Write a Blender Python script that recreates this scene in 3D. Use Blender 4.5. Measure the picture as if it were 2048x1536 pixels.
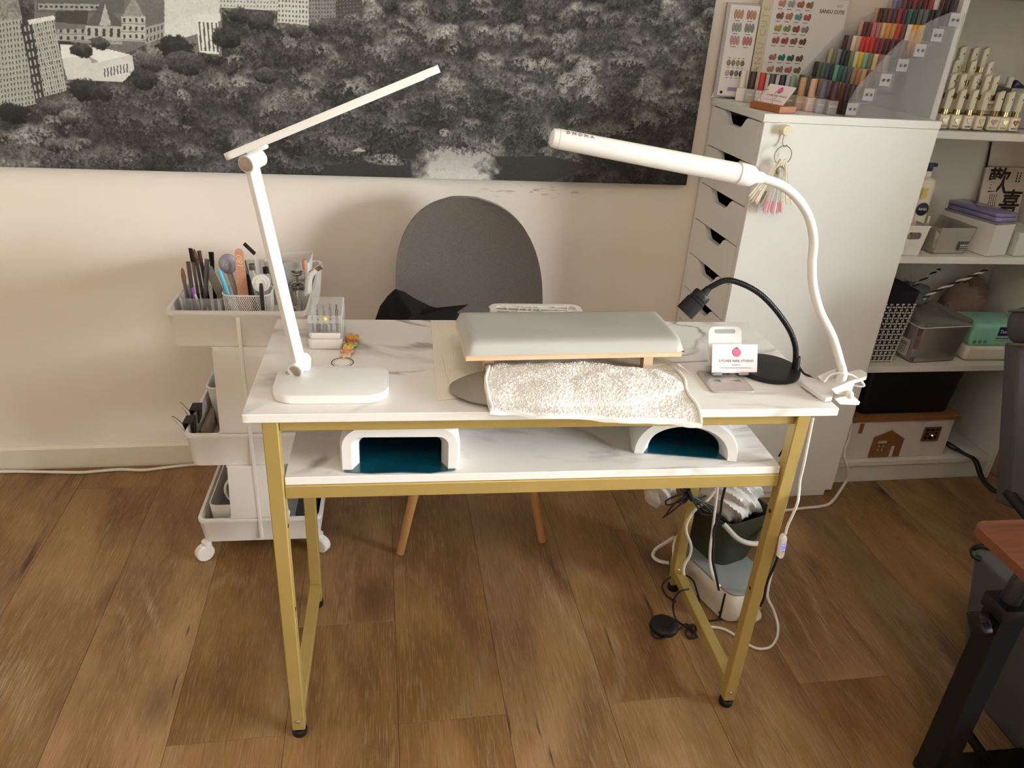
import bpy, bmesh, math, random
import numpy as np
from mathutils import Vector, Matrix, Euler

for o in list(bpy.data.objects):
    bpy.data.objects.remove(o, do_unlink=True)
S = bpy.context.scene
COL = S.collection
R = math.radians
PI = math.pi

# ------------------------------------------------------------------ camera
cam = bpy.data.cameras.new('camera')
cam.sensor_width = 36.0
cam.lens = 26.755
cam.clip_start = 0.02
cam_o = bpy.data.objects.new('camera', cam)
COL.objects.link(cam_o)
cam_o.matrix_world = Matrix(((0.989698, 0.005446, -0.143067, 0.250355),
                             (-0.130009, 0.452705, -0.882132, -1.087594),
                             (0.059963, 0.891644, 0.448749, 1.355179),
                             (0, 0, 0, 1)))
S.camera = cam_o

# ------------------------------------------------------------------ world, daylight, exposure
world = bpy.data.worlds.new('daylight')
S.world = world
world.use_nodes = True
wn, wl = world.node_tree.nodes, world.node_tree.links
wn.clear()
w_out = wn.new('ShaderNodeOutputWorld')
w_bg = wn.new('ShaderNodeBackground')
w_tc = wn.new('ShaderNodeTexCoord')
w_sep = wn.new('ShaderNodeSeparateXYZ')
w_ramp = wn.new('ShaderNodeValToRGB')
w_noise = wn.new('ShaderNodeTexNoise')
w_noise.inputs['Scale'].default_value = 14
w_noise.inputs['Detail'].default_value = 3
w_mad = wn.new('ShaderNodeMath'); w_mad.operation = 'MULTIPLY_ADD'
w_mad.inputs[1].default_value = 0.16
w_sub = wn.new('ShaderNodeMath'); w_sub.operation = 'ADD'
w_map = wn.new('ShaderNodeMapRange')
w_map.inputs['From Min'].default_value = -0.5
w_map.inputs['From Max'].default_value = 0.7
e = w_ramp.color_ramp.elements
e[0].position = 0.0; e[0].color = (0.78, 0.80, 0.80, 1)
e[1].position = 1.0; e[1].color = (0.86, 0.93, 1.0, 1)
for p_, c_ in ((0.36, (0.82, 0.86, 0.84, 1)), (0.44, (0.60, 0.68, 0.60, 1)), (0.50, (0.90, 0.95, 1.0, 1)), (0.66, (0.90, 0.95, 1.0, 1))):
    n_ = e.new(p_); n_.color = c_
wl.new(w_tc.outputs['Generated'], w_sep.inputs[0])
wl.new(w_tc.outputs['Generated'], w_noise.inputs['Vector'])
wl.new(w_noise.outputs['Fac'], w_mad.inputs[0])
w_mad.inputs[2].default_value = -0.08
wl.new(w_sep.outputs['Z'], w_sub.inputs[0])
wl.new(w_mad.outputs[0], w_sub.inputs[1])
wl.new(w_sub.outputs[0], w_map.inputs['Value'])
wl.new(w_map.outputs['Result'], w_ramp.inputs['Fac'])
wl.new(w_ramp.outputs['Color'], w_bg.inputs['Color'])
w_bg.inputs['Strength'].default_value = 68.0
wl.new(w_bg.outputs[0], w_out.inputs[0])

# glazed opening in the right-hand wall: its light portal
WIN_X, WIN_Y0, WIN_Y1, WIN_Z0, WIN_Z1 = 3.2, -2.2, -0.45, 0.72, 1.72
pl = bpy.data.lights.new('window_portal', 'AREA')
pl.shape = 'RECTANGLE'
pl.size = WIN_Z1 - WIN_Z0
pl.size_y = WIN_Y1 - WIN_Y0
pl.energy = 1.0
pl.cycles.is_portal = True
pl_o = bpy.data.objects.new('window_portal', pl)
COL.objects.link(pl_o)
pl_o.location = (WIN_X + 0.02, (WIN_Y0 + WIN_Y1) / 2, (WIN_Z0 + WIN_Z1) / 2)
pl_o.rotation_euler = (0, R(90), 0)

# warm fill light added above the frame; its dome fixture is made up too
cl = bpy.data.lights.new('warm_fill_light', 'AREA')
cl.shape = 'DISK'; cl.size = 0.5; cl.energy = 9.0; cl.color = (1.0, 0.80, 0.64)
cl_o = bpy.data.objects.new('warm_fill_light', cl)
COL.objects.link(cl_o)
cl_o.location = (0.5, -1.3, 2.33)

S.view_settings.view_transform = 'Standard'
S.view_settings.look = 'None'
S.view_settings.gamma = 1.0
S.view_settings.use_curve_mapping = False
S.view_settings.exposure = 0.0
S.cycles.use_denoising = True
S.cycles.use_adaptive_sampling = True
S.cycles.adaptive_threshold = 0.1
S.cycles.adaptive_min_samples = 20
S.cycles.max_bounces = 6
S.cycles.transparent_max_bounces = 24
S.cycles.caustics_reflective = False
S.cycles.caustics_refractive = False
S.cycles.sample_clamp_indirect = 6.0

# ------------------------------------------------------------------ frames of reference
# desk frame = world.  The wall (and floor boards, cabinet, bookcase) is turned by 1.6 degrees.
A_W, Y_W = 0.0285, 1.062
WF = Matrix.Translation((0, Y_W, 0)) @ Matrix.Rotation(A_W, 4, 'Z')
ID = Matrix.Identity(4)

# ------------------------------------------------------------------ materials
MATS = {}
def srgb(h):
    if isinstance(h, str):
        h = h.lstrip('#'); h = tuple(int(h[i:i+2], 16) / 255 for i in (0, 2, 4))
    return tuple(c / 12.92 if c <= 0.04045 else ((c + 0.055) / 1.055) ** 2.4 for c in h)
def nodes_of(name):
    m = bpy.data.materials.new(name); m.use_nodes = True
    n, l = m.node_tree.nodes, m.node_tree.links
    return m, n, l, n['Principled BSDF']
def mat(name, col, rough=0.5, metal=0.0, var=0.04, scale=30.0, bump=0.0, bscale=200.0, trans=0.0, ior=1.45,
        coat=0.0, sheen=0.0, spec=0.5, alpha=1.0, emit=None, estr=0.0, stretch=None, sub=0.0):
    """principled material with a little procedural colour variation and relief"""
    if name in MATS: return MATS[name]
    m, n, l, b = nodes_of(name)
    c = srgb(col)
    tc = n.new('ShaderNodeTexCoord'); src = tc.outputs['Object']
    if stretch:
        mp = n.new('ShaderNodeMapping'); mp.inputs['Scale'].default_value = stretch
        l.new(src, mp.inputs['Vector']); src = mp.outputs[0]
    if var > 0:
        no = n.new('ShaderNodeTexNoise'); no.inputs['Scale'].default_value = scale; no.inputs['Detail'].default_value = 4
        l.new(src, no.inputs['Vector'])
        mx = n.new('ShaderNodeMix'); mx.data_type = 'RGBA'
        mx.inputs['A'].default_value = (*[max(0, x * (1 - var * 2)) for x in c], 1)
        mx.inputs['B'].default_value = (*[min(1, x * (1 + var * 1.2)) for x in c], 1)
        l.new(no.outputs['Fac'], mx.inputs['Factor']); l.new(mx.outputs['Result'], b.inputs['Base Color'])
    else:
        b.inputs['Base Color'].default_value = (*c, 1)
    if bump > 0:
        nb = n.new('ShaderNodeTexNoise'); nb.inputs['Scale'].default_value = bscale; nb.inputs['Detail'].default_value = 2
        l.new(src, nb.inputs['Vector'])
        bp = n.new('ShaderNodeBump'); bp.inputs['Strength'].default_value = bump; bp.inputs['Distance'].default_value = 0.002
        l.new(nb.outputs['Fac'], bp.inputs['Height']); l.new(bp.outputs[0], b.inputs['Normal'])
    b.inputs['Roughness'].default_value = rough
    b.inputs['Metallic'].default_value = metal
    b.inputs['IOR'].default_value = ior
    b.inputs['Specular IOR Level'].default_value = spec
    b.inputs['Transmission Weight'].default_value = trans
    b.inputs['Coat Weight'].default_value = coat
    b.inputs['Sheen Weight'].default_value = sheen
    b.inputs['Alpha'].default_value = alpha
    if sub: b.inputs['Subsurface Weight'].default_value = sub; b.inputs['Subsurface Radius'].default_value = (0.004, 0.004, 0.004)
    if emit:
        b.inputs['Emission Color'].default_value = (*srgb(emit), 1); b.inputs['Emission Strength'].default_value = estr
    MATS[name] = m
    return m
def clear_mat(name, tint, rough=0.05, opacity=0.12, haze=0.0, spec=0.5):
    """thin clear plastic: mostly see-through sheet with a glossy surface and a little haze"""
    if name in MATS: return MATS[name]
    m, n, l, b = nodes_of(name)
    no = n.new('ShaderNodeTexNoise'); no.inputs['Scale'].default_value = 9; no.inputs['Detail'].default_value = 3
    tc = n.new('ShaderNodeTexCoord'); l.new(tc.outputs['Object'], no.inputs['Vector'])
    mr = n.new('ShaderNodeMapRange'); mr.inputs['To Min'].default_value = max(0, rough - 0.02); mr.inputs['To Max'].default_value = rough + 0.04
    l.new(no.outputs['Fac'], mr.inputs['Value']); l.new(mr.outputs[0], b.inputs['Roughness'])
    b.inputs['Base Color'].default_value = (*srgb(tint), 1)
    b.inputs['Specular IOR Level'].default_value = spec
    tr = n.new('ShaderNodeBsdfTransparent'); tr.inputs[0].default_value = (*[0.75 + 0.25 * x for x in srgb(tint)], 1)
    fr = n.new('ShaderNodeFresnel'); fr.inputs['IOR'].default_value = 1.5
    ad = n.new('ShaderNodeMath'); ad.operation = 'ADD'; ad.use_clamp = True; ad.inputs[1].default_value = opacity
    l.new(fr.outputs[0], ad.inputs[0])
    mx = n.new('ShaderNodeMixShader'); l.new(ad.outputs[0], mx.inputs[0])
    l.new(tr.outputs[0], mx.inputs[1]); l.new(b.outputs[0], mx.inputs[2])
    l.new(mx.outputs[0], n['Material Output'].inputs['Surface'])
    MATS[name] = m
    return m

# ------------------------------------------------------------------ objects
def thing(name, label=None, cat=None, loc=(0, 0, 0), rotz=0.0, group=None, kind=None):
    o = bpy.data.objects.new(name, None); COL.objects.link(o)
    o.empty_display_size = 0.02
    o.location = loc; o.rotation_euler = (0, 0, rotz)
    return tag(o, label, cat, group, kind)
def tag(o, label=None, cat=None, group=None, kind=None):
    if label: o['label'] = label
    if cat: o['category'] = cat
    if group: o['group'] = group
    if kind: o['kind'] = kind
    return o
def mw_of(o):
    m = Matrix.LocRotScale(o.location, o.rotation_euler, o.scale)
    if o.parent: m = mw_of(o.parent) @ o.matrix_parent_inverse @ m
    return m
def obj(name, bm, m, parent=None, mw=None, local=False, smooth=35, label=None, link=True):
    """bmesh -> ONE mesh object. Mesh coordinates are world (or the frame mw); local=True: the parent's frame"""
    me = bm if isinstance(bm, bpy.types.Mesh) else bpy.data.meshes.new(name)
    if me is not bm:
        bmesh.ops.recalc_face_normals(bm, faces=bm.faces)
        bm.to_mesh(me); bm.free()
        if smooth:
            me.polygons.foreach_set('use_smooth', [True] * len(me.polygons))
            me.set_sharp_from_angle(angle=R(smooth))
        for x in (m if isinstance(m, (list, tuple)) else [m]): me.materials.append(x)
    o = bpy.data.objects.new(name, me); COL.objects.link(o)
    if mw is not None:
        o.location = mw.to_translation(); o.rotation_euler = mw.to_euler()
    if parent:
        o.parent = parent
        if not local: o.matrix_parent_inverse = mw_of(parent).inverted()
    if label: o['label'] = label
    return o
def copy_tree(o, parent=None):
    c = o.copy(); COL.objects.link(c)
    if parent: c.parent = parent
    for ch in list(o.children): copy_tree(ch, c)
    return c

# ------------------------------------------------------------------ shapes
def BM(): return bmesh.new()
def xform(vs, M):
    for v in vs: v.co = M @ v.co
def box(bm, c0, c1, bev=0.0, seg=2, M=None, mi=0):
    """axis-aligned box from corner c0 to c1, optionally bevelled"""
    n0 = set(bm.verts)
    r = bmesh.ops.create_cube(bm, size=1.0)
    vs = r['verts']
    lo = [min(a, b) for a, b in zip(c0, c1)]; hi = [max(a, b) for a, b in zip(c0, c1)]
    for v in vs: v.co = Vector([lo[i] + (v.co[i] + 0.5) * (hi[i] - lo[i]) for i in range(3)])
    if bev > 0:
        es = list({e_ for v in vs for e_ in v.link_edges})
        bmesh.ops.bevel(bm, geom=es, offset=min(bev, 0.49 * min(h - l_ for h, l_ in zip(hi, lo))), segments=seg, profile=0.5, affect='EDGES')
        vs = [v for v in bm.verts if v not in n0]
    if M is not None: xform(vs, M)
    if mi:
        for f in {f for v in vs for f in v.link_faces}: f.material_index = mi
    return vs
def rrect(w, h, r, n=5):
    """rounded rectangle outline centred on 0"""
    pts = []
    for cx, cy, a0 in ((w/2-r, h/2-r, 0), (-w/2+r, h/2-r, 90), (-w/2+r, -h/2+r, 180), (w/2-r, -h/2+r, 270)):
        for i in range(n + 1):
            a = R(a0 + 90 * i / n); pts.append((cx + r * math.cos(a), cy + r * math.sin(a)))
    return pts
def prism(bm, pts, z0, z1, M=None, bev=0.0, top=None, mi=0, seg=2):
    """polygon outline extruded from z0 to z1 (top: other outline for the upper face)"""
    n0 = set(bm.verts)
    top = top or pts
    a = [bm.verts.new((x, y, z0)) for x, y in pts]; b = [bm.verts.new((x, y, z1)) for x, y in top]
    n = len(pts); fs = []
    fs.append(bm.faces.new(a[::-1])); fs.append(bm.faces.new(b))
    for i in range(n): fs.append(bm.faces.new((a[i], a[(i+1) % n], b[(i+1) % n], b[i])))
    if bev > 0:
        es = [e_ for f in fs[:2] for e_ in f.edges]
        bmesh.ops.bevel(bm, geom=es, offset=bev, segments=seg, profile=0.5, affect='EDGES')
    vs = [v for v in bm.verts if v not in n0]
    if M is not None: xform(vs, M)
    if mi:
        for f in {f for v in vs for f in v.link_faces}: f.material_index = mi
    return vs
def holed(bm, outer, holes, z0, z1, M=None):
    """plate with holes: outline minus hole outlines, extruded"""
    n0 = set(bm.verts)
    es = []
    for loop in [outer] + holes:
        vs = [bm.verts.new((x, y, z0)) for x, y in loop]
        es += [bm.edges.new((vs[i], vs[(i+1) % len(vs)])) for i in range(len(vs))]
    fs = [f for f in bmesh.ops.triangle_fill(bm, edges=es, use_beauty=True)['geom'] if isinstance(f, bmesh.types.BMFace)]
    g = bmesh.ops.extrude_face_region(bm, geom=fs)['geom']
    for v in g:
        if isinstance(v, bmesh.types.BMVert): v.co.z = z1
    vs = [v for v in bm.verts if v not in n0]
    if M is not None: xform(vs, M)
    return vs
def lathe(bm, prof, seg=24, M=None, cap=True, mi=0, sx=1.0, sy=1.0):
    """profile [(r,z)...] turned about z"""
    rings = []
    for r, z in prof:
        if r < 1e-6: rings.append([bm.verts.new((0, 0, z))])
        else: rings.append([bm.verts.new((r * math.cos(2*PI*i/seg) * sx, r * math.sin(2*PI*i/seg) * sy, z)) for i in range(seg)])
    fs = []
    for a, b in zip(rings, rings[1:]):
        for i in range(seg):
            j = (i + 1) % seg
            q = [a[i % len(a)], a[j % len(a)], b[j % len(b)], b[i % len(b)]]
            q = list(dict.fromkeys(q))
            if len(q) > 2: fs.append(bm.faces.new(q))
    if cap:
        for rg in (rings[0], rings[-1]):
            if len(rg) > 2:
                try: fs.append(bm.faces.new(rg))
                except ValueError: pass
    vs = [v for rg in rings for v in rg]
    if M is not None: xform(vs, M)
    if mi:
        for f in fs: f.material_index = mi
    return vs
def align(p0, p1):
    """matrix taking the z axis to p0->p1, origin at p0"""
    p0, p1 = Vector(p0), Vector(p1)
    return Matrix.Translation(p0) @ (p1 - p0).to_track_quat('Z', 'Y').to_matrix().to_4x4()
def cyl(bm, p0, p1, r0, r1=None, seg=16, mi=0):
    r1 = r0 if r1 is None else r1
    L_ = (Vector(p1) - Vector(p0)).length
    return lathe(bm, [(r0, 0), (r1, L_)], seg, align(p0, p1), mi=mi)
def smooth_path(pts, n=8):
    """Catmull-Rom through the points"""
    P = [Vector(p) for p in pts]
    P = [P[0] * 2 - P[1]] + P + [P[-1] * 2 - P[-2]]
    out = []
    for i in range(1, len(P) - 2):
        for k in range(n):
            t = k / n
            a, b, c, d = P[i-1], P[i], P[i+1], P[i+2]
            out.append(0.5 * ((2*b) + (c - a) * t + (2*a - 5*b + 4*c - d) * t*t + (3*b - a - 3*c + d) * t**3))
    out.append(P[-2])
    return out
def tube(bm, pts, r, seg=8, sm=6, M=None, closed=False, prof=None, mi=0):
    """tube (or swept profile) along a smoothed path; r may be a list per path point"""
    P = smooth_path(pts, sm) if sm else [Vector(p) for p in pts]
    n = len(P)
    if closed: P = P[:-1] if (P[0] - P[-1]).length < 1e-6 else P; n = len(P)
    up = None; rings = []
    for i in range(n):
        t = (P[(i+1) % n] - P[i-1]) if closed else (P[min(i+1, n-1)] - P[max(i-1, 0)])
        if t.length < 1e-9: t = Vector((0, 0, 1))
        t.normalize()
        if up is None:
            up = Vector((0, 0, 1)) if abs(t.z) < 0.9 else Vector((0, 1, 0))
        s = t.cross(up)
        if s.length < 1e-6: s = t.orthogonal()
        s.normalize(); u = s.cross(t).normalized(); up = u
        rr = r if not isinstance(r, (list, tuple)) else (r[0] + (r[1] - r[0]) * i / (n - 1))
        if prof: rings.append([bm.verts.new(P[i] + s * a + u * b) for a, b in prof])
        else: rings.append([bm.verts.new(P[i] + (s * math.cos(2*PI*k/seg) + u * math.sin(2*PI*k/seg)) * rr) for k in range(seg)])
    m_ = len(rings[0]); fs = []
    for i in range(n if closed else n - 1):
        a, b = rings[i], rings[(i+1) % n]
        for k in range(m_): fs.append(bm.faces.new((a[k], a[(k+1) % m_], b[(k+1) % m_], b[k])))
    if not closed:
        fs.append(bm.faces.new(rings[0][::-1])); fs.append(bm.faces.new(rings[-1]))
    vs = [v for rg in rings for v in rg]
    if M is not None: xform(vs, M)
    if mi:
        for f in fs: f.material_index = mi
    return vs
def ball(bm, c, r, seg=16, rings=10, sc=(1, 1, 1), M=None, mi=0):
    g = bmesh.ops.create_uvsphere(bm, u_segments=seg, v_segments=rings, radius=r)['verts']
    for v in g: v.co = Vector((v.co.x * sc[0], v.co.y * sc[1], v.co.z * sc[2])) + Vector(c)
    if M is not None: xform(g, M)
    if mi:
        for f in {f for v in g for f in v.link_faces}: f.material_index = mi
    return g
def grid(bm, nx, ny, fn):
    """surface: fn(u,v) -> point for u,v in 0..1"""
    V = [[bm.verts.new(fn(i / nx, j / ny)) for i in range(nx + 1)] for j in range(ny + 1)]
    for j in range(ny):
        for i in range(nx): bm.faces.new((V[j][i], V[j][i+1], V[j+1][i+1], V[j+1][i]))
    return V
def thicken(bm, t):
    bmesh.ops.recalc_face_normals(bm, faces=bm.faces)
    bmesh.ops.solidify(bm, geom=list(bm.faces), thickness=t)
FONT_CACHE = {}
def text_mesh(s, size, depth=0.0, bold=0.0, spacing=1.0, shear=0.0, align_='CENTER', sx=1.0):
    cu = bpy.data.curves.new('lettering', 'FONT')
    cu.body = s; cu.size = size; cu.extrude = depth; cu.offset = bold; cu.space_character = spacing; cu.shear = shear
    cu.align_x = align_; cu.align_y = 'CENTER'; cu.resolution_u = 2
    o = bpy.data.objects.new('lettering_tmp', cu); COL.objects.link(o)
    o.scale = (sx, 1, 1)
    bpy.context.view_layer.update()
    me = bpy.data.meshes.new_from_object(o.evaluated_get(bpy.context.evaluated_depsgraph_get()))
    bpy.data.objects.remove(o, do_unlink=True); bpy.data.curves.remove(cu)
    if sx != 1.0: me.transform(Matrix.Diagonal((sx, 1, 1, 1)))
    return me
def lettering(s, size, m, M, parent, mw=None, name='lettering', label=None, **k):
    """flat lettering, its plane given by the matrix M (x along the line, y up)"""
    me = text_mesh(s, size, **k)
    me.transform(M); me.name = name
    me.materials.clear(); me.materials.append(m)
    return obj(name, me, m, parent, mw, label=label)
def fine_print(M_, w, h, n, m, parent, mw=None, seed=1, name='fine_print'):
    """a line of print too small to read: n short dashes over the width w"""
    rr = random.Random(seed); b_ = BM(); x = -w / 2; step = w / n
    for i in range(n):
        l_ = step * rr.uniform(0.55, 0.85)
        box(b_, (x, -h / 2 * rr.uniform(0.7, 1), 0), (x + l_, h / 2 * rr.uniform(0.7, 1), 0.0002), M=M_); x += step
    return obj(name, b_, m, parent, mw)
def plane_M(o, x, y):
    """matrix with origin o, x and y axes given"""
    x = Vector(x).normalized(); y = Vector(y); y = (y - x * y.dot(x)).normalized(); z = x.cross(y)
    return Matrix(((x.x, y.x, z.x, o[0]), (x.y, y.y, z.y, o[1]), (x.z, y.z, z.z, o[2]), (0, 0, 0, 1)))

# ================================================================== the room
def wall_material():
    m, n, l, b = nodes_of('wall_paint')
    tc = n.new('ShaderNodeTexCoord')
    no = n.new('ShaderNodeTexNoise'); no.inputs['Scale'].default_value = 2.2; no.inputs['Detail'].default_value = 5
    l.new(tc.outputs['Object'], no.inputs['Vector'])
    rp = n.new('ShaderNodeValToRGB')
    rp.color_ramp.elements[0].position = 0.3; rp.color_ramp.elements[0].color = (*srgb('#E8DBCF'), 1)
    rp.color_ramp.elements[1].position = 0.7; rp.color_ramp.elements[1].color = (*srgb('#EEE3D8'), 1)
    l.new(no.outputs['Fac'], rp.inputs[0])
    # faint scuffs left by chair backs: thin broken horizontal dashes
    mp = n.new('ShaderNodeMapping'); mp.inputs['Scale'].default_value = (26, 26, 120)
    l.new(tc.outputs['Object'], mp.inputs['Vector'])
    n2 = n.new('ShaderNodeTexNoise'); n2.inputs['Scale'].default_value = 1.0; n2.inputs['Detail'].default_value = 6
    l.new(mp.outputs[0], n2.inputs['Vector'])
    sp = n.new('ShaderNodeSeparateXYZ'); l.new(tc.outputs['Object'], sp.inputs[0])
    def band(sock, c, h):
        a = n.new('ShaderNodeMath'); a.operation = 'SUBTRACT'; a.inputs[1].default_value = c; l.new(sock, a.inputs[0])
        bb = n.new('ShaderNodeMath'); bb.operation = 'ABSOLUTE'; l.new(a.outputs[0], bb.inputs[0])
        mr = n.new('ShaderNodeMapRange'); mr.inputs['From Min'].default_value = 0; mr.inputs['From Max'].default_value = h
        mr.inputs['To Min'].default_value = 1; mr.inputs['To Max'].default_value = 0; l.new(bb.outputs[0], mr.inputs['Value'])
        return mr.outputs[0]
    zb = band(sp.outputs['Z'], 0.872, 0.022); xb = band(sp.outputs['X'], 0.63, 0.22)
    ml = n.new('ShaderNodeMath'); ml.operation = 'MULTIPLY'; l.new(zb, ml.inputs[0]); l.new(xb, ml.inputs[1])
    th = n.new('ShaderNodeMapRange'); th.inputs['From Min'].default_value = 0.56; th.inputs['From Max'].default_value = 0.64
    l.new(n2.outputs['Fac'], th.inputs['Value'])
    m2 = n.new('ShaderNodeMath'); m2.operation = 'MULTIPLY'; l.new(ml.outputs[0], m2.inputs[0]); l.new(th.outputs[0], m2.inputs[1])
    mx = n.new('ShaderNodeMix'); mx.data_type = 'RGBA'; mx.inputs['B'].default_value = (*srgb('#8F8578'), 1)
    l.new(rp.outputs[0], mx.inputs['A']); l.new(m2.outputs[0], mx.inputs['Factor'])
    l.new(mx.outputs['Result'], b.inputs['Base Color'])
    nb = n.new('ShaderNodeTexNoise'); nb.inputs['Scale'].default_value = 260; l.new(tc.outputs['Object'], nb.inputs['Vector'])
    bp = n.new('ShaderNodeBump'); bp.inputs['Strength'].default_value = 0.08; bp.inputs['Distance'].default_value = 0.001
    l.new(nb.outputs['Fac'], bp.inputs['Height']); l.new(bp.outputs[0], b.inputs['Normal'])
    b.inputs['Roughness'].default_value = 0.75
    return m
M_WALL = wall_material()
M_TRIM = mat('trim_paint', '#E4D8C8', 0.5, var=0.03)
M_CEIL = mat('ceiling_paint', '#F2EEE6', 0.8, var=0.02)
XL, XR, YB, HC = -1.75, WIN_X, -3.3, 2.42
def struct(name, bm, m, parent=None, mw=None, **k):
    o = obj(name, bm, m, parent, mw, **k)
    if parent is None: o['kind'] = 'structure'
    return o
bm = BM(); box(bm, (XL - 0.3, 0, 0), (XR + 0.3, 0.1, HC)); struct('wall_back', bm, M_WALL, mw=WF)
bm = BM(); box(bm, (XL - 0.1, YB - 0.1, 0), (XL, 1.08, HC)); struct('wall_left', bm, M_WALL)
bm = BM(); box(bm, (XL - 0.1, YB - 0.1, 0), (XR + 0.1, YB, HC)); struct('wall_front', bm, M_WALL)
bm = BM()
box(bm, (XR, YB, 0), (XR + 0.1, WIN_Y0, HC)); box(bm, (XR, WIN_Y1, 0), (XR + 0.1, 1.2, HC))
box(bm, (XR, WIN_Y0, 0), (XR + 0.1, WIN_Y1, WIN_Z0)); box(bm, (XR, WIN_Y0, WIN_Z1), (XR + 0.1, WIN_Y1, HC))
struct('wall_right', bm, M_WALL)
bm = BM(); box(bm, (XL - 0.1, YB - 0.1, HC), (XR + 0.1, 1.25, HC + 0.05)); struct('ceiling', bm, M_CEIL)
clp = thing('added_fill_fixture', 'unseen round frosted dome added to go with the warm fill light', 'ceiling lamp', (0.5, -1.3, HC))  # out-of-view fixture added to go with the fill light
bm = BM(); lathe(bm, [(0.10, 2.385), (0.10, HC - 0.001), (0, HC - 0.001)], 32, Matrix.Translation((0.5, -1.3, 0))); obj('fill_fixture_rose', bm, mat('fill_fixture_rose', '#E8E4DC', 0.5), clp)
bm = BM(); lathe(bm, [(0, 2.338), (0.10, 2.342), (0.19, 2.356), (0.235, 2.375), (0.24, 2.384), (0.10, 2.3845)], 40, Matrix.Translation((0.5, -1.3, 0))); obj('fill_fixture_dome', bm, mat('fill_fixture_dome', '#F4F0E8', 0.6), clp)
# baseboard behind the trolley, up to the drawer cabinet
bm = BM(); prism(bm, [(-0.015, 0), (0, 0), (0, 0.075), (-0.006, 0.075), (-0.015, 0.068)], 0, 2.84,
                 M=Matrix(((0, 0, 1, -1.74), (1, 0, 0, 0), (0, 1, 0, 0), (0, 0, 0, 1))))
struct('baseboard_back', bm, M_TRIM, mw=WF)
# window in the right wall: frame, mullions, panes
M_WFR = mat('window_frame_paint', '#5B554E', 0.5)
M_PANE = clear_mat('window_glass', '#F4F8F6', 0.02, 0.0)
win = thing('window_1', loc=(XR + 0.05, (WIN_Y0 + WIN_Y1) / 2, WIN_Z0), kind='structure')
bm = BM()
for a, b in (((XR, WIN_Y0, WIN_Z0), (XR + 0.07, WIN_Y0 + 0.05, WIN_Z1)), ((XR, WIN_Y1 - 0.05, WIN_Z0), (XR + 0.07, WIN_Y1, WIN_Z1)),
             ((XR, WIN_Y0, WIN_Z0), (XR + 0.07, WIN_Y1, WIN_Z0 + 0.05)), ((XR, WIN_Y0, WIN_Z1 - 0.05), (XR + 0.07, WIN_Y1, WIN_Z1))):
    box(bm, a, b, 0.004)
obj('window_frame', bm, M_WFR, win)
ys = [WIN_Y0 + 0.05 + (WIN_Y1 - WIN_Y0 - 0.1) * k / 3 for k in range(4)]
for k in range(3):
    if k:
        bm = BM(); box(bm, (XR, ys[k] - 0.03, WIN_Z0 + 0.05), (XR + 0.06, ys[k] + 0.03, WIN_Z1 - 0.05), 0.004); obj('mullion', bm, M_WFR, win)
    bm = BM(); box(bm, (XR + 0.03, ys[k], WIN_Z0 + 0.05), (XR + 0.034, ys[k+1], WIN_Z1 - 0.05)); obj('pane', bm, M_PANE, win)

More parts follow.
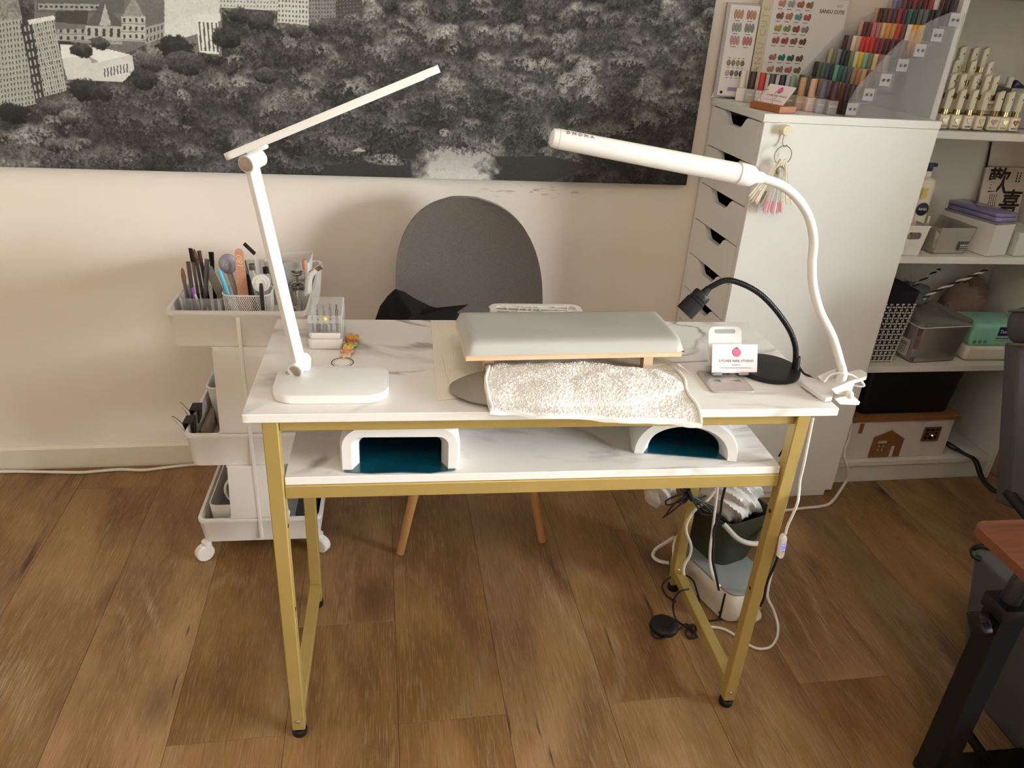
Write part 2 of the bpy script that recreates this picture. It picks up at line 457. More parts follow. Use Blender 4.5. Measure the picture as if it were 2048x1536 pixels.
# ---- floor: oak-look boards, each a piece of its own, on a dark underlay
def floor_material():
    m, n, l, b = nodes_of('oak_board')
    oi = n.new('ShaderNodeObjectInfo'); tc = n.new('ShaderNodeTexCoord')
    sc = n.new('ShaderNodeVectorMath'); sc.operation = 'SCALE'; sc.inputs[0].default_value = (7.3, 3.1, 5.7); l.new(oi.outputs['Random'], sc.inputs['Scale'])
    ad = n.new('ShaderNodeVectorMath'); ad.operation = 'ADD'; l.new(tc.outputs['Object'], ad.inputs[0]); l.new(sc.outputs[0], ad.inputs[1])
    def noise(scale, stretch, detail=4, dist=0.0, rough=0.55):
        mp = n.new('ShaderNodeMapping'); mp.inputs['Scale'].default_value = stretch; l.new(ad.outputs[0], mp.inputs['Vector'])
        t = n.new('ShaderNodeTexNoise'); t.inputs['Scale'].default_value = scale; t.inputs['Detail'].default_value = detail
        t.inputs['Distortion'].default_value = dist; t.inputs['Roughness'].default_value = rough
        l.new(mp.outputs[0], t.inputs['Vector']); return t.outputs['Fac']
    def ramp(f, *st):
        r_ = n.new('ShaderNodeValToRGB'); el = r_.color_ramp.elements
        el[0].position, el[0].color = st[0][0], (*srgb(st[0][1]), 1); el[1].position, el[1].color = st[-1][0], (*srgb(st[-1][1]), 1)
        for p, c in st[1:-1]: x = el.new(p); x.color = (*srgb(c), 1)
        l.new(f, r_.inputs[0]); return r_.outputs[0]
    def mixc(a, bcol, f, mode='MIX'):
        x = n.new('ShaderNodeMix'); x.data_type = 'RGBA'; x.blend_type = mode
        if isinstance(f, float): x.inputs['Factor'].default_value = f
        else: l.new(f, x.inputs['Factor'])
        l.new(a, x.inputs['A'])
        if isinstance(bcol, str): x.inputs['B'].default_value = (*srgb(bcol), 1)
        else: l.new(bcol, x.inputs['B'])
        return x.outputs['Result']
    def mrange(f, a, b_, c=0.0, d=1.0):
        x = n.new('ShaderNodeMapRange'); x.inputs['From Min'].default_value = a; x.inputs['From Max'].default_value = b_
        x.inputs['To Min'].default_value = c; x.inputs['To Max'].default_value = d; l.new(f, x.inputs['Value']); return x.outputs[0]
    def math_(op, a, b_=None):
        x = n.new('ShaderNodeMath'); x.operation = op; l.new(a, x.inputs[0])
        if b_ is not None:
            if isinstance(b_, float): x.inputs[1].default_value = b_
            else: l.new(b_, x.inputs[1])
        return x.outputs[0]
    base = ramp(noise(3.0, (2.2, 0.7, 1), 5, 0.6), (0.28, '#7E5B3A'), (0.45, '#99724A'), (0.6, '#AE875A'), (0.78, '#BE9868'))
    # cathedral rings: contour lines of a long soft noise
    rings = math_('MULTIPLY', noise(1.6, (2.6, 0.55, 1), 1, 0.3), 58.0)
    rs = math_('SINE', rings); rl = mrange(rs, 0.55, 1.0)
    fine = noise(420, (1.0, 0.045, 1), 3)
    rm = math_('MULTIPLY', rl, mrange(noise(4.0, (1.5, 0.5, 1), 2), 0.45, 0.62))
    rm = math_('MULTIPLY', rm, mrange(fine, 0.35, 0.65))
    c1 = mixc(base, '#C2A480', math_('MULTIPLY', rm, 0.8))
    # limed pores: fine pale streaks
    c2 = mixc(c1, '#C4A886', math_('MULTIPLY', mrange(fine, 0.52, 0.70), 0.55))
    c3 = mixc(c2, '#6A4A30', math_('MULTIPLY', mrange(noise(300, (1.0, 0.04, 1), 2), 0.56, 0.72), 0.45))
    # grey-brown drift along the board
    c3 = mixc(c3, '#6E5640', math_('MULTIPLY', mrange(noise(1.5, (4, 0.5, 1), 2), 0.52, 0.75), 0.55))
    # knots with dark heart and cracks
    mpv = n.new('ShaderNodeMapping'); mpv.inputs['Scale'].default_value = (4.6, 2.3, 1); l.new(ad.outputs[0], mpv.inputs['Vector'])
    v = n.new('ShaderNodeTexVoronoi'); v.inputs['Scale'].default_value = 1.0; l.new(mpv.outputs[0], v.inputs['Vector'])
    kd = math_('ADD', v.outputs['Distance'], mrange(noise(30, (1, 0.5, 1), 3), 0, 1, -0.05, 0.05))
    vs = n.new('ShaderNodeSeparateColor'); l.new(v.outputs['Color'], vs.inputs[0])
    keep = mrange(vs.outputs[0], 0.36, 0.40)
    halo = math_('MULTIPLY', mrange(kd, 0.05, 0.24, 1.0, 0.0), keep)
    core = math_('MULTIPLY', mrange(kd, 0.035, 0.085, 1.0, 0.0), keep)
    c4 = mixc(c3, '#5B4330', math_('MULTIPLY', halo, 0.75)); c5 = mixc(c4, '#2A1D14', math_('MULTIPLY', core, 0.85))
    crack = math_('MULTIPLY', mrange(noise(2.3, (14, 0.7, 1), 4, 0.5), 0.655, 0.69), mrange(noise(2.0, (1, 1, 1), 2), 0.5, 0.6))
    c6 = mixc(c5, '#2E2118', math_('MULTIPLY', crack, 0.8))
    # board to board tone
    hs = n.new('ShaderNodeHueSaturation'); l.new(c6, hs.inputs['Color'])
    l.new(mrange(oi.outputs['Random'], 0, 1, 0.64, 0.80), hs.inputs['Value'])
    l.new(mrange(oi.outputs['Random'], 0, 1, 1.08, 0.98), hs.inputs['Saturation'])
    l.new(hs.outputs[0], b.inputs['Base Color'])
    b.inputs['Roughness'].default_value = 0.5
    b.inputs['Specular IOR Level'].default_value = 0.35
    bp = n.new('ShaderNodeBump'); bp.inputs['Strength'].default_value = 0.15; bp.inputs['Distance'].default_value = 0.001
    l.new(fine, bp.inputs['Height']); l.new(bp.outputs[0], b.inputs['Normal'])
    return m
M_FLOOR = floor_material()
M_UNDER = mat('floor_underlay', '#2E2118', 0.9)
bm = BM(); box(bm, (XL - 0.1, YB - 0.1, -0.03), (XR + 0.1, 1.22, -0.006)); floor = struct('floor', bm, M_UNDER)
PWID, PLEN = 0.2275, 1.83
SHARED = {}
def plank_mesh(w, L_):
    k = (round(w, 3), round(L_, 3))
    if k not in SHARED:
        b_ = BM(); box(b_, (0.0003, 0.0003, -0.007), (w - 0.0003, L_ - 0.0003, 0), 0.0008, 1)
        me = bpy.data.meshes.new('plank'); bmesh.ops.recalc_face_normals(b_, faces=b_.faces); b_.to_mesh(me); b_.free(); me.materials.append(M_FLOOR); SHARED[k] = me
    return SHARED[k]
# end joints (distance of the joint from the desk's front line) for each row, as laid
JOINT = {-1: 0.31, -2: 0.012, 0: 0.014, 1: -0.62, 2: 0.017, 3: -0.6, 4: 0.022, 5: -0.62, -3: -0.42, -4: -0.9, 6: -0.75, 7: -0.25, 8: 0.2, -5: 0.1}
for k in range(-9, 14):
    s0 = 0.179 + PWID * k + 0.03           # board edge, measured along the wall
    j = JOINT.get(k, (0.37 * k) % PLEN)
    y = j - 3 * PLEN
    while y < 1.06:
        y0, y1 = max(y, YB), min(y + PLEN, 1.06)
        if y1 - y0 > 0.05:
            o = bpy.data.objects.new('plank', plank_mesh(PWID, y1 - y0)); COL.objects.link(o)
            o.location = WF @ Vector((s0, y0 - 1.062, 0)); o.rotation_euler = (0, 0, A_W); o.parent = floor
        y += PLEN

# ================================================================== the desk
def marble_material():
    m, n, l, b = nodes_of('marble_laminate')
    tc = n.new('ShaderNodeTexCoord')
    mp = n.new('ShaderNodeMapping'); mp.inputs['Rotation'].default_value = (0, 0, R(-42)); mp.inputs['Scale'].default_value = (1.0, 2.6, 1.0)
    mp.inputs['Location'].default_value = (0.37, 0.2, 0); l.new(tc.outputs['Object'], mp.inputs['Vector'])
    def noise(s, d, dist=0.0, src=mp.outputs[0]):
        t = n.new('ShaderNodeTexNoise'); t.inputs['Scale'].default_value = s; t.inputs['Detail'].default_value = d; t.inputs['Distortion'].default_value = dist
        l.new(src, t.inputs['Vector']); return t.outputs['Fac']
    def vein(f, w):
        a = n.new('ShaderNodeMath'); a.operation = 'SUBTRACT'; a.inputs[1].default_value = 0.5; l.new(f, a.inputs[0])
        c = n.new('ShaderNodeMath'); c.operation = 'ABSOLUTE'; l.new(a.outputs[0], c.inputs[0])
        r_ = n.new('ShaderNodeMapRange'); r_.inputs['From Max'].default_value = w; r_.inputs['To Min'].default_value = 1; r_.inputs['To Max'].default_value = 0
        l.new(c.outputs[0], r_.inputs['Value']); return r_.outputs[0]
    def mul(a, c):
        x = n.new('ShaderNodeMath'); x.operation = 'MULTIPLY'; l.new(a, x.inputs[0])
        if isinstance(c, float): x.inputs[1].default_value = c
        else: l.new(c, x.inputs[1])
        return x.outputs[0]
    def rng(f, a, c):
        x = n.new('ShaderNodeMapRange'); x.inputs['From Min'].default_value = a; x.inputs['From Max'].default_value = c; l.new(f, x.inputs['Value']); return x.outputs[0]
    v1 = mul(vein(noise(2.1, 7, 0.9), 0.024), rng(noise(2.6, 2), 0.42, 0.56))
    v2 = mul(vein(noise(1.7, 9, 1.4), 0.055), rng(noise(3.3, 3), 0.44, 0.62))
    mx = n.new('ShaderNodeMix'); mx.data_type = 'RGBA'; mx.inputs['A'].default_value = (*srgb('#E8E3DD'), 1); mx.inputs['B'].default_value = (*srgb('#8A8178'), 1)
    l.new(mul(v2, 0.8), mx.inputs['Factor'])
    m2 = n.new('ShaderNodeMix'); m2.data_type = 'RGBA'; m2.inputs['B'].default_value = (*srgb('#6F675F'), 1)
    l.new(mx.outputs['Result'], m2.inputs['A']); l.new(mul(v1, 0.85), m2.inputs['Factor'])
    l.new(m2.outputs['Result'], b.inputs['Base Color'])
    b.inputs['Roughness'].default_value = 0.38
    return m
M_MARBLE = marble_material()
M_GOLD = mat('gold_paint', '#B39A5A', 0.42, 0.3, var=0.05, scale=18, bump=0.03, bscale=500)
M_BLK = mat('black_plastic', '#0E0E11', 0.5)
M_SCREW = mat('zinc_screw', '#CFC8BC', 0.3, 0.9)
DW, DD, DT = 1.013, 0.400, 0.750
desk = thing('manicure_desk', 'long manicure desk with white marble top and lower shelf on gold metal legs', 'desk', (DW / 2, DD / 2, 0))
bm = BM(); box(bm, (0, 0, DT - 0.0155), (DW, DD, DT), 0.0012, 1); obj('tabletop', bm, M_MARBLE, desk, label='white marble patterned tabletop')
bm = BM(); box(bm, (0.0545, 0.015, 0.605), (0.940, DD - 0.015, 0.6205), 0.001, 1); obj('lower_shelf', bm, M_MARBLE, desk, label='white marble patterned lower shelf')
lx = (0.0285, 0.0535); rx = (0.9415, 0.966)
for xs in (lx, rx):
    for y0 in (0.004, DD - 0.029):
        bm = BM(); box(bm, (xs[0], y0, 0.020), (xs[1], y0 + 0.0245, DT - 0.0157), 0.0015, 1); lg = obj('leg', bm, M_GOLD, desk)
        xc, yc = sum(xs) / 2, y0 + 0.012
        bm = BM(); lathe(bm, [(0.014, 0), (0.015, 0.003), (0.015, 0.012), (0.011, 0.014), (0.011, 0.021)], 20, Matrix.Translation((xc, yc, 0))); obj('foot', bm, M_BLK, lg)
        if y0 < 0.1:
            bm = BM(); lathe(bm, [(0.0045, 0), (0.0045, 0.0012), (0.003, 0.0025), (0, 0.003)], 14, Matrix.Translation((xc, y0, 0.045)) @ Matrix.Rotation(R(90), 4, 'X')); obj('screw', bm, M_SCREW, lg)
            for zz in (0.33, 0.52):
                sx = xs[0] if xs is rx else xs[1]; d = -1 if xs is rx else 1
                bm = BM(); cyl(bm, (sx - d * 0.001, yc, zz), (sx + d * 0.0006, yc, zz), 0.004, seg=12); obj('bolt_hole', bm, M_BLK, lg)
    bm = BM(); box(bm, (xs[0], 0.0287, 0.050), (xs[1], DD - 0.0292, 0.0745), 0.0015, 1); obj('side_stretcher', bm, M_GOLD, desk)
    bm = BM(); box(bm, (xs[0], 0.0287, 0.712), (xs[1], DD - 0.0292, 0.7340), 0.0015, 1); obj('side_rail', bm, M_GOLD, desk)
for y0 in (0.012, DD - 0.034):
    bm = BM(); box(bm, (0.0537, y0, 0.712), (0.9413, y0 + 0.022, 0.7340), 0.0015, 1); obj('top_rail', bm, M_GOLD, desk)
    bm = BM(); box(bm, (0.0537, y0, 0.579), (0.9413, y0 + 0.022, 0.6048), 0.0015, 1); obj('shelf_rail', bm, M_GOLD, desk)

# ================================================================== big black-and-white canvas print on the wall
def make_print():
    S0, S1, Z0, ZF, Z1 = -0.95, 1.071, 0.9075, 1.445, 1.90
    ST = 0.0017
    W_, H_ = int((S1 - S0) / ST), int((ZF - Z0) / ST)
    rng = np.random.RandomState(7)
    xs = S0 + (np.arange(W_) + 0.5) * ST; zs = Z0 + (np.arange(H_) + 0.5) * ST
    X, Z = np.meshgrid(xs, zs)
    def vnoise(cell):
        nx, ny = int((S1 - S0) / cell) + 3, int((ZF - Z0) / cell) + 3
        g = rng.rand(ny, nx)
        fx, fy = (X - S0) / cell, (Z - Z0) / cell
        ix, iy = fx.astype(int), fy.astype(int); tx, ty = fx - ix, fy - iy
        tx, ty = tx*tx*(3-2*tx), ty*ty*(3-2*ty)
        return (g[iy, ix]*(1-tx)+g[iy, ix+1]*tx)*(1-ty)+(g[iy+1, ix]*(1-tx)+g[iy+1, ix+1]*tx)*ty
    n_leaf = 0.5*vnoise(0.0030)+0.35*vnoise(0.0068)+0.15*vnoise(0.018)
    n_mid = 0.6*vnoise(0.03)+0.4*vnoise(0.012)
    n_big = vnoise(0.22)
    n_fine = rng.rand(H_, W_)
    img = 0.16 + 0.12*n_leaf
    # tree crowns, far ones (top) first
    crowns = []
    for k in range(1900):
        z = ZF + 0.03 - (ZF - Z0 + 0.05) * (k / 1900.0)
        near = (ZF - z) / (ZF - Z0)
        r = (0.017 + 0.026 * near) * (0.6 + 1.1 * rng.rand())
        crowns.append((S0 + (S1 - S0) * rng.rand(), z, r, rng.rand(), rng.rand()))
    for cx, cz, r, a, b in crowns:
        i0, i1 = max(0, int((cx - 1.6*r - S0)/ST)), min(W_, int((cx + 1.6*r - S0)/ST)+1)
        j0, j1 = max(0, int((cz - 1.6*r - Z0)/ST)), min(H_, int((cz + 1.6*r - Z0)/ST)+1)
        if i1 <= i0 or j1 <= j0: continue
        sl = (slice(j0, j1), slice(i0, i1))
        dx, dz = (X[sl]-cx)/(1.25*r), (Z[sl]-cz)/(0.95*r)
        d = np.sqrt(dx*dx+dz*dz) + 0.75*(n_mid[sl]-0.5) + 0.75*(n_leaf[sl]-0.5)
        m = np.clip((1.0-d)/0.20, 0, 1)
        lum = 0.155 + 0.24*a*a + 0.05*b
        nearx = np.clip((cx - 0.45)/0.6, 0, 1)
        low = np.clip((1.12 - cz)/0.2, 0, 1)
        lum *= (1 - 0.30*nearx*low) * (1 - 0.22*low)
        sh = lum*(0.58 + 0.68*np.clip(dz*0.75+0.35-0.18*dx, -0.4, 1)) + 0.42*lum*(n_leaf[sl]-0.5)*3.4
        img[sl] = img[sl]*(1-m) + np.clip(sh, 0.035, 1)*m
    img += 0.05*(n_leaf-0.5) + 0.03*(n_fine-0.5)
    img = np.clip(0.21 + (img - 0.21)*1.35, 0.02, 1)
    img *= 0.80 + 0.42*n_big
    def inside(P):
        m = np.zeros(X.shape, bool); n = len(P)
        for i in range(n):
            x0, z0 = P[i]; x1, z1 = P[(i+1) % n]
            if abs(z1 - z0) < 1e-9: continue
            c = ((z0 > Z) != (z1 > Z)) & (X < (x1-x0)*(Z-z0)/(z1-z0)+x0); m ^= c
        return m
    def sz(L): return [(p[0], p[2]) for p in L]
    def fill(P, v, var=0.05):
        m = inside(P); img[m] = v + var*(n_leaf[m]-0.5)*2; return m
    def quad(P, v, nu, nv, wv, wu=0.5, wh=0.55, var=0.05, hz=0.0):
        """facade: quad corners (bl, br, tr, tl), nu x nv dark windows"""
        m = inside(P)
        (ax, az), (bx, bz), (cx, cz), (dx, dz) = P
        # inverse of an almost-parallelogram
        ux, uz = ((bx-ax)+(cx-dx))/2, ((bz-az)+(cz-dz))/2; vx, vz = ((dx-ax)+(cx-bx))/2, ((dz-az)+(cz-bz))/2
        det = ux*vz-uz*vx
        u = ((X-ax)*vz-(Z-az)*vx)/det; v_ = (ux*(Z-az)-uz*(X-ax))/det
        fu, fv = (u*nu) % 1.0, (v_*nv) % 1.0
        w = (np.abs(fu-0.5) < wu/2) & (np.abs(fv-0.5) < wh/2)
        base = v + var*(n_leaf-0.5)*2
        if hz: base = base - hz*((fv < 0.12))
        t = np.where(w, wv, base)
        img[m] = t[m]
        return m
    # ---- the row of old stone buildings, upper left
    fill(sz([(-0.5794, -0.03, 1.333), (-0.6012, -0.03, 1.225), (-0.4218, -0.03, 1.18), (-0.3488, -0.03, 1.213), (-0.1842, -0.03, 1.191), (-0.1666, -0.03, 1.358)]), 0.42)
    fill(sz([(-0.5803, -0.03, 1.302), (-0.5875, -0.03, 1.266), (-0.3956, -0.03, 1.275), (-0.3895, -0.03, 1.313)]), 0.36, 0.03)              # long roof
    quad(sz([(-0.583, -0.03, 1.272), (-0.45, -0.03, 1.278), (-0.4479, -0.03, 1.291), (-0.5805, -0.03, 1.285)]), 0.62, 12, 1, 0.18, 0.55, 0.35)
    fill(sz([(-0.5515, -0.03, 1.247), (-0.4829, -0.03, 1.246), (-0.4743, -0.03, 1.277), (-0.547, -0.03, 1.27)]), 0.24, 0.03)
    quad(sz([(-0.555, -0.03, 1.206), (-0.4108, -0.03, 1.207), (-0.4052, -0.03, 1.242), (-0.55, -0.03, 1.232)]), 0.66, 9, 2, 0.22, 0.38, 0.5, hz=0.2)
    fill(sz([(-0.487, -0.03, 1.242), (-0.4413, -0.03, 1.298), (-0.4046, -0.03, 1.253), (-0.4063, -0.03, 1.242)]), 0.33, 0.04)               # slate roof
    fill(sz([(-0.4555, -0.03, 1.246), (-0.4357, -0.03, 1.292), (-0.4288, -0.03, 1.247)]), 0.72, 0.08)                                 # dormer gable
    quad(sz([(-0.4917, -0.03, 1.216), (-0.4093, -0.03, 1.216), (-0.4045, -0.03, 1.246), (-0.4866, -0.03, 1.244)]), 0.70, 5, 1, 0.2, 0.4, 0.6)
    fill(sz([(-0.4038, -0.03, 1.265), (-0.3696, -0.03, 1.314), (-0.352, -0.03, 1.269)]), 0.58, 0.1)                                # turret
    quad(sz([(-0.4116, -0.03, 1.216), (-0.3575, -0.03, 1.216), (-0.3495, -0.03, 1.271), (-0.4033, -0.03, 1.268)]), 0.74, 4, 3, 0.2, 0.4, 0.45, hz=0.25)
    fill(sz([(-0.3523, -0.03, 1.251), (-0.3454, -0.03, 1.299), (-0.305, -0.03, 1.284), (-0.304, -0.03, 1.258)]), 0.40, 0.04)
    quad(sz([(-0.3584, -0.03, 1.21), (-0.3056, -0.03, 1.23), (-0.3012, -0.03, 1.263), (-0.353, -0.03, 1.247)]), 0.62, 6, 2, 0.2, 0.4, 0.55)
    fill(sz([(-0.3095, -0.03, 1.252), (-0.3004, -0.03, 1.319), (-0.1757, -0.03, 1.326), (-0.1815, -0.03, 1.272)]), 0.84, 0.06)             # white hall
    fill(sz([(-0.3125, -0.03, 1.23), (-0.3092, -0.03, 1.254), (-0.2356, -0.03, 1.28), (-0.2334, -0.03, 1.24), (-0.2645, -0.03, 1.23)]), 0.86, 0.05)
    quad(sz([(-0.2361, -0.03, 1.198), (-0.1896, -0.03, 1.196), (-0.1852, -0.03, 1.269), (-0.2346, -0.03, 1.269)]), 0.90, 5, 1, 0.30, 0.42, 0.9)
    fill(sz([(-0.2454, -0.03, 1.264), (-0.2433, -0.03, 1.281), (-0.1775, -0.03, 1.287), (-0.1794, -0.03, 1.27)]), 0.88, 0.05)
    # apartment blocks along the top
    quad(sz([(-0.1784, -0.03, 1.3), (-0.0394, -0.03, 1.3), (-0.0329, -0.03, 1.388), (-0.17, -0.03, 1.379)]), 0.80, 18, 9, 0.42, 0.42, 0.45)
    quad(sz([(-0.046, -0.03, 1.275), (0.0275, -0.03, 1.272), (0.0344, -0.03, 1.392), (-0.0375, -0.03, 1.388)]), 0.82, 9, 11, 0.36, 0.45, 0.5)
    quad(sz([(0.0284, -0.03, 1.288), (0.0934, -0.03, 1.294), (0.0977, -0.03, 1.396), (0.0344, -0.03, 1.392)]), 0.52, 9, 12, 0.28, 0.45, 0.5)
    quad(sz([(0.0934, -0.03, 1.294), (0.158, -0.03, 1.309), (0.1605, -0.03, 1.4), (0.0977, -0.03, 1.396)]), 0.26, 8, 12, 0.42, 0.4, 0.35)
    # low white building with a portico
    fill(sz([(-0.5487, -0.03, 1.122), (-0.553, -0.03, 1.159), (-0.5496, -0.03, 1.2), (-0.4746, -0.03, 1.199), (-0.3918, -0.03, 1.183), (-0.3924, -0.03, 1.149), (-0.4244, -0.03, 1.121)]), 0.84, 0.04)
    fill(sz([(-0.55, -0.03, 1.197), (-0.4765, -0.03, 1.201), (-0.3961, -0.03, 1.185), (-0.4695, -0.03, 1.164), (-0.4893, -0.03, 1.178), (-0.5533, -0.03, 1.169)]), 0.92, 0.03)
    fill(sz([(-0.4938, -0.03, 1.178), (-0.4713, -0.03, 1.166), (-0.4857, -0.03, 1.161)]), 0.6, 0.03)
    quad(sz([(-0.4665, -0.03, 1.128), (-0.4073, -0.03, 1.142), (-0.4034, -0.03, 1.167), (-0.4649, -0.03, 1.151)]), 0.88, 8, 1, 0.34, 0.45, 0.85)
    # two towers at the left edge
    quad(sz([(-0.7883, -0.03, 1.018), (-0.6295, -0.03, 1.063), (-0.622, -0.03, 1.309), (-0.7212, -0.03, 1.303)]), 0.70, 17, 22, 0.30, 0.45, 0.55, hz=0.12)
    fill(sz([(-0.6719, -0.03, 1.244), (-0.6215, -0.03, 1.251), (-0.6229, -0.03, 1.295), (-0.6613, -0.03, 1.293)]), 0.52, 0.2)
    quad(sz([(-0.6303, -0.03, 1.07), (-0.6059, -0.03, 1.081), (-0.5973, -0.03, 1.244), (-0.6281, -0.03, 1.24)]), 0.20, 3, 9, 0.72, 0.36, 0.6)
    quad(sz([(-0.6082, -0.03, 1.08), (-0.5534, -0.03, 1.097), (-0.5542, -0.03, 1.255), (-0.6016, -0.03, 1.244)]), 0.74, 9, 15, 0.26, 0.42, 0.6, hz=0.2)
    fill(sz([(-0.609, -0.03, 1.239), (-0.5502, -0.03, 1.253), (-0.5519, -0.03, 1.262), (-0.6116, -0.03, 1.248)]), 0.88, 0.1)
    # trees in front of the buildings again
    def clump(c, r, lum, tz=0.9):
        cx, cz = c[0], c[2]
        d = np.sqrt(((X-cx)/(1.3*r))**2+((Z-cz)/(tz*r))**2)+0.5*(n_mid-0.5)+0.4*(n_leaf-0.5)
        m = np.clip((1-d)/0.12, 0, 1)
        img[:] = img*(1-m)+np.clip(lum*(0.7+0.6*np.clip((Z-cz)/r, -0.6, 1))+lum*1.0*(n_leaf-0.5), 0.03, 1)*m
    for c, r, l_ in (((-0.5042, -0.03, 1.189), .020, .25), ((-0.4622, -0.03, 1.206), .018, .3), ((-0.2871, -0.03, 1.205), .036, .17), ((-0.274, -0.03, 1.172), .036, .3), ((-0.3553, -0.03, 1.168), .025, .33),
                     ((-0.5147, -0.03, 1.098), .030, .16), ((-0.4756, -0.03, 1.094), .024, .22), ((-0.3727, -0.03, 1.128), .028, .2), ((-0.5907, -0.03, 1.054), .022, .36), ((-0.5608, -0.03, 1.032), .02, .42), ((-0.6837, -0.03, 1.039), .03, .13),
                     ((-0.1681, -0.03, 1.234), .03, .2), ((-0.1339, -0.03, 1.285), .022, .25), ((-0.0881, -0.03, 1.277), .025, .3), ((-0.0867, -0.03, 1.152), .022, .3), ((-0.0068, -0.03, 1.259), .02, .34), ((0.0536, -0.03, 1.268), .02, .3),
                     ((-0.608, -0.03, 0.9647), .02, .4), ((-0.6643, -0.03, 0.914), .012, .5), ((-0.5369, -0.03, 0.9732), .014, .45)):
        clump(c, r, l_)
    # pale blossoming trees
    for c, r in (((0.5869, -0.03, 1.21), .017), ((0.6267, -0.03, 1.216), .015), ((0.6913, -0.03, 1.176), .022), ((0.745, -0.03, 1.188), .020), ((0.6841, -0.03, 1.151), .010), ((0.3675, -0.03, 1.03), .013)):
        d = np.sqrt(((X-c[0])/(1.3*r))**2+((Z-c[2])/r)**2)+1.0*(n_leaf-0.5)+0.3*(n_mid-0.5)
        m = np.clip((1-d)/0.15, 0, 1)*(n_leaf > 0.40); img[:] = img*(1-m)+(0.52+0.45*(n_leaf-0.4))*m
    # ---- lake at the bottom
    lx0, lz0 = (0.3885, -0.03, 0.9954)[0], (0.3885, -0.03, 0.9954)[2]
    lake = sz([(0.0349, -0.03, 0.9056), (0.0494, -0.03, 0.935), (0.1943, -0.03, 0.9498), (0.2477, -0.03, 0.9803), (0.2877, -0.03, 0.9972), (0.4499, -0.03, 0.9948), (0.4991, -0.03, 0.9724), (0.6602, -0.03, 0.9775), (0.7773, -0.03, 0.9564), (0.6664, -0.03, 0.9047), (0.0342, -0.03, 0.8924)])
    ml = inside(lake); img[ml] = 0.17 + 0.05*(n_leaf[ml]-0.5)
    bx, br = (0.383, -0.03, 0.9448)[0], 0.118
    top = (0.3817, -0.03, 1)[2]
    edge = np.clip((br-np.abs(X-bx-0.02)+0.09*(n_mid-0.5)+0.03*(n_leaf-0.5))/0.055, 0, 1)*np.clip((top+0.012*(n_leaf-0.5)*4+0.02*(n_mid-0.5)-Z)/0.022, 0, 1)
    edge *= (ml | (Z < Z0+0.02)); img[:] = img*(1-edge)+(0.60+0.22*np.clip((top-Z)/0.08, 0, 1)+0.10*(n_leaf-0.5))*edge
    # islet, pavilion, pine, lone tree
    c = (0.2142, -0.03, 0.953)
    d = np.sqrt(((X-c[0])/0.062)**2+((Z-c[2])/0.017)**2)+0.6*(n_mid-0.5)+0.4*(n_leaf-0.5); m = np.clip((1-d)/0.1, 0, 1)
    img[:] = img*(1-m)+(0.30+1.1*(n_leaf-0.42))*m
    img[:] = np.where(inside(sz([(0.1199, -0.03, 0.9736), (0.1398, -0.03, 0.9845), (0.1618, -0.03, 0.9749)])), 0.70, img)
    p0 = (0.5002, -0.03, 1.033); p1 = (0.503, -0.03, 0.9779)
    t = (p0[2]-Z)/(p0[2]-p1[2]); m = (t > 0) & (t < 1) & (np.abs(X-p0[0]) < 0.013*t*(0.6+0.8*n_leaf)); img[m] = (0.45+0.7*(n_leaf-0.5))[m]
    img = np.clip(img, 0.02, 0.97)
    # canvas is slightly faded: lift the blacks
    img = 0.075 + 0.86*img
    lin = np.where(img <= 0.04045, img/12.92, ((img+0.055)/1.055)**2.4)
    # -------- mesh: fine below ZF, coarse above, wrapped edges
    gx = S0 + np.arange(W_+1)*ST; gx[-1] = S1
    gz = np.concatenate([Z0 + np.arange(H_+1)*ST, np.linspace(ZF+0.02, Z1, 24)])
    nx, nz = len(gx), len(gz)
    VX, VZ = np.meshgrid(gx, gz)
    co = np.stack([VX, np.full_like(VX, -0.032), VZ], -1).reshape(-1, 3)
    pad = np.zeros((nz, nx)); pad[:H_, :W_] = lin; pad[H_:, :W_] = lin[-1:, :]*0+0.10+0.05*np.sin(np.arange(W_)*0.07)[None, :]*0.5
    pad[:, W_:] = pad[:, W_-1:W_]
    idx = np.arange(nx*nz).reshape(nz, nx)
    quads = np.stack([idx[:-1, :-1], idx[:-1, 1:], idx[1:, 1:], idx[1:, :-1]], -1).reshape(-1, 4)
    me = bpy.data.meshes.new('canvas_print')
    me.vertices.add(len(co)); me.vertices.foreach_set('co', co.ravel().astype(np.float32))
    me.loops.add(quads.size); me.loops.foreach_set('vertex_index', quads.ravel().astype(np.int32))
    me.polygons.add(len(quads)); me.polygons.foreach_set('loop_start', (np.arange(len(quads))*4).astype(np.int32))
    me.update(calc_edges=True); me.validate()
    ca_ = me.color_attributes.new('print', 'FLOAT_COLOR', 'POINT')
    col = np.ones((len(co), 4), np.float32); g = pad.ravel()
    col[:, 0] = g*1.03; col[:, 1] = g; col[:, 2] = g*0.95
    ca_.data.foreach_set('color', col.ravel())
    return me
def print_material():
    m, n, l, b = nodes_of('canvas_ink')
    at = n.new('ShaderNodeVertexColor'); at.layer_name = 'print'
    l.new(at.outputs[0], b.inputs['Base Color']); b.inputs['Roughness'].default_value = 0.55; b.inputs['Specular IOR Level'].default_value = 0.3
    tc = n.new('ShaderNodeTexCoord'); ck = n.new('ShaderNodeTexNoise'); ck.inputs['Scale'].default_value = 900; l.new(tc.outputs['Object'], ck.inputs['Vector'])
    bp = n.new('ShaderNodeBump'); bp.inputs['Strength'].default_value = 0.1; bp.inputs['Distance'].default_value = 0.0006
    l.new(ck.outputs['Fac'], bp.inputs['Height']); l.new(bp.outputs[0], b.inputs['Normal'])
    return m
canvas = thing('canvas_print', 'large black and white canvas photo print of park trees and city buildings', 'picture', WF @ Vector((0.06, -0.016, 0.907)), A_W)
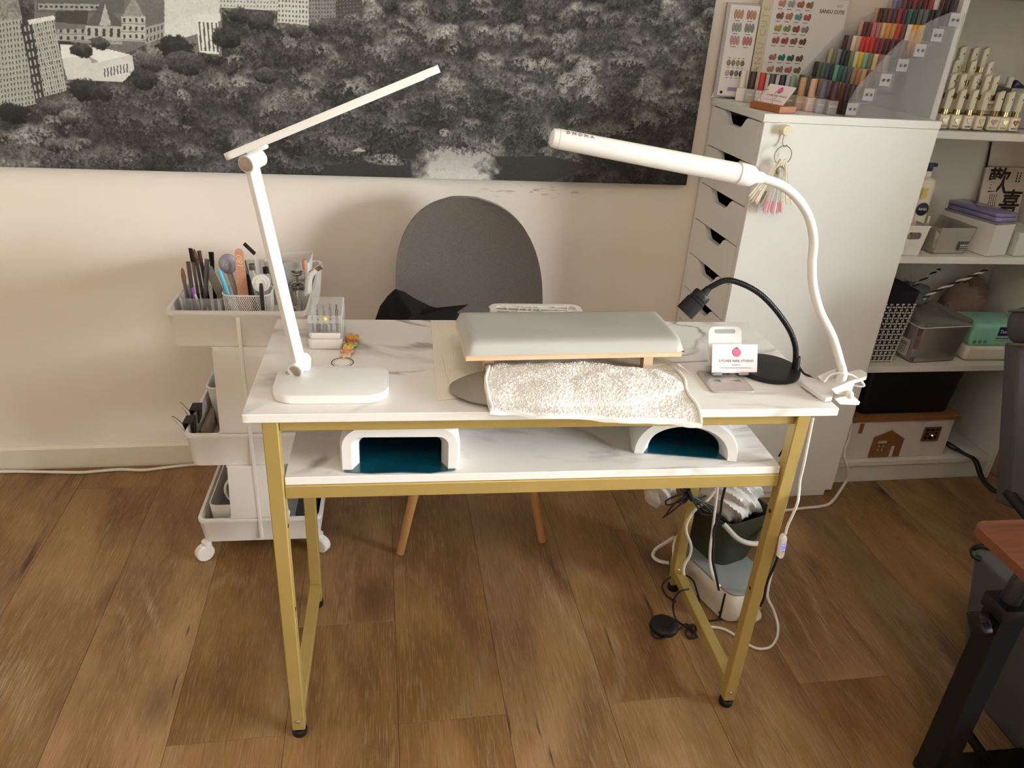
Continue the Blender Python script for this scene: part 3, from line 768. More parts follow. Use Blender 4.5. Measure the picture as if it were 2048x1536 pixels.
bm = BM(); box(bm, (-0.95, -0.0318, 0.9075), (1.071, -0.001, 1.90), 0.002, 1)
obj('canvas_frame', bm, mat('canvas_edge', '#2C2A28', 0.7), canvas, WF)
pm = make_print(); pm.materials.append(print_material())
obj('print', pm, None, canvas, WF)

# ================================================================== drawer cabinet
M_WHT = mat('white_foil', '#E9E6E1', 0.42, var=0.015, scale=6)
M_WHT2 = mat('white_foil_shelf', '#E2DDD6', 0.5, var=0.02, scale=8)
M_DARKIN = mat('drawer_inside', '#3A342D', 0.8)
CX0, CX1, CY0, CY1, CH = 1.117, 1.600, -0.333, -0.006, 1.148
cab = thing('drawer_cabinet', 'tall white drawer cabinet with cut-out grips standing against the wall', 'cabinet', WF @ Vector((1.36, -0.17, 0)), A_W)
bm = BM()
box(bm, (CX0 + 0.004, CY0, 0.022), (CX1, CY0 + 0.016, CH - 0.02), 0.001, 1); box(bm, (CX0 + 0.004, CY1 - 0.016, 0.022), (CX1, CY1, CH - 0.02), 0.001, 1)
box(bm, (CX1 - 0.008, CY0 + 0.016, 0.022), (CX1 - 0.001, CY1 - 0.016, CH - 0.02)); box(bm, (CX0 + 0.03, CY0 + 0.016, 0.022), (CX1 - 0.01, CY1 - 0.016, 0.03))
obj('carcass', bm, M_WHT, cab, WF)
bm = BM(); box(bm, (CX0, CY0 - 0.001, CH - 0.0195), (CX1 + 0.001, CY1 + 0.001, CH), 0.001, 1); obj('cabinet_top', bm, M_WHT, cab, WF)
bm = BM(); box(bm, (CX0 + 0.02, CY0 + 0.004, 0.0), (CX1 - 0.02, CY1 - 0.004, 0.0215), 0.001, 1); obj('plinth', bm, M_WHT, cab, WF)
NDR = 10; dz = 0.1055; z_top = CH - 0.0225
yc, hw = (CY0 + CY1) / 2, (CY1 - CY0) / 2 - 0.0175
for k in range(NDR):
    zt = z_top - k * dz; zb = zt - dz + 0.003
    # front with a curved grip notch in its upper edge
    pts = [(-hw, zb), (hw, zb), (hw, zt)]
    for t in range(0, 13):
        a = t / 12.0
        yy = 0.075 - 0.15 * a
        s_ = min(1, max(0, (0.075 - abs(yy)) / 0.040)); s_ = s_ * s_ * (3 - 2 * s_)
        pts.append((yy, zt - 0.030 * s_))
    pts.append((-hw, zt))
    bm = BM(); prism(bm, pts, 0, 0.015, M=Matrix(((0, 0, 1, CX0 + 0.003), (1, 0, 0, yc), (0, 1, 0, 0), (0, 0, 0, 1))))
    dr = obj('drawer_front', bm, M_WHT, cab, WF)
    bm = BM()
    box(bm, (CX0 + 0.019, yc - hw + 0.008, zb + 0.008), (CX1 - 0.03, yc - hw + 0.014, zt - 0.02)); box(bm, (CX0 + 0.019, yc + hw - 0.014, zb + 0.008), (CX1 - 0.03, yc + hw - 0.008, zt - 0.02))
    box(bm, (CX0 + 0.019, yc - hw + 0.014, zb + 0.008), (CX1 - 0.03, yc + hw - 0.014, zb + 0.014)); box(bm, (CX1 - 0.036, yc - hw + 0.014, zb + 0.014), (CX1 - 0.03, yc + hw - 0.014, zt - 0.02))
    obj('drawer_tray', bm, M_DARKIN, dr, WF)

# ================================================================== bookcase
BX0, BX1, BY = 1.6065, 2.222, -0.276
bookcase = thing('bookcase', 'tall white bookcase with open shelves to the right of the drawer cabinet', 'bookcase', WF @ Vector((1.9, -0.14, 0)), A_W)
for x0 in (BX0, BX1 - 0.018):
    bm = BM(); box(bm, (x0, BY, 0), (x0 + 0.018, -0.006, 2.02), 0.001, 1); obj('side_panel', bm, M_WHT2, bookcase, WF)
for zt, th in ((0.085, 0.018), (0.428, 0.020), (0.775, 0.020), (1.118, 0.020), (1.46, 0.02), (2.02, 0.018)):
    bm = BM(); box(bm, (BX0 + 0.0185, BY + 0.002, zt - th), (BX1 - 0.0185, -0.010, zt), 0.001, 1); obj('shelf', bm, M_WHT2, bookcase, WF)
bm = BM(); box(bm, (BX0 + 0.0185, -0.0095, 0.02), (BX1 - 0.0185, -0.0065, 2.0)); obj('back_panel', bm, mat('white_backboard', '#D8D0C6', 0.6, var=0.02), bookcase, WF)
bm = BM(); box(bm, (BX0 + 0.0185, BY + 0.012, 0), (BX1 - 0.0185, BY + 0.026, 0.0665), 0.001, 1); obj('plinth_board', bm, M_WHT2, bookcase, WF)

# ================================================================== grey shell chair behind the desk
M_FELT = mat('charcoal_fabric', '#665C55', 0.95, var=0.30, scale=420, bump=0.5, bscale=900, sheen=0.3)
M_BEECH = mat('beech_leg', '#B5844F', 0.5, var=0.12, scale=14, stretch=(9, 9, 1))
chair = thing('shell_chair', 'charcoal fabric shell chair with round back and wooden legs behind the desk', 'chair', (0.43, 0.73, 0))
bm = BM()
def back_pt(u, v):
    # v: 0 = front of the seat, 1 = top of the back ; u: -1..1 across
    uu = u * 2 - 1
    path = [(0.50, 0.425), (0.56, 0.442), (0.70, 0.435), (0.80, 0.44), (0.865, 0.49), (0.885, 0.58), (0.897, 0.68), (0.912, 0.76), (0.926, 0.84), (0.934, 0.882)]
    wid = [0.17, 0.205, 0.215, 0.215, 0.21, 0.204, 0.196, 0.176, 0.128, 0.0]
    t = v * (len(path) - 1); i = min(int(t), len(path) - 2); f = t - i
    y = path[i][0] * (1 - f) + path[i+1][0] * f; z = path[i][1] * (1 - f) + path[i+1][1] * f
    w = wid[i] * (1 - f) + wid[i+1] * f
    if z > 0.58: w = 0.200 * max(0.0, 1 - min(1, (z - 0.58) / 0.302) ** 3) ** 0.42
    w = max(w, 0.035)
    c = abs(uu) ** 2.0 * (w / 0.2)
    y -= 0.045 * c * min(1, max(0, (v - 0.35) * 3)); z += 0.045 * c * (1 - min(1, max(0, (v - 0.3) * 3)))
    xc = 0.447 - 0.03 * min(1, max(0, (z - 0.45) / 0.45))
    return Vector((xc + uu * w, y, z))
def back_rear(u, v):
    p = back_pt(u, v); k = min(1, max(0, (v - 0.28) / 0.2)); k = k * k * (3 - 2 * k)
    return p + Vector((0, 0.022 * k, -0.022 * (1 - k)))
Fa, Fb = grid(bm, 24, 90, back_pt), grid(bm, 24, 90, back_rear)
loop_ = lambda G: G[0] + [r_[-1] for r_ in G[1:-1]] + G[-1][::-1] + [r_[0] for r_ in G[-2:0:-1]]
la, lb_ = loop_(Fa), loop_(Fb)
for i in range(len(la)): bm.faces.new((la[i], la[(i+1) % len(la)], lb_[(i+1) % len(la)], lb_[i]))
obj('seat_shell', bm, M_FELT, chair, smooth=60)
for (fx, fy), (tx, ty) in (((0.2425, 0.5656), (0.335, 0.66)), ((0.640, 0.595), (0.555, 0.67)), ((0.262, 0.915), (0.335, 0.82)), ((0.622, 0.925), (0.555, 0.82))):
    bm = BM(); cyl(bm, (fx, fy, 0.0), (tx, ty, 0.405), 0.0105, 0.016, 14); obj('leg', bm, M_BEECH, chair)
bm = BM()
for a, b in (((0.335, 0.66), (0.555, 0.82)), ((0.555, 0.67), (0.335, 0.82))): tube(bm, [(a[0], a[1], 0.40), (b[0], b[1], 0.40)], 0.007, 8, 0)
obj('under_frame', bm, M_BLK, chair)
# black garment lying over the seat corner
bm = BM()
M_GARM = mat('black_cloth', '#0E0D0F', 0.95, var=0.15, scale=60, bump=0.3, bscale=300)
rg = random.Random(3)
out = [(0.1811, 0.8, 0.5859), (0.195, 0.79, 0.6292), (0.2146, 0.79, 0.6569), (0.2339, 0.79, 0.6762), (0.2568, 0.785, 0.6715), (0.2848, 0.78, 0.6546), (0.3234, 0.775, 0.6362), (0.3622, 0.77, 0.6274), (0.3909, 0.77, 0.6249), (0.4044, 0.77, 0.611), (0.41, 0.76, 0.5755)]
V0 = []
for i, p in enumerate(out):
    V0.append([Vector(p) + Vector((0, 0.0, 0)), Vector((p[0] * 0.55 + 0.33 * 0.45, p[1] - 0.035 - 0.01 * (i % 2), p[2] - 0.05)), Vector((p[0] * 0.8 + 0.33 * 0.2, p[1] - 0.05, 0.56)), Vector((p[0] * 0.9 + 0.033, p[1] - 0.045 - 0.012 * (i % 3), 0.475))])
    V0[-1].insert(0, Vector((p[0], p[1] + 0.05, p[2] - 0.03)))
rows = [[bm.verts.new(c) for c in r_] for r_ in V0]
for a, b in zip(rows, rows[1:]):
    for i in range(4): bm.faces.new((a[i], a[i+1], b[i+1], b[i]))
bmesh.ops.subdivide_edges(bm, edges=bm.edges, cuts=2, use_grid_fill=True, smooth=0.6)
thicken(bm, 0.006)
tag(obj('black_garment', bm, M_GARM, smooth=80), 'black garment slung over the left side of the grey shell chair', 'garment')

# ================================================================== white three-tier trolley
M_PLAW = mat('white_plastic', '#E2DCD4', 0.40, var=0.01, scale=5)
TX0, TX1, TY0, TY1 = -0.268, 0.040, 0.565, 0.945
TXC = (TX0 + TX1) / 2
trolley = thing('storage_trolley', 'white plastic three-tier trolley with open trays standing left of the desk', 'trolley', (TXC, 0.755, 0))
def tray(bm, z0, z1, x0=TX0, x1=TX1, y0=TY0, y1=TY1, wall=0.007, r=0.018, draft=0.008):
    w, h = x1 - x0, y1 - y0; C0 = Matrix.Translation(((x0 + x1) / 2, (y0 + y1) / 2, 0))
    def ring(ww, hh, rr, z): return [bm.verts.new(C0 @ Vector((a, b, z))) for a, b in rrect(ww, hh, rr, 5)]
    L = [ring(w - 2*draft, h - 2*draft, r, z0), ring(w - 0.003, h - 0.003, r, z1 - 0.012), ring(w, h, r, z1 - 0.010), ring(w, h, r, z1), ring(w - 2*wall, h - 2*wall, r - 0.004, z1), ring(w - 2*wall - 2*draft, h - 2*wall - 2*draft, r - 0.004, z0 + 0.006)]
    n = len(L[0])
    for a, b in zip(L, L[1:]):
        for i in range(n): bm.faces.new((a[i], a[(i+1) % n], b[(i+1) % n], b[i]))
    bm.faces.new(L[0][::-1]); bm.faces.new(L[-1])
TRAYZ = ((0.612, 0.699), (0.290, 0.383), (0.056, 0.130))
for z0, z1 in TRAYZ:
    bm = BM(); tray(bm, z0, z1); obj('tray', bm, M_PLAW, trolley, smooth=40)
# end panels carrying the trays, with a raised rib down the middle
for y0, y1 in ((TY0 - 0.0035, TY0 + 0.028), (TY1 - 0.030, TY1 + 0.0035)):
    for zb, zt in ((0.384, 0.611), (0.131, 0.289)):
        pts = [(-0.074, zb), (0.074, zb), (0.066, zb + 0.012), (0.061, zt - 0.012), (0.066, zt), (-0.066, zt), (-0.061, zt - 0.012), (-0.066, zb + 0.012)]
        bm = BM(); prism(bm, pts, y0 + 0.004, y1, bev=0.003, M=Matrix(((1, 0, 0, TXC), (0, 0, 1, 0), (0, 1, 0, 0), (0, 0, 0, 1)))); obj('end_panel', bm, M_PLAW, trolley)
    bm = BM(); yy = y0 if y0 < 0.7 else y1 - 0.0001
    box(bm, (TXC - 0.0045, TY0 - 0.0012 if y0 < 0.7 else TY1 - 0.006, 0.066), (TXC + 0.0045, TY0 + 0.006 if y0 < 0.7 else TY1 + 0.0012, 0.685), 0.0015, 2); obj('rib', bm, M_PLAW, trolley)
for cx, cy, a in ((-0.262, 0.572, 35), (0.034, 0.590, 145), (-0.245, 0.92, 20), (0.02, 0.93, 170)):
    t_ = Matrix.Translation((cx, cy, 0)) @ Matrix.Rotation(R(a), 4, 'Z')
    bm = BM(); lathe(bm, [(0.021, 0), (0.0235, 0.003), (0.0235, 0.019), (0.020, 0.0225), (0.009, 0.023)], 20, t_ @ Matrix.Translation((0, -0.011, 0.0236)) @ Matrix.Rotation(R(-90), 4, 'X'))
    ct = obj('caster', bm, M_PLAW, trolley)
    bm = BM(); box(bm, (-0.014, -0.008, 0.020), (0.020, 0.010, 0.046), 0.006, 3, t_); lathe(bm, [(0.013, 0.04), (0.012, 0.0565)], 14, t_ @ Matrix.Translation((0.008, 0, 0))); obj('caster_fork', bm, M_PLAW, ct)

# ================================================================== grey recliner at the right edge
M_GREYUP = mat('grey_upholstery', '#4A4848', 0.85, var=0.08, scale=400, bump=0.25, bscale=700)
M_PIPING = mat('recliner_piping', '#6E675E', 0.8)
rec = thing('recliner', 'dark grey upholstered recliner with piped headrest at the right edge of the room', 'armchair', (1.95, -0.1, 0))
# side silhouette of the base, leaning back at its rear edge
bm = BM(); prism(bm, [(-0.72, 0.0), (0.030, 0.0), (0.085, 0.17), (0.132, 0.300), (-0.72, 0.300)], 1.535, 2.30, bev=0.012, M=Matrix(((0, 0, 1, 0), (1, 0, 0, 0), (0, 1, 0, 0), (0, 0, 0, 1))), seg=3)
obj('base', bm, M_GREYUP, rec)
bm = BM(); prism(bm, [(0.322, 0.270), (0.483, 0.655), (0.533, 0.640), (0.375, 0.255)], 1.792, 2.28, bev=0.010, M=Matrix(((0, 0, 1, 0), (1, 0, 0, 0), (0, 1, 0, 0), (0, 0, 0, 1))), seg=3)
bk = obj('backrest', bm, M_GREYUP, rec)
bm = BM(); box(bm, (-0.262, -0.060, -0.050), (0.262, 0.060, 0.050), 0.040, 5, Matrix.Translation((2.050, 0.505, 0.700)) @ Matrix.Rotation(R(-22), 4, 'X')); hd = obj('headrest', bm, M_GREYUP, rec)
MH = Matrix.Translation((2.050, 0.505, 0.700)) @ Matrix.Rotation(R(-22), 4, 'X')
for s_ in (-0.046, 0.040):
    bm = BM(); tube(bm, [MH @ Vector(p) for p in ((0.2, -0.059, s_), (-0.225, -0.059, s_), (-0.252, -0.035, s_), (-0.258, 0, s_), (-0.245, 0.05, s_))], 0.004, 8, 5); obj('piping', bm, M_PIPING, hd)
for x0 in (1.80, 2.20):
    bm = BM(); cyl(bm, (x0, 0.110, 0.245), (x0, 0.355, 0.300), 0.014); obj('hinge_bracket', bm, M_BLK, rec)
bm = BM(); box(bm, (2.31, -0.72, 0.0), (2.48, 0.36, 0.66), 0.03, 4); obj('added_light_blocker', bm, M_GREYUP, rec)  # unseen block added to keep low light off the floor and cabinet
# pull loop on the base
bm = BM(); tube(bm, [(1.53, 0.1004, 0.3052), (1.52, 0.1107, 0.3057), (1.52, 0.1201, 0.3178), (1.525, 0.1083, 0.3342), (1.54, 0.093, 0.3389)], 0.006, 8, 6); obj('pull_loop', bm, M_BLK, rec)

# ================================================================== wooden side table on a black column
M_WAL = mat('walnut_laminate', '#744630', 0.5, var=0.30, scale=9, stretch=(1.4, 16, 1))
M_BLKM = mat('black_steel', '#0C0D0F', 0.5, 0.2, var=0.1)
stab = thing('side_table', 'wood-topped side table on a black metal column in the right foreground', 'table', (1.32, -0.19, 0))
C_T = (1.222, -0.139)      # far left corner of the top
bm = BM(); prism(bm, [(x + 1.222 + 0.30, y - 0.139 - 0.20) for x, y in rrect(0.60, 0.40, 0.022, 6)], 0.584, 0.602, bev=0.0015); obj('table_top', bm, M_WAL, stab)
bm = BM(); prism(bm, [(x + 1.222 + 0.30, y - 0.139 - 0.20) for x, y in rrect(0.6012, 0.4012, 0.0225, 6)], 0.5855, 0.6005); obj('edge_band', bm, mat('edge_band', '#6E3F27', 0.5, var=0.1), stab)
cx, cy = 1.305, -0.195
bm = BM(); box(bm, (cx - 0.024, cy - 0.024, 0.032), (cx + 0.024, cy + 0.024, 0.462), 0.002, 1); obj('column', bm, M_BLKM, stab)
bm = BM(); box(bm, (cx - 0.029, cy - 0.029, 0.440), (cx + 0.029, cy + 0.029, 0.470), 0.004, 2); obj('collar', bm, M_BLK, stab)
bm = BM(); tube(bm, [(cx, cy, 0.43), (cx, cy, 0.49), (cx + 0.012, cy, 0.53), (cx + 0.045, cy, 0.56), (cx + 0.10, cy, 0.574)], 0.016, 14, 6); obj('inner_tube', bm, mat('dark_steel', '#3A3B3E', 0.4, 0.6), stab)
bm = BM(); box(bm, (cx + 0.06, -0.26, 0.5745), (cx + 0.36, -0.15, 0.5838), 0.001); obj('top_bracket', bm, M_BLKM, stab)
kn = Matrix.Translation((cx - 0.026, cy - 0.004, 0.425)) @ Matrix.Rotation(R(-90), 4, 'Y')
bm = BM()
pts = [((0.019 + 0.006 * math.cos(4 * a)) * math.cos(a), (0.019 + 0.006 * math.cos(4 * a)) * math.sin(a)) for a in [2 * PI * i / 40 for i in range(40)]]
prism(bm, pts, 0.012, 0.030, kn, bev=0.003); cyl(bm, kn @ Vector((0, 0, 0)), kn @ Vector((0, 0, 0.014)), 0.008); obj('clamp_knob', bm, M_BLK, stab)
bm = BM(); box(bm, (cx - 0.025, cy - 0.025, 0.010), (1.525, cy + 0.025, 0.034), 0.003, 2); obj('foot_bar', bm, M_BLKM, stab)
bm = BM(); box(bm, (cx - 0.025, cy - 0.40, 0.010), (cx + 0.025, cy - 0.027, 0.034), 0.003, 2); obj('foot_bar', bm, M_BLKM, stab)
for p in ((cx, cy - 0.36), (1.50, cy), (cx, cy)):
    bm = BM(); cyl(bm, (p[0], p[1], 0), (p[0], p[1], 0.0098), 0.016); obj('foot_pad', bm, M_BLK, stab)
bm = BM(); tube(bm, [(cx + 0.022, cy + 0.0, 0.150), (cx + 0.12, cy, 0.034)], 0.010, 12, 0); obj('brace', bm, M_BLKM, stab)

# ================================================================== things on the desk
TZ = DT  # table surface
M_LAMPW = mat('lamp_white', '#E3E0DC', 0.38, var=0.01)
M_BRUSHED = mat('brushed_cap', '#B9AA9C', 0.28, 0.9, var=0.15, scale=40)
# ---- folding LED desk lamp
lamp = thing('folding_desk_lamp', 'white folding LED desk lamp with flat base and thin arm at the desk left', 'desk lamp', (0.135, 0.10, TZ))
bm = BM(); prism(bm, [(x + 0.134, y + 0.090) for x, y in rrect(0.188, 0.112, 0.030, 8)], TZ + 0.0005, TZ + 0.0155, bev=0.0025, seg=3); lb = obj('lamp_base', bm, M_LAMPW, lamp)
bm = BM(); tube(bm, [(0.060 + 0.006 * math.cos(a), 0.117 + 0.006 * math.sin(a), TZ + 0.0158) for a in [R(20 + 320 * i / 14) for i in range(15)]], 0.0005, 6, 0); tube(bm, [(0.060, 0.117, TZ + 0.0158), (0.066, 0.117, TZ + 0.0158)], 0.0005, 6, 0)
obj('power_mark', bm, mat('mark_brown', '#8A6A50', 0.5), lb)
pA, pB = Vector((0.0765, 0.125, TZ + 0.030)), Vector((0.0215, 0.150, 1.118))
# lower knuckle: barrel lying towards the camera with a brushed cap
bm = BM(); cyl(bm, pA + Vector((0.006, 0.022, 0)), pA + Vector((-0.006, -0.018, -0.006)), 0.0125, seg=24); kn_ = obj('lower_hinge', bm, M_LAMPW, lamp)
bm = BM(); cyl(bm, pA + Vector((-0.0055, -0.0178, -0.006)), pA + Vector((-0.0062, -0.0192, -0.0064)), 0.0100, seg=24); obj('hinge_cap', bm, M_BRUSHED, kn_)
bm = BM(); box(bm, (0.074, 0.122, TZ + 0.015), (0.094, 0.146, TZ + 0.030), 0.004, 2); obj('hinge_block', bm, M_LAMPW, lamp)
da = (pB - pA).normalized(); fa = Vector((0.60, -0.80, 0)); fa = (fa - da * fa.dot(da)).normalized(); sa_ = fa.cross(da)
Ma = Matrix(((sa_.x, fa.x, da.x, pA.x), (sa_.y, fa.y, da.y, pA.y), (sa_.z, fa.z, da.z, pA.z), (0, 0, 0, 1)))
L_ = (pB - pA).length
bm = BM(); box(bm, (-0.0090, -0.0085, 0.0), (0.0090, 0.0085, L_), 0.0015, 2, Ma); obj('arm', bm, M_LAMPW, lamp)
bm = BM(); cyl(bm, pB + Vector((0.012, 0.016, -0.003)), pB + Vector((-0.004, -0.016, -0.008)), 0.0135, seg=24); kt = obj('upper_hinge', bm, M_LAMPW, lamp)
bm = BM(); cyl(bm, pB + Vector((-0.004, -0.016, -0.008)), pB + Vector((-0.0046, -0.0174, -0.0083)), 0.0110, seg=24); obj('hinge_cap', bm, M_BRUSHED, kt)
h0, h1 = Vector((-0.0111, 0.15, 1.118)), Vector((0.308, 0.15, 1.258))
ex = (h1 - h0).normalized(); ey = Vector((0, 1, -0.10)); ey = (ey - ex * ey.dot(ex)).normalized(); ez = ex.cross(ey)
Mh = Matrix(((ex.x, ey.x, ez.x, h0.x), (ex.y, ey.y, ez.y, h0.y), (ex.z, ey.z, ez.z, h0.z), (0, 0, 0, 1)))
HL = (h1 - h0).length
bm = BM(); prism(bm, [(x + HL / 2, y) for x, y in rrect(HL, 0.052, 0.012, 5)], -0.0055, 0.0055, Mh, bev=0.003, seg=3); hd = obj('lamp_head', bm, M_LAMPW, lamp)
bm = BM(); prism(bm, [(x + HL / 2 + 0.02, y) for x, y in rrect(HL - 0.09, 0.040, 0.008, 4)], -0.0062, -0.0050, Mh); obj('diffuser', bm, mat('diffuser_white', '#F6F4F0', 0.6), hd)
bm = BM(); box(bm, (0.030, -0.012, -0.0115), (0.062, 0.012, -0.004), 0.003, 2, Mh); obj('head_bracket', bm, M_LAMPW, lamp)

# ---- drill-bit box with a clear lid
M_CLEAR = clear_mat('clear_lid', '#EFEDEC', 0.08, 0.14)
bx = thing('drill_bit_box', 'small white drill bit box with clear lid at the back of the desk', 'box', (0.110, 0.295, TZ))
bm = BM(); prism(bm, [(x + 0.1085, y + 0.298) for x, y in rrect(0.0635, 0.098, 0.008, 4)], TZ + 0.0005, TZ + 0.020, bev=0.002); obj('box_base', bm, M_PLAW, bx)
bm = BM(); prism(bm, [(x + 0.1085, y + 0.298) for x, y in rrect(0.0600, 0.094, 0.007, 4)], TZ + 0.0202, TZ + 0.032, bev=0.002); obj('bit_holder', bm, M_PLAW, bx)
lidp = [(0.2535, TZ + 0.0205), (0.3435, TZ + 0.0205), (0.3435, TZ + 0.070), (0.330, TZ + 0.074), (0.2700, TZ + 0.060), (0.2535, TZ + 0.051)]
bm = BM()
for xx in (0.0775, 0.1385):
    prism(bm, lidp, xx, xx + 0.001, M=Matrix(((0, 0, 1, 0), (1, 0, 0, 0), (0, 1, 0, 0), (0, 0, 0, 1))))
for a, b in zip(lidp[1:], lidp[2:] + lidp[:1]):
    q = [bm.verts.new((0.0785, *a)), bm.verts.new((0.1385, *a)), bm.verts.new((0.1385, *b)), bm.verts.new((0.0785, *b))]; bm.faces.new(q)
obj('clear_lid', bm, M_CLEAR, bx, smooth=None)
M_BIT = mat('bit_steel', '#A9A29B', 0.3, 0.9)
M_BITB = mat('bit_brown', '#5A3A32', 0.6); M_BITY = mat('bit_yellow', '#E0C860', 0.5)
for i, (xx, yy, rr, hh, mm) in enumerate(((0.086, 0.262, 0.0022, 0.020, M_BIT), (0.0965, 0.262, 0.0045, 0.013, M_BITB), (0.1085, 0.262, 0.0050, 0.012, M_BIT), (0.1200, 0.262, 0.0020, 0.024, M_BIT), (0.1310, 0.262, 0.0024, 0.022, M_BIT),
                                          (0.092, 0.295, 0.0022, 0.030, M_BIT), (0.104, 0.295, 0.0025, 0.028, M_BIT), (0.116, 0.295, 0.0030, 0.032, M_BIT), (0.128, 0.295, 0.0030, 0.030, M_BITB))):
    bm = BM(); z0 = TZ + 0.0325
    lathe(bm, [(rr, z0), (rr, z0 + hh), (rr * 0.4, z0 + hh + 0.001), (rr * 0.4, z0 + hh + 0.010), (0, z0 + hh + 0.0105)], 12, Matrix.Translation((xx, yy, 0))); d_ = obj('drill_bit', bm, mm, bx)
    if i == 2:
        bm = BM(); ball(bm, (xx, yy, z0 + hh + 0.012), 0.0045, 10, 8); obj('bit_tip', bm, M_BITY, d_)

# ---- colourful charm with a white oval disc
ch = thing('charm', 'colourful layered charm with a black-rimmed white disc lying behind the lamp base', 'charm', (0.160, 0.235, TZ))
c0 = Vector((0.1438, 0.1868, 0.7515)); c1 = Vector((0.1546, 0.2686, 0.757))
dirn = (c1 - c0).normalized(); ang = math.atan2(dirn.y, dirn.x)
bm = BM(); lathe(bm, [(0.0205, 0), (0.0205, 0.002), (0, 0.002)], 32, Matrix.Translation((c0.x, c0.y, TZ + 0.0005))); dsc = obj('oval_disc', bm, mat('charm_white', '#EFEAE0', 0.3), ch)
bm = BM(); tube(bm, [(c0.x + 0.0195 * math.cos(a), c0.y + 0.0195 * math.sin(a), TZ + 0.0026) for a in [2 * PI * i / 32 for i in range(33)]], 0.0009, 6, 0); obj('black_rim', bm, mat('charm_black', '#2A2622', 0.4), dsc)
bm = BM(); tube(bm, [(c0.x + 0.0150 * math.cos(a), c0.y + 0.0150 * math.sin(a), TZ + 0.0026) for a in [2 * PI * i / 32 for i in range(33)]], 0.0004, 6, 0); obj('inner_ring', bm, mat('charm_grey', '#8A8A84', 0.4), dsc)
for t, rr, hz, col in ((0.34, 0.010, 0.004, '#E8C49A'), (0.52, 0.0125, 0.006, '#E2A08C'), (0.68, 0.010, 0.008, '#E9C15C'), (0.86, 0.0135, 0.007, '#A9B25A'), (1.03, 0.0105, 0.009, '#C9603E'), (1.18, 0.0125, 0.011, '#DDAA55')):
    p = c0 + (c1 - c0) * t
    bm = BM(); lathe(bm, [(rr * 0.6, 0), (rr, 0.0015), (rr, 0.003), (rr * 0.45, 0.0055), (0, 0.0065)], 20, Matrix.Translation((p.x, p.y, TZ + hz - 0.003)) @ Matrix.Rotation(R(-8), 4, 'X'))
    for k in range(5):
        a = 2 * PI * k / 5 + t * 9; ball(bm, (p.x + rr * 0.8 * math.cos(a), p.y + rr * 0.8 * math.sin(a), TZ + hz + 0.0005), rr * 0.28, 8, 6)
    obj('charm_piece', bm, mat('charm_' + col[1:], col, 0.4, var=0.15, scale=220), ch)

# ---- paper sheets under the arm rest
def sheet_material():
    m, n, l, b = nodes_of('embossed_paper')
    tc = n.new('ShaderNodeTexCoord'); ck = n.new('ShaderNodeTexWave'); ck.inputs['Scale'].default_value = 70; ck.bands_direction = 'X'
    l.new(tc.outputs['Object'], ck.inputs['Vector'])
    c2 = n.new('ShaderNodeTexWave'); c2.inputs['Scale'].default_value = 70; c2.bands_direction = 'Y'; l.new(tc.outputs['Object'], c2.inputs['Vector'])
    ml = n.new('ShaderNodeMath'); ml.operation = 'MULTIPLY'; l.new(ck.outputs['Fac'], ml.inputs[0]); l.new(c2.outputs['Fac'], ml.inputs[1])
    bp = n.new('ShaderNodeBump'); bp.inputs['Strength'].default_value = 0.5; bp.inputs['Distance'].default_value = 0.0006
    l.new(ml.outputs[0], bp.inputs['Height']); l.new(bp.outputs[0], b.inputs['Normal'])
    mx = n.new('ShaderNodeMix'); mx.data_type = 'RGBA'; mx.inputs['A'].default_value = (*srgb('#E4D9CA'), 1); mx.inputs['B'].default_value = (*srgb('#F1E8DC'), 1)
    l.new(ml.outputs[0], mx.inputs['Factor']); l.new(mx.outputs['Result'], b.inputs['Base Color']); b.inputs['Roughness'].default_value = 0.9
    return m
M_SHEET = sheet_material()
def sheet(P4, z, label):
    bm = BM(); a, b, c, d = [Vector(p) for p in P4]
    def f(u, v):
        p = (a * (1 - u) + b * u) * (1 - v) + (d * (1 - u) + c * u) * v
        return Vector((p.x, p.y, z + 0.0006 * math.sin(9 * u) * math.sin(7 * v + 1) + 0.0006))
    grid(bm, 24, 16, f); thicken(bm, 0.0008)
    return tag(obj('paper_sheet', bm, M_SHEET), label, 'paper', 'paper sheets under the arm rests')
sheet(((0.3074, 0.0407, 0.751), (0.7553, 0.1292, 0.751), (0.7951, 0.391, 0.751), (0.3109, 0.3941, 0.751)), TZ + 0.0008, 'thin cream embossed paper sheet spread under the grey arm rest')
sheet(((0.3344, 0.0454, 0.752), (0.7598, 0.1791, 0.752), (0.7431, 0.2562, 0.752), (0.3242, 0.2362, 0.752)), TZ + 0.0030, 'smaller cream paper sheet laid on top of the larger one')

# ---- arm rest: grey cushion on a wooden stand
M_PU = mat('grey_leatherette', '#B3AFA9', 0.42, var=0.03, scale=12, bump=0.06, bscale=700)
M_ASH = mat('pale_wood', '#E0BE9A', 0.5, var=0.10, scale=10, stretch=(1.5, 16, 16))
AR = Matrix.Translation((0.553, 0.172, 0)) @ Matrix.Rotation(R(2.6), 4, 'Z')
rest = thing('arm_rest', 'long grey padded arm rest on a pale wooden stand', 'arm rest', (0.553, 0.172, TZ), R(2.6))
bm = BM(); box(bm, (-0.198, -0.070, 0.7985), (0.196, 0.080, 0.8105), 0.001, 1, AR); obj('wood_board', bm, M_ASH, rest)
bm = BM()
def pad(u, v):
    x, y = (u * 2 - 1), (v * 2 - 1)
    e_ = (1 - abs(x) ** 40) * (1 - abs(y) ** 9)
    return Vector((x * (0.201 - 0.003 * (1 - e_)), (y * 0.0815 + 0.0065), 0.8112 + 0.022 * max(0.0, e_) ** 0.45))
grid(bm, 48, 28, pad)
be = [e_ for e_ in bm.edges if e_.is_boundary]; bmesh.ops.contextual_create(bm, geom=be)
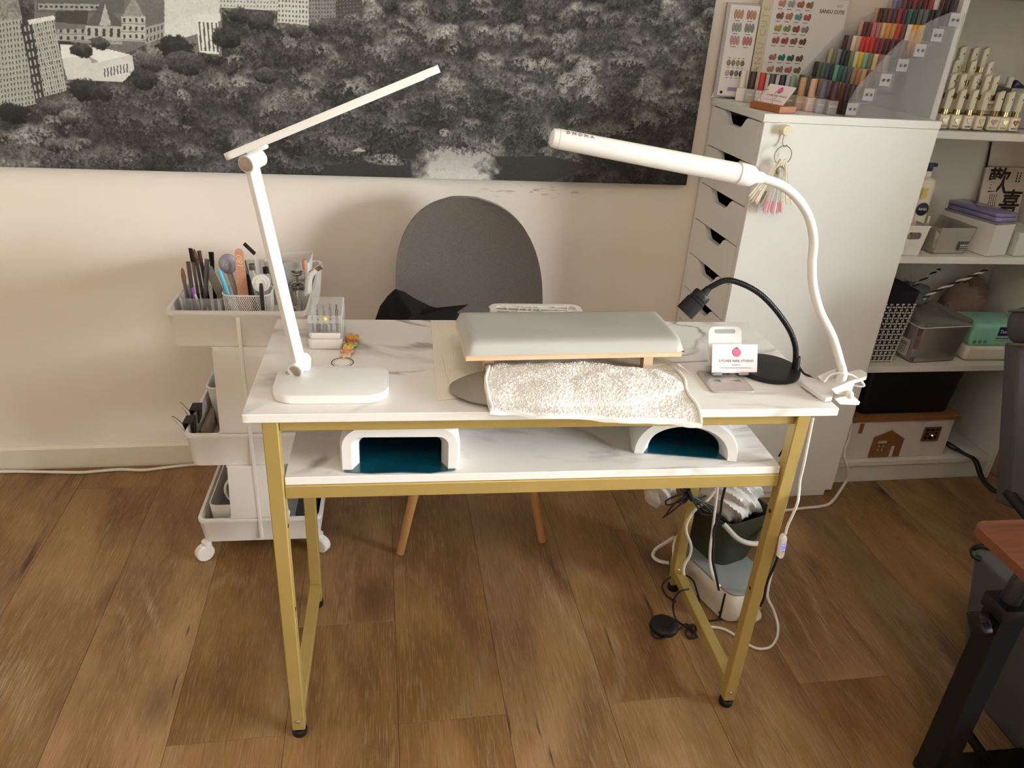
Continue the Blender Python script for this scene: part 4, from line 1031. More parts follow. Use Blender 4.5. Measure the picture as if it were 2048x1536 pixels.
xform(bm.verts, AR); obj('cushion', bm, M_PU, rest, smooth=70)
for sx in (-1, 1):
    bm = BM(); prism(bm, [(-0.062, 0.7985), (0.062, 0.7985), (0.045, 0.7895), (0.070, TZ + 0.0052), (0.052, TZ + 0.0052), (0.030, 0.785), (-0.008, 0.785), (-0.016, TZ + 0.0052), (-0.034, TZ + 0.0052), (-0.028, 0.7895)], -0.009, 0.009,
                     AR @ Matrix.Translation((sx * 0.150, 0, 0)) @ Matrix(((0, 0, 1, 0), (1, 0, 0, 0), (0, 1, 0, 0), (0, 0, 0, 1))))
    obj('stand_leg', bm, M_ASH, rest)

# ---- oval hand cushion with the towel over it
M_PU2 = mat('taupe_leatherette', '#8C8478', 0.5, var=0.03, scale=10)
bm = BM()
OC = Matrix.Translation((0.535, 0.062, 0)) @ Matrix.Rotation(R(-2), 4, 'Z')
def oval(u, v):
    a = 2 * PI * u
    r = v
    x, y = math.cos(a), math.sin(a)
    ex_ = 0.205 * (abs(x) ** 0.85) * (1 if x > 0 else -1); ey_ = 0.076 * (abs(y) ** 0.9) * (1 if y > 0 else -1)
    return Vector((ex_ * r, ey_ * r, TZ + 0.010 + 0.020 * math.sqrt(max(0, 1 - r ** 2.6))))
V = grid(bm, 56, 12, oval); bmesh.ops.remove_doubles(bm, verts=bm.verts, dist=0.0004)
be = [e_ for e_ in bm.edges if e_.is_boundary]
g = bmesh.ops.extrude_edge_only(bm, edges=be)['geom']
ev = [v for v in g if isinstance(v, bmesh.types.BMVert)]
for v in ev: v.co.z = TZ + 0.0052; v.co.x *= 0.97; v.co.y *= 0.95
bmesh.ops.contextual_create(bm, geom=[e_ for e_ in bm.edges if e_.is_boundary])
xform(bm.verts, OC)
tag(obj('hand_cushion', bm, M_PU2, smooth=60), 'taupe oval hand cushion half covered by the white towel', 'cushion')
# towel: terry surface with pile relief
M_TERRY = mat('terry_cotton', '#E9E5DF', 0.95, var=0.03, scale=300, sheen=0.4)
towel = thing('towel', 'white terry towel draped over the hand cushion and the desk front edge', 'towel', (0.56, 0.05, TZ))
rs = np.random.RandomState(5)
NX, NY = 250, 150
A_, B_, C_, D_ = [Vector(p) for p in ((0.386, -0.030, 0.76), (0.741, -0.040, 0.74), (0.7544, 0.133, 0.776), (0.3971, 0.1511, 0.776))]
base_n = rs.rand(NY + 1, NX + 1)
lump = rs.rand(9, 16)
def lumpf(u, v):
    fx, fy = u * 14.9, v * 7.9; i, j = int(fx), int(fy); tx, ty = fx - i, fy - j; tx = tx*tx*(3-2*tx); ty = ty*ty*(3-2*ty)
    return (lump[j, i]*(1-tx)+lump[j, i+1]*tx)*(1-ty)+(lump[j+1, i]*(1-tx)+lump[j+1, i+1]*tx)*ty
def tow(u, v, pile=True):
    p = (A_ * (1 - u) + B_ * u) * (1 - v) + (D_ * (1 - u) + C_ * u) * v
    x, y = p.x, p.y
    q = OC.inverted() @ Vector((x, y, 0))
    rr = math.sqrt((q.x / 0.205) ** 2 + (q.y / 0.076) ** 2)
    zc = TZ + 0.010 + 0.020 * math.sqrt(max(0, 1 - min(1, rr) ** 2.6)) if rr < 1.0 else TZ + 0.010 * max(0.0, 1 - (rr - 1) * 3.0)
    z = zc + 0.0068
    t_ = min(1, max(0, (0.24 - v) / 0.24)); t_ = t_ * t_
    z = max(z, TZ + 0.012) * (1 - t_) + (TZ + 0.015 - 0.022 * u) * t_
    z += 0.0045 * lumpf(min(u, 0.999), min(v, 0.999))
    e_ = min(u, 1 - u, v, 1 - v)
    if pile and e_ > 0.02:
        z += 0.0042 * (base_n[int(round(v * NY)), int(round(u * NX))] - 0.35)
        x += 0.0012 * (base_n[int(round(v * NY)) - 1, int(round(u * NX))] - 0.5)
    return Vector((x + 0.004 * math.sin(v * 9 + 1) * (1 if u < 0.03 or u > 0.97 else 0), y + 0.0035 * math.sin(u * 17), z))
bm = BM(); grid(bm, NX, NY, tow)
g_ = bmesh.ops.extrude_edge_only(bm, edges=[e_ for e_ in bm.edges if e_.is_boundary])['geom']
for v in g_:
    if isinstance(v, bmesh.types.BMVert): v.co.z -= 0.006
obj('terry_body', bm, M_TERRY, towel, smooth=None)
for uu in (0.008, 0.992):
    bm = BM(); tube(bm, [tow(uu, i / 20, False) + Vector((0, 0, 0.003)) for i in range(21)], 0.0028, 8, 2); obj('hem', bm, mat('terry_hem', '#EDE6DA', 0.9), towel)
bm = BM(); tube(bm, [(0.7868, 0.1144, 0.752), (0.7813, 0.1336, 0.756), (0.7734, 0.1469, 0.76), (0.7583, 0.137, 0.772)], 0.0005, 5, 4); obj('loose_thread', bm, M_TERRY, towel)

# ---- white dust collector with a web-like grille, behind the arm rest
dc = thing('dust_collector', 'white nail dust collector with leaf-vein grille just behind the grey arm rest', 'dust collector', (0.53, 0.335, TZ))
DXC, DYC = 0.5265, 0.333
bm = BM(); holed(bm, [(x + DXC, y + DYC) for x, y in rrect(0.192, 0.124, 0.020, 5)], [[(x + DXC, y + DYC) for x, y in rrect(0.168, 0.100, 0.012, 5)][::-1]], TZ + 0.0005, TZ + 0.040); obj('housing', bm, M_PLAW, dc)
bm = BM(); box(bm, (DXC - 0.083, DYC - 0.049, TZ + 0.002), (DXC + 0.083, DYC + 0.049, TZ + 0.024)); obj('filter', bm, mat('filter_grey', '#8E8983', 0.8), dc)
rg = random.Random(8)
veins = []
for k in range(9):
    x0 = DXC - 0.08 + 0.02 * k; veins.append(((x0, DYC - 0.05), (x0 + rg.uniform(-0.03, 0.03), DYC + 0.05)))
for k in range(7): veins.append(((DXC - 0.084, DYC - 0.045 + 0.015 * k), (DXC + 0.084, DYC - 0.045 + 0.015 * k + rg.uniform(-0.02, 0.02))))
for a, b in veins:
    bm = BM(); tube(bm, [(a[0], a[1], TZ + 0.0375), (b[0], b[1], TZ + 0.0375)], 0.0014, 6, 0); obj('grille_rib', bm, M_PLAW, dc)

# ---- aluminium phone stand
M_ALU = mat('aluminium', '#C9C5BF', 0.38, 0.75, var=0.06, scale=60)
M_PAD = mat('grey_pad', '#A2A5A4', 0.7)
ps = thing('phone_stand', 'silver folding phone stand holding the pink business card', 'phone stand', (0.845, 0.11, TZ))
slot = lambda cx, cy, w, h: [(x + cx, y + cy) for x, y in rrect(w, h, 0.002, 3)][::-1]
bm = BM(); holed(bm, [(x + 0.8415, y + 0.1045) for x, y in rrect(0.082, 0.086, 0.008, 5)], [slot(0.822, 0.104, 0.020, 0.011), slot(0.861, 0.104, 0.020, 0.011)], TZ + 0.0005, TZ + 0.0035); obj('foot_plate', bm, M_ALU, ps)
bm = BM(); cyl(bm, (0.8185, 0.141, TZ + 0.010), (0.8645, 0.141, TZ + 0.010), 0.0062, seg=18); obj('hinge', bm, M_ALU, ps)
MB = plane_M((0.8535, 0.143, TZ + 0.014), (1, 0, 0), (0, 0.42, 0.9))
bm = BM(); holed(bm, [(x, y + 0.036) for x, y in rrect(0.066, 0.078, 0.012, 5)], [slot(-0.014, 0.036, 0.016, 0.010), slot(0.014, 0.036, 0.016, 0.010)], -0.0012, 0.0012, MB); bp_ = obj('back_plate', bm, mat('white_metal', '#E8E5E0', 0.4, 0.2), ps)
bm = BM(); prism(bm, [(x, y + 0.066) for x, y in rrect(0.040, 0.008, 0.0039, 5)], 0.0012, 0.0020, MB); obj('grip_pad', bm, M_PAD, bp_)
for sx in (-0.022, 0.030):
    bm = BM(); prism(bm, [(-0.010, 0), (0.010, 0), (0.008, 0.006), (-0.006, 0.006)], 0, 0.0012, plane_M((0.8535 + sx, 0.1215, TZ + 0.0075), (1, 0, 0), (0, -0.3, 1))); box(bm, (0.8535 + sx - 0.008, 0.1210, TZ + 0.0062), (0.8535 + sx + 0.008, 0.142, TZ + 0.0075)); obj('lip', bm, M_ALU, ps)
# ---- business card
M_CARD = mat('pink_card', '#F6E3E4', 0.6, var=0.01)
M_INK = mat('dark_ink', '#3E3234', 0.6, var=0.02); M_INKL = mat('pink_ink', '#8E767A', 0.6, var=0.02)
M_LY = mat('lychee_pink', '#EA6C8A', 0.6, var=0.03); M_LYD = mat('lychee_dark', '#6A3A44', 0.6, var=0.02); M_LEAF = mat('leaf_ink', '#5A4A46', 0.6, var=0.02)
def business_card(Mc, label, group):
    cd = thing('business_card', label, 'business card', Mc.to_translation(), group=group)
    bm = BM(); box(bm, (-0.0445, 0, -0.0004), (0.0445, 0.0535, 0.0), M=Mc); obj('card_stock', bm, M_CARD, cd)
    e_ = 0.0003
    bm = BM(); ball(bm, (0.002, 0.0375, 0), 0.0088, 24, 4, (1, 0.92, 0.02), Mc @ Matrix.Translation((0, 0, e_)) @ Matrix.Rotation(R(-18), 4, 'Z') @ Matrix.Translation((-0.011, 0.0, 0))); obj('logo_outline', bm, M_LYD, cd)
    bm = BM(); ball(bm, (0.002, 0.0375, 0), 0.0081, 24, 4, (1, 0.92, 0.02), Mc @ Matrix.Translation((0, 0, e_ * 2.0)) @ Matrix.Rotation(R(-18), 4, 'Z') @ Matrix.Translation((-0.011, 0.0, 0))); lg_ = obj('logo_fruit', bm, M_LY, cd)
    bm = BM()
    for dx in (-0.0038, 0.0038): ball(bm, (0.0025 + dx - 0.0005, 0.0355, 0), 0.0008, 10, 4, (1, 1.3, 0.05), Mc @ Matrix.Translation((0, 0, e_ * 3)))
    ball(bm, (0.0020, 0.0340, 0), 0.0010, 10, 4, (1.2, 0.6, 0.05), Mc @ Matrix.Translation((0, 0, e_ * 3))); obj('logo_face', bm, M_LYD, lg_)
    bm = BM(); ball(bm, (0.0035, 0.0462, 0), 0.0032, 12, 4, (1.0, 0.6, 0.03), Mc @ Matrix.Translation((0, 0, e_))); tube(bm, [Mc @ Vector((0.0020, 0.0445, e_)), Mc @ Vector((-0.001, 0.0475, e_))], 0.0003, 6, 0); obj('logo_leaf', bm, M_LEAF, cd)
    def T(y): return Mc @ Matrix.Translation((0.003, y, e_))
    lettering('LYCHEE NAIL STUDIO', 0.0062, M_INK, T(0.0225), cd, bold=0.00012, spacing=1.12)
    fine_print(T(0.0150), 0.016, 0.0016, 9, M_INKL, cd, seed=2)
    fine_print(T(0.0095), 0.062, 0.0014, 26, M_INKL, cd, seed=3)
    return cd
MC = plane_M((0.8665, 0.1245, TZ + 0.0092), (1, -0.01, 0), (0, 0.40, 0.92))
business_card(MC, 'pink business card with a lychee logo leaning on the phone stand', None)

# ---- black gooseneck lamp
gl = thing('gooseneck_lamp', 'black gooseneck lamp with round base and small cylinder head', 'desk lamp', (0.948, 0.155, TZ))
bm = BM(); lathe(bm, [(0.058, 0.0005), (0.060, 0.002), (0.060, 0.009), (0.058, 0.0105), (0, 0.0108)], 48, Matrix.Translation((0.9455, 0.151, TZ))); obj('round_base', bm, M_BLK, gl)
GP = [(0.9961, 0.14, 0.7553), (0.9829, 0.14, 0.8098), (0.9495, 0.14, 0.8582), (0.8911, 0.14, 0.9103), (0.8309, 0.14, 0.935), (0.7983, 0.14, 0.9242), (0.7803, 0.14, 0.9051)]
P = smooth_path(GP, 30); bm = BM()
rings_ = []; tube(bm, GP, 0.0050, 12, 10); obj('gooseneck', bm, M_BLKM, gl)
bm = BM(); cyl(bm, GP[0], (GP[0][0] - 0.003, 0.14, GP[0][2] + 0.030), 0.0085, 0.0065); obj('neck_socket', bm, M_BLK, gl)
bm = BM()
for i in range(8, len(P) - 6, 2):
    t = (P[i+1] - P[i-1]).normalized(); M_ = align(P[i], P[i] + t)
    lathe(bm, [(0.0050, -0.0006), (0.0056, 0), (0.0050, 0.0006)], 10, M_, cap=False)
sp = obj('spiral_wrap', bm, M_BLKM, gl); sp['kind'] = 'stuff'
h0, h1 = Vector((0.7834, 0.14, 0.909)), Vector((0.7517, 0.138, 0.8712)); ax = (h1 - h0).normalized()
bm = BM(); lathe(bm, [(0.006, -0.012), (0.0068, -0.004), (0.0075, 0.0), (0.0150, 0.001), (0.0165, 0.004), (0.0165, 0.012), (0.0155, 0.013), (0.0155, 0.0145), (0.0165, 0.0155), (0.0165, 0.018), (0.0155, 0.019), (0.0178, 0.020), (0.0178, 0.048), (0.0165, 0.0485), (0.0150, 0.040), (0, 0.040)], 28, align(h0 + ax * -0.002, h1)); obj('lamp_head', bm, M_BLK, gl)
bm = BM(); tube(bm, [(1.000, 0.138, TZ + 0.016), (1.008, 0.128, TZ + 0.006), (1.018, 0.118, TZ + 0.003), (1.030, 0.116, TZ - 0.012), (1.036, 0.12, TZ - 0.06), (1.02, 0.16, TZ - 0.2)], 0.0022, 8, 6); obj('power_cable', bm, M_BLK, gl)

# ---- white clip-on gooseneck lamp
cl_t = thing('clip_lamp', 'white clip-on gooseneck lamp clamped to the right edge of the desk', 'clip lamp', (1.06, 0.06, TZ))
up_out = [(0.9779, 0.0801, 0.762), (0.988, 0.0944, 0.762), (1.004, 0.0985, 0.763), (1.012, 0.084, 0.764), (1.023, 0.0799, 0.766), (1.049, 0.0842, 0.772), (1.076, 0.0846, 0.783), (1.085, 0.0744, 0.79), (1.081, 0.0496, 0.795), (1.077, 0.0415, 0.793), (1.05, 0.0456, 0.78), (1.019, 0.0476, 0.765), (1.018, 0.0358, 0.762), (1.008, 0.0225, 0.761), (0.9942, 0.0189, 0.761), (0.9888, 0.0304, 0.761)]
bm = BM()
lo = [bm.verts.new((p[0], p[1], p[2] - 0.0075)) for p in up_out]; hi = [bm.verts.new(p) for p in up_out]
bm.faces.new(lo[::-1]); bm.faces.new(hi); n_ = len(lo)
for i in range(n_): bm.faces.new((lo[i], lo[(i+1) % n_], hi[(i+1) % n_], hi[i]))
bmesh.ops.triangulate(bm, faces=[f for f in bm.faces if len(f.verts) > 4])
obj('upper_jaw', bm, M_LAMPW, cl_t, smooth=50)
for yy in (0.022, 0.072):
    sp_ = [(1.002, 0.022, 0.7773), (1.043, 0.022, 0.7969), (1.042, 0.022, 0.772), (1.031, 0.022, 0.7651), (1.013, 0.022, 0.7672)]
    bm = BM(); prism(bm, [(p[0], p[2]) for p in sp_], yy, yy + 0.002, Matrix(((1, 0, 0, 0), (0, 0, 1, 0), (0, 1, 0, 0), (0, 0, 0, 1)))); obj('side_plate', bm, M_LAMPW, cl_t)
lj = [(1.016, 0.022, 0.7551), (1.031, 0.022, 0.7651), (1.044, 0.022, 0.763), (1.066, 0.022, 0.7496), (1.065, 0.022, 0.7434), (1.029, 0.022, 0.7448)]
bm = BM(); prism(bm, [(p[0], p[2]) for p in lj], 0.024, 0.073, Matrix(((1, 0, 0, 0), (0, 0, 1, 0), (0, 1, 0, 0), (0, 0, 0, 1)))); box(bm, (0.972, 0.030, TZ - 0.0215), (1.022, 0.066, TZ - 0.0165)); obj('lower_jaw', bm, M_LAMPW, cl_t)
pv = (1.037, 0.022, 0.768)
bm = BM(); cyl(bm, (pv[0], 0.020, pv[2]), (pv[0], 0.074, pv[2]), 0.006, seg=14); ball(bm, (pv[0], 0.018, pv[2]), 0.0072, 14, 10); obj('pivot', bm, M_LAMPW, cl_t)
bs = Vector((1.041, 0.0597, 0.776))
WP = [(bs.x, bs.y, 0.768), (bs.x, bs.y, 0.79)] + [(1.039, 0.075, 0.807), (1.014, 0.08, 0.8542), (0.983, 0.085, 0.8971), (0.9609, 0.09, 0.9415), (0.9508, 0.095, 0.9805), (0.9453, 0.1, 1.023), (0.9275, 0.1, 1.061), (0.8993, 0.1, 1.092), (0.8655, 0.1, 1.113), (0.8312, 0.1, 1.123)]
bm = BM(); tube(bm, WP, 0.0076, 16, 8); obj('gooseneck', bm, M_LAMPW, cl_t, smooth=60)
bm = BM(); lathe(bm, [(0.0098, 0), (0.0095, 0.024), (0.0080, 0.025), (0.0065, 0.024)], 20, Matrix.Translation((bs.x, bs.y, 0.768))); obj('socket', bm, M_LAMPW, cl_t)
a0, a1 = Vector((0.8329, 0.1, 1.123)), Vector((0.4768, 0.1, 1.173))
bm = BM(); lathe(bm, [(0.0080, 0), (0.0095, 0.004), (0.0095, 0.012), (0.0165, 0.022), (0.0178, 0.034), (0.0178, 0.046), (0.0150, 0.0462)], 24, align(a0, a1)); obj('head_collar', bm, M_LAMPW, cl_t)
HLn = (a1 - a0).length
hp = [(0.0160 * math.cos(2*PI*i/24), 0.0125 * math.sin(2*PI*i/24)) for i in range(24)]
bm = BM(); lathe(bm, [(0.0165, 0.044), (0.0160, HLn * 0.5), (0.0150, HLn - 0.010), (0.0138, HLn - 0.003), (0.009, HLn), (0, HLn)], 28, align(a0, a1)); hd2 = obj('lamp_head', bm, M_LAMPW, cl_t)
bm = BM(); lathe(bm, [(0.0153, HLn - 0.0125), (0.0153, HLn - 0.0115)], 28, align(a0, a1), cap=False); obj('seam', bm, mat('seam_grey', '#C9BDB2', 0.5), hd2)
axd = (a1 - a0).normalized(); vup = Vector((0, -0.55, 0.83)); vup = (vup - axd * vup.dot(axd)).normalized()
nrm = (-axd).cross(Vector((0, 0, 1))).normalized()
for i, chx in enumerate('DMOMA'):
    po = a1 - axd * (0.024 + 0.0095 * i) + vup * 0.0154
    side = vup.cross(-axd).normalized()
    lettering(chx, 0.0085, M_INKL, plane_M(po, -axd, side), hd2, depth=0.0006)
bm = BM(); tube(bm, [(1.009, 0.0599, 0.772), (1.019, 0.0622, 0.785), (1.035, 0.0561, 0.792), (1.054, 0.0498, 0.79), (1.072, 0.0434, 0.78), (1.078, 0.0431, 0.772), (1.076, 0.0568, 0.765), (1.072, 0.0748, 0.76)], 0.0018, 8, 6); obj('cable_loop', bm, M_LAMPW, cl_t)

# ---- two UV nail lamps on the lower shelf
SZ = 0.6212
M_UVBLUE = mat('blue_film', '#0D4355', 0.12, 0.0, var=0.12, scale=25, coat=0.6, spec=0.7)
M_UVDARK = mat('blue_film_inside', '#0A2C3A', 0.15, 0.0, var=0.1, scale=30, coat=0.5, spec=0.7)
def arch(w, h, r, n=10, flat=True):
    """inverted U outline from bottom right over the top to bottom left"""
    pts = [(w/2, 0)]
    if flat:
        for i in range(n + 1): a = R(90 * i / n); pts.append((w/2 - r + r * math.cos(a), h - r + r * math.sin(a)))
        for i in range(n + 1): a = R(90 + 90 * i / n); pts.append((-w/2 + r + r * math.cos(a), h - r + r * math.sin(a)))
    else:
        for i in range(1, 2 * n): a = PI * i / (2 * n); pts.append((w/2 * math.cos(a), h * math.sin(a) ** 0.85))
    pts.append((-w/2, 0)); return pts
def uv_lamp(loc, rz, w, h, d, wall, flat, label):
    t = thing('uv_nail_lamp', label, 'nail lamp', loc, rz, 'nail lamps on the lower shelf')
    o_, i_ = arch(w, h, 0.040, flat=flat), arch(w - 2 * wall, h - wall, 0.018, flat=flat)
    i2 = arch(w - 2 * wall - 0.022, h - wall - 0.012, 0.014, flat=flat)
    bm = BM()
    def loop(pts, y): return [bm.verts.new((x, y, z)) for x, z in pts]
    A1, A2, A3 = loop(o_, 0.012), loop([(x * 0.96, z * 0.97) for x, z in o_], 0.0), loop(i_, 0.0)
    A4, A5 = loop(i2, 0.022), loop(i2, d - 0.02)
    A0 = loop([(x * 0.97, z * 0.93) for x, z in o_], d)
    seqs = [A0, A1, A2, A3, A4, A5]
    for a, b in zip(seqs, seqs[1:]):
        for k in range(len(a) - 1): bm.faces.new((a[k], a[k+1], b[k+1], b[k]))
    bm.faces.new(A0)
    obj('shell', bm, M_LAMPW, t, local=True, smooth=40)
    bm = BM(); L5 = loop([(x * 0.995, z * 0.99) for x, z in i2], d - 0.022); bm.faces.new(L5); obj('back_film', bm, M_UVDARK, t, local=True)
    bm = BM()
    fl = [(-w/2 + 0.004, 0.004), (-w/2 + 0.008, -0.006), (-w/4, -0.011), (0, -0.009), (w/4, -0.012), (w/2 - 0.010, -0.005), (w/2 - 0.004, 0.004), (w/2 - wall - 0.011, 0.02), (w/2 - wall - 0.011, d - 0.022), (-w/2 + wall + 0.011, d - 0.022), (-w/2 + wall + 0.011, 0.02)]
    prism(bm, fl if flat else [(x, max(y, 0.003)) for x, y in fl], 0.0003, 0.0018); obj('base_film', bm, M_UVBLUE, t, local=True)
    bm = BM()
    ii = [(x * 0.985, z * 0.985) for x, z in i2]; a, b = loop(ii, 0.026), loop(ii, d - 0.023)
    for k in range(len(a) - 1): bm.faces.new((a[k], a[k+1], b[k+1], b[k]))
    obj('inner_film', bm, M_UVDARK, t, local=True)
    for k in range(5):
        bm = BM(); ball(bm, ((k - 2) * w * 0.13, d - 0.026, h * (0.42 + 0.1 * (k % 2))), 0.0022, 8, 6); obj('led', bm, mat('led_dark', '#1E5A6A', 0.2), t, local=True)
    return t
uv_lamp((0.247, 0.030, SZ), R(-1), 0.204, 0.086, 0.20, 0.020, True, 'squarish white nail lamp with blue lining on the left of the lower shelf')
uv_lamp((0.768, 0.052, SZ), R(-11), 0.196, 0.085, 0.19, 0.020, False, 'arched white nail lamp with blue lining on the right of the lower shelf')

# ================================================================== things on and beside the drawer cabinet (wall frame)
CT = CH + 0.0005
ORD = ['first', 'second', 'third', 'fourth', 'fifth', 'sixth', 'seventh', 'eighth', 'ninth', 'tenth', 'eleventh', 'twelfth', 'thirteenth', 'fourteenth']
NAMED = {'white': '#E6DED2', 'cream': '#D8C8A0', 'sand': '#C0A078', 'tan': '#A07C60', 'brown': '#5E4030', 'dark brown': '#4A3028', 'black': '#1E1E20', 'charcoal': '#3A3638', 'grey': '#62686E', 'slate': '#48545E',
         'navy': '#262A3A', 'lilac': '#8C86A8', 'sage': '#7C8A66', 'olive': '#6A6C50', 'moss': '#B0B080', 'teal': '#7AAC9C', 'deep green': '#2E6650', 'forest': '#24403A', 'yellow': '#D8B030', 'orange': '#D8964C', 'red': '#CC3438', 'crimson': '#A03238',
         'wine': '#74303C', 'plum': '#5A2A34', 'dark plum': '#3E2228', 'pink': '#C07880', 'mauve': '#8A6668', 'peach': '#D4A488', 'taupe': '#78645E'}
def cname(h):
    c = [int(h[i:i+2], 16) for i in (1, 3, 5)]
    return min(NAMED, key=lambda n: sum((a - int(NAMED[n][1+2*i:3+2*i], 16)) ** 2 for i, a in enumerate(c)))
def capmat(h): return mat('cap_' + h[1:].lower(), h, 0.32, var=0.03, scale=60)
def make_polish(bw, bh, cr, chh):
    """bottle with square body and tall cap; local frame, base at z=0"""
    root = thing('nail_polish', 'x', 'nail polish')
    bm = BM(); box(bm, (-bw/2, -bw/2, 0), (bw/2, bw/2, bh), 0.002, 2); obj('bottle_body', bm, mat('polish_body', '#B8B0A8', 0.2, var=0.05, coat=0.4), root, local=True)
    bm = BM(); lathe(bm, [(cr, 0), (cr, 0.001), (cr * 0.96, chh - 0.001), (cr * 0.88, chh), (0, chh)], 14, Matrix.Translation((0, 0, bh + 0.0003))); obj('cap', bm, capmat('#888888'), root, local=True)
    return root
def recolour(o, nm, m):
    for c in o.children:
        if c.name.split('.')[0] == nm:
            c.material_slots[0].link = 'OBJECT'; c.material_slots[0].material = m
def place(o, P, rz=0.0):
    w = WF @ Vector(P); o.location = w; o.rotation_euler = (0, 0, A_W + rz)

ROWS = ['#4C5450 #8A8460 #5C6850 #2C2C38 #54685C #A07858 #584030 #8A6460 #34303A #A08060 #6A4830 #4A3038 #3A3234',
        '#202424 #5C6850 #54685C #44545C #262A38 #6CA890 #2E6650 #465660 #565C66 #A07C64 #A87860 #C09870 #6A4830',
        '#B8B090 #7C7C58 #8C84A0 #26343A #1E2C2C #7A8458 #D4D4A8 #D8B430 #84B0A0 #707C58 #D8C08C #8A6460 #9C7C7C',
        '#4A2022 #786460 #E4DCCC #D8A890 #CC3A3C #D03034 #C83038 #8A3040 #7C2C3A #4C2A30 #5A242E #3A1C22 #681E2A',
        '#C89C84 #5C3436 #742C38 #C07880 #B87878 #D8B888 #D8964C #C89858 #C84030 #6A4048 #E4D8C8 #D89C30 #D8A028',
        '#B89878 #4A3426 #5E3A2C #6A4A48 #5A3A40 #9C3438 #4E2E38 #3E6A60 #24443C #5A6068 #62686E #1C1C1E #2E2A2C',
        '#B0A8A0 #8A86B0 #6C6880 #6B4A44 #5A2A2E #8C2F38 #4A3038 #5E2630 #9C3A40 #D8D0C8 #5A2530 #2A2226 #3A2630']
TIER = ['bottom', 'second', 'third', 'fourth', 'fifth', 'sixth', 'top']
proto = make_polish(0.0195, 0.029, 0.0083, 0.041); used = False
RX0, RSTEP = 1.3475, 0.0352
M_ACR = clear_mat('acrylic', '#F3F2F4', 0.03, 0.06)
rack = thing('polish_rack', 'clear acrylic stepped rack with white step blocks on the drawer cabinet', 'rack', WF @ Vector((1.46, -0.19, CT)), A_W)
edge = [(1.3325, CT), (1.5835, CT)] + [(p[0], p[2]) for p in ((1.578, -0.33, 1.393), (1.542, -0.33, 1.395), (1.494, -0.33, 1.373), (1.448, -0.33, 1.344), (1.41, -0.33, 1.304), (1.378, -0.33, 1.26), (1.346, -0.33, 1.221))] + [(1.3325, 1.184)]
MXZ = Matrix(((1, 0, 0, 0), (0, 0, 1, 0), (0, 1, 0, 0), (0, 0, 0, 1)))
for y0 in (-0.3315, -0.0425):
    bm = BM(); prism(bm, edge, y0, y0 + 0.0025, MXZ); obj('side_panel', bm, M_ACR, rack, WF, smooth=None)
M_STEP = mat('step_white', '#ECEAE8', 0.4, var=0.01)
for k in range(7):
    x0 = RX0 - RSTEP / 2 + RSTEP * k; zt = CT + 0.0025 + 0.0352 * k
    bm = BM(); box(bm, (x0, -0.328, zt - 0.0022), (x0 + RSTEP, -0.0430, zt)); st = obj('step', bm, M_ACR, rack, WF, smooth=None)
    if k:
        bm = BM(); box(bm, (x0, -0.328, zt - 0.036), (x0 + 0.0018, -0.0430, zt - 0.0024)); obj('riser', bm, M_ACR, rack, WF, smooth=None)
    bm = BM(); box(bm, (x0 + 0.003, -0.3288, zt + 0.002), (x0 + 0.031, -0.3275, zt + 0.030)); eb = obj('end_block', bm, M_STEP, rack, WF)
    for dx in (0.011, 0.023):
        bm = BM(); lathe(bm, [(0.0034, 0), (0.0030, 0.0012), (0, 0.0014)], 12, Matrix.Translation((x0 + dx, -0.3318, zt + 0.016)) @ Matrix.Rotation(R(90), 4, 'X')); obj('screw', bm, mat('dark_screw', '#3A3A3C', 0.35, 0.6), eb, WF)
    cols = ROWS[k].split()
    for i, h in enumerate(cols):                       # i = 0 is the wall end
        o = copy_tree(proto) if used else proto; used = True
        place(o, (RX0 + RSTEP * k + 0.0015, -0.0545 - 0.0212 * i, zt + 0.0004))
        recolour(o, 'cap', capmat(h)); recolour(o, 'bottle_body', capmat(h))
        tag(o, '%s capped nail polish, %s from the wall on the %s rack tier' % (cname(h), ORD[i], TIER[k]), 'nail polish', 'nail polishes on the acrylic rack')
# ten bottles with square printed bodies in front of the rack
FR = [('#E4DCC8', '#E8E2D8'), ('#4A2C30', '#B9AFA8'), ('#C83A40', '#D8C8C0'), ('#4C5450', '#A8A49C'), ('#34303A', '#8A8684'), ('#7C9478', '#8E8C88'), ('#C89C78', '#C8B09C'), ('#D8AC90', '#E6D0C4'), ('#686A7C', '#B8B8BE'), ('#4A3038', '#9A9496')]
proto2 = make_polish(0.0245, 0.034, 0.0088, 0.043)
lm = text_mesh('SANSU', 0.0062); lm.materials.append(mat('body_print', '#F2EDE6', 0.4)); 
mm_ = plane_M((0, -0.01235, 0.020), (1, 0, 0), (0, 0, 1)); lm.transform(mm_)
obj('lettering', lm, None, proto2, local=True)
for i, (h, b) in enumerate(FR):
    t = i / 9.0
    o = copy_tree(proto2) if i else proto2
    place(o, (1.168 + 0.142 * t, -0.072 - 0.222 * t, CT), R(-22) if i < 6 else R(-8))
    recolour(o, 'cap', capmat(h)); recolour(o, 'bottle_body', mat('body_' + b[1:], b, 0.25, var=0.08, scale=40, coat=0.3))
    tag(o, '%s capped square nail polish in front of the rack, %s from the wall' % (cname(h), ORD[i]), 'nail polish', 'square nail polishes in front of the rack')

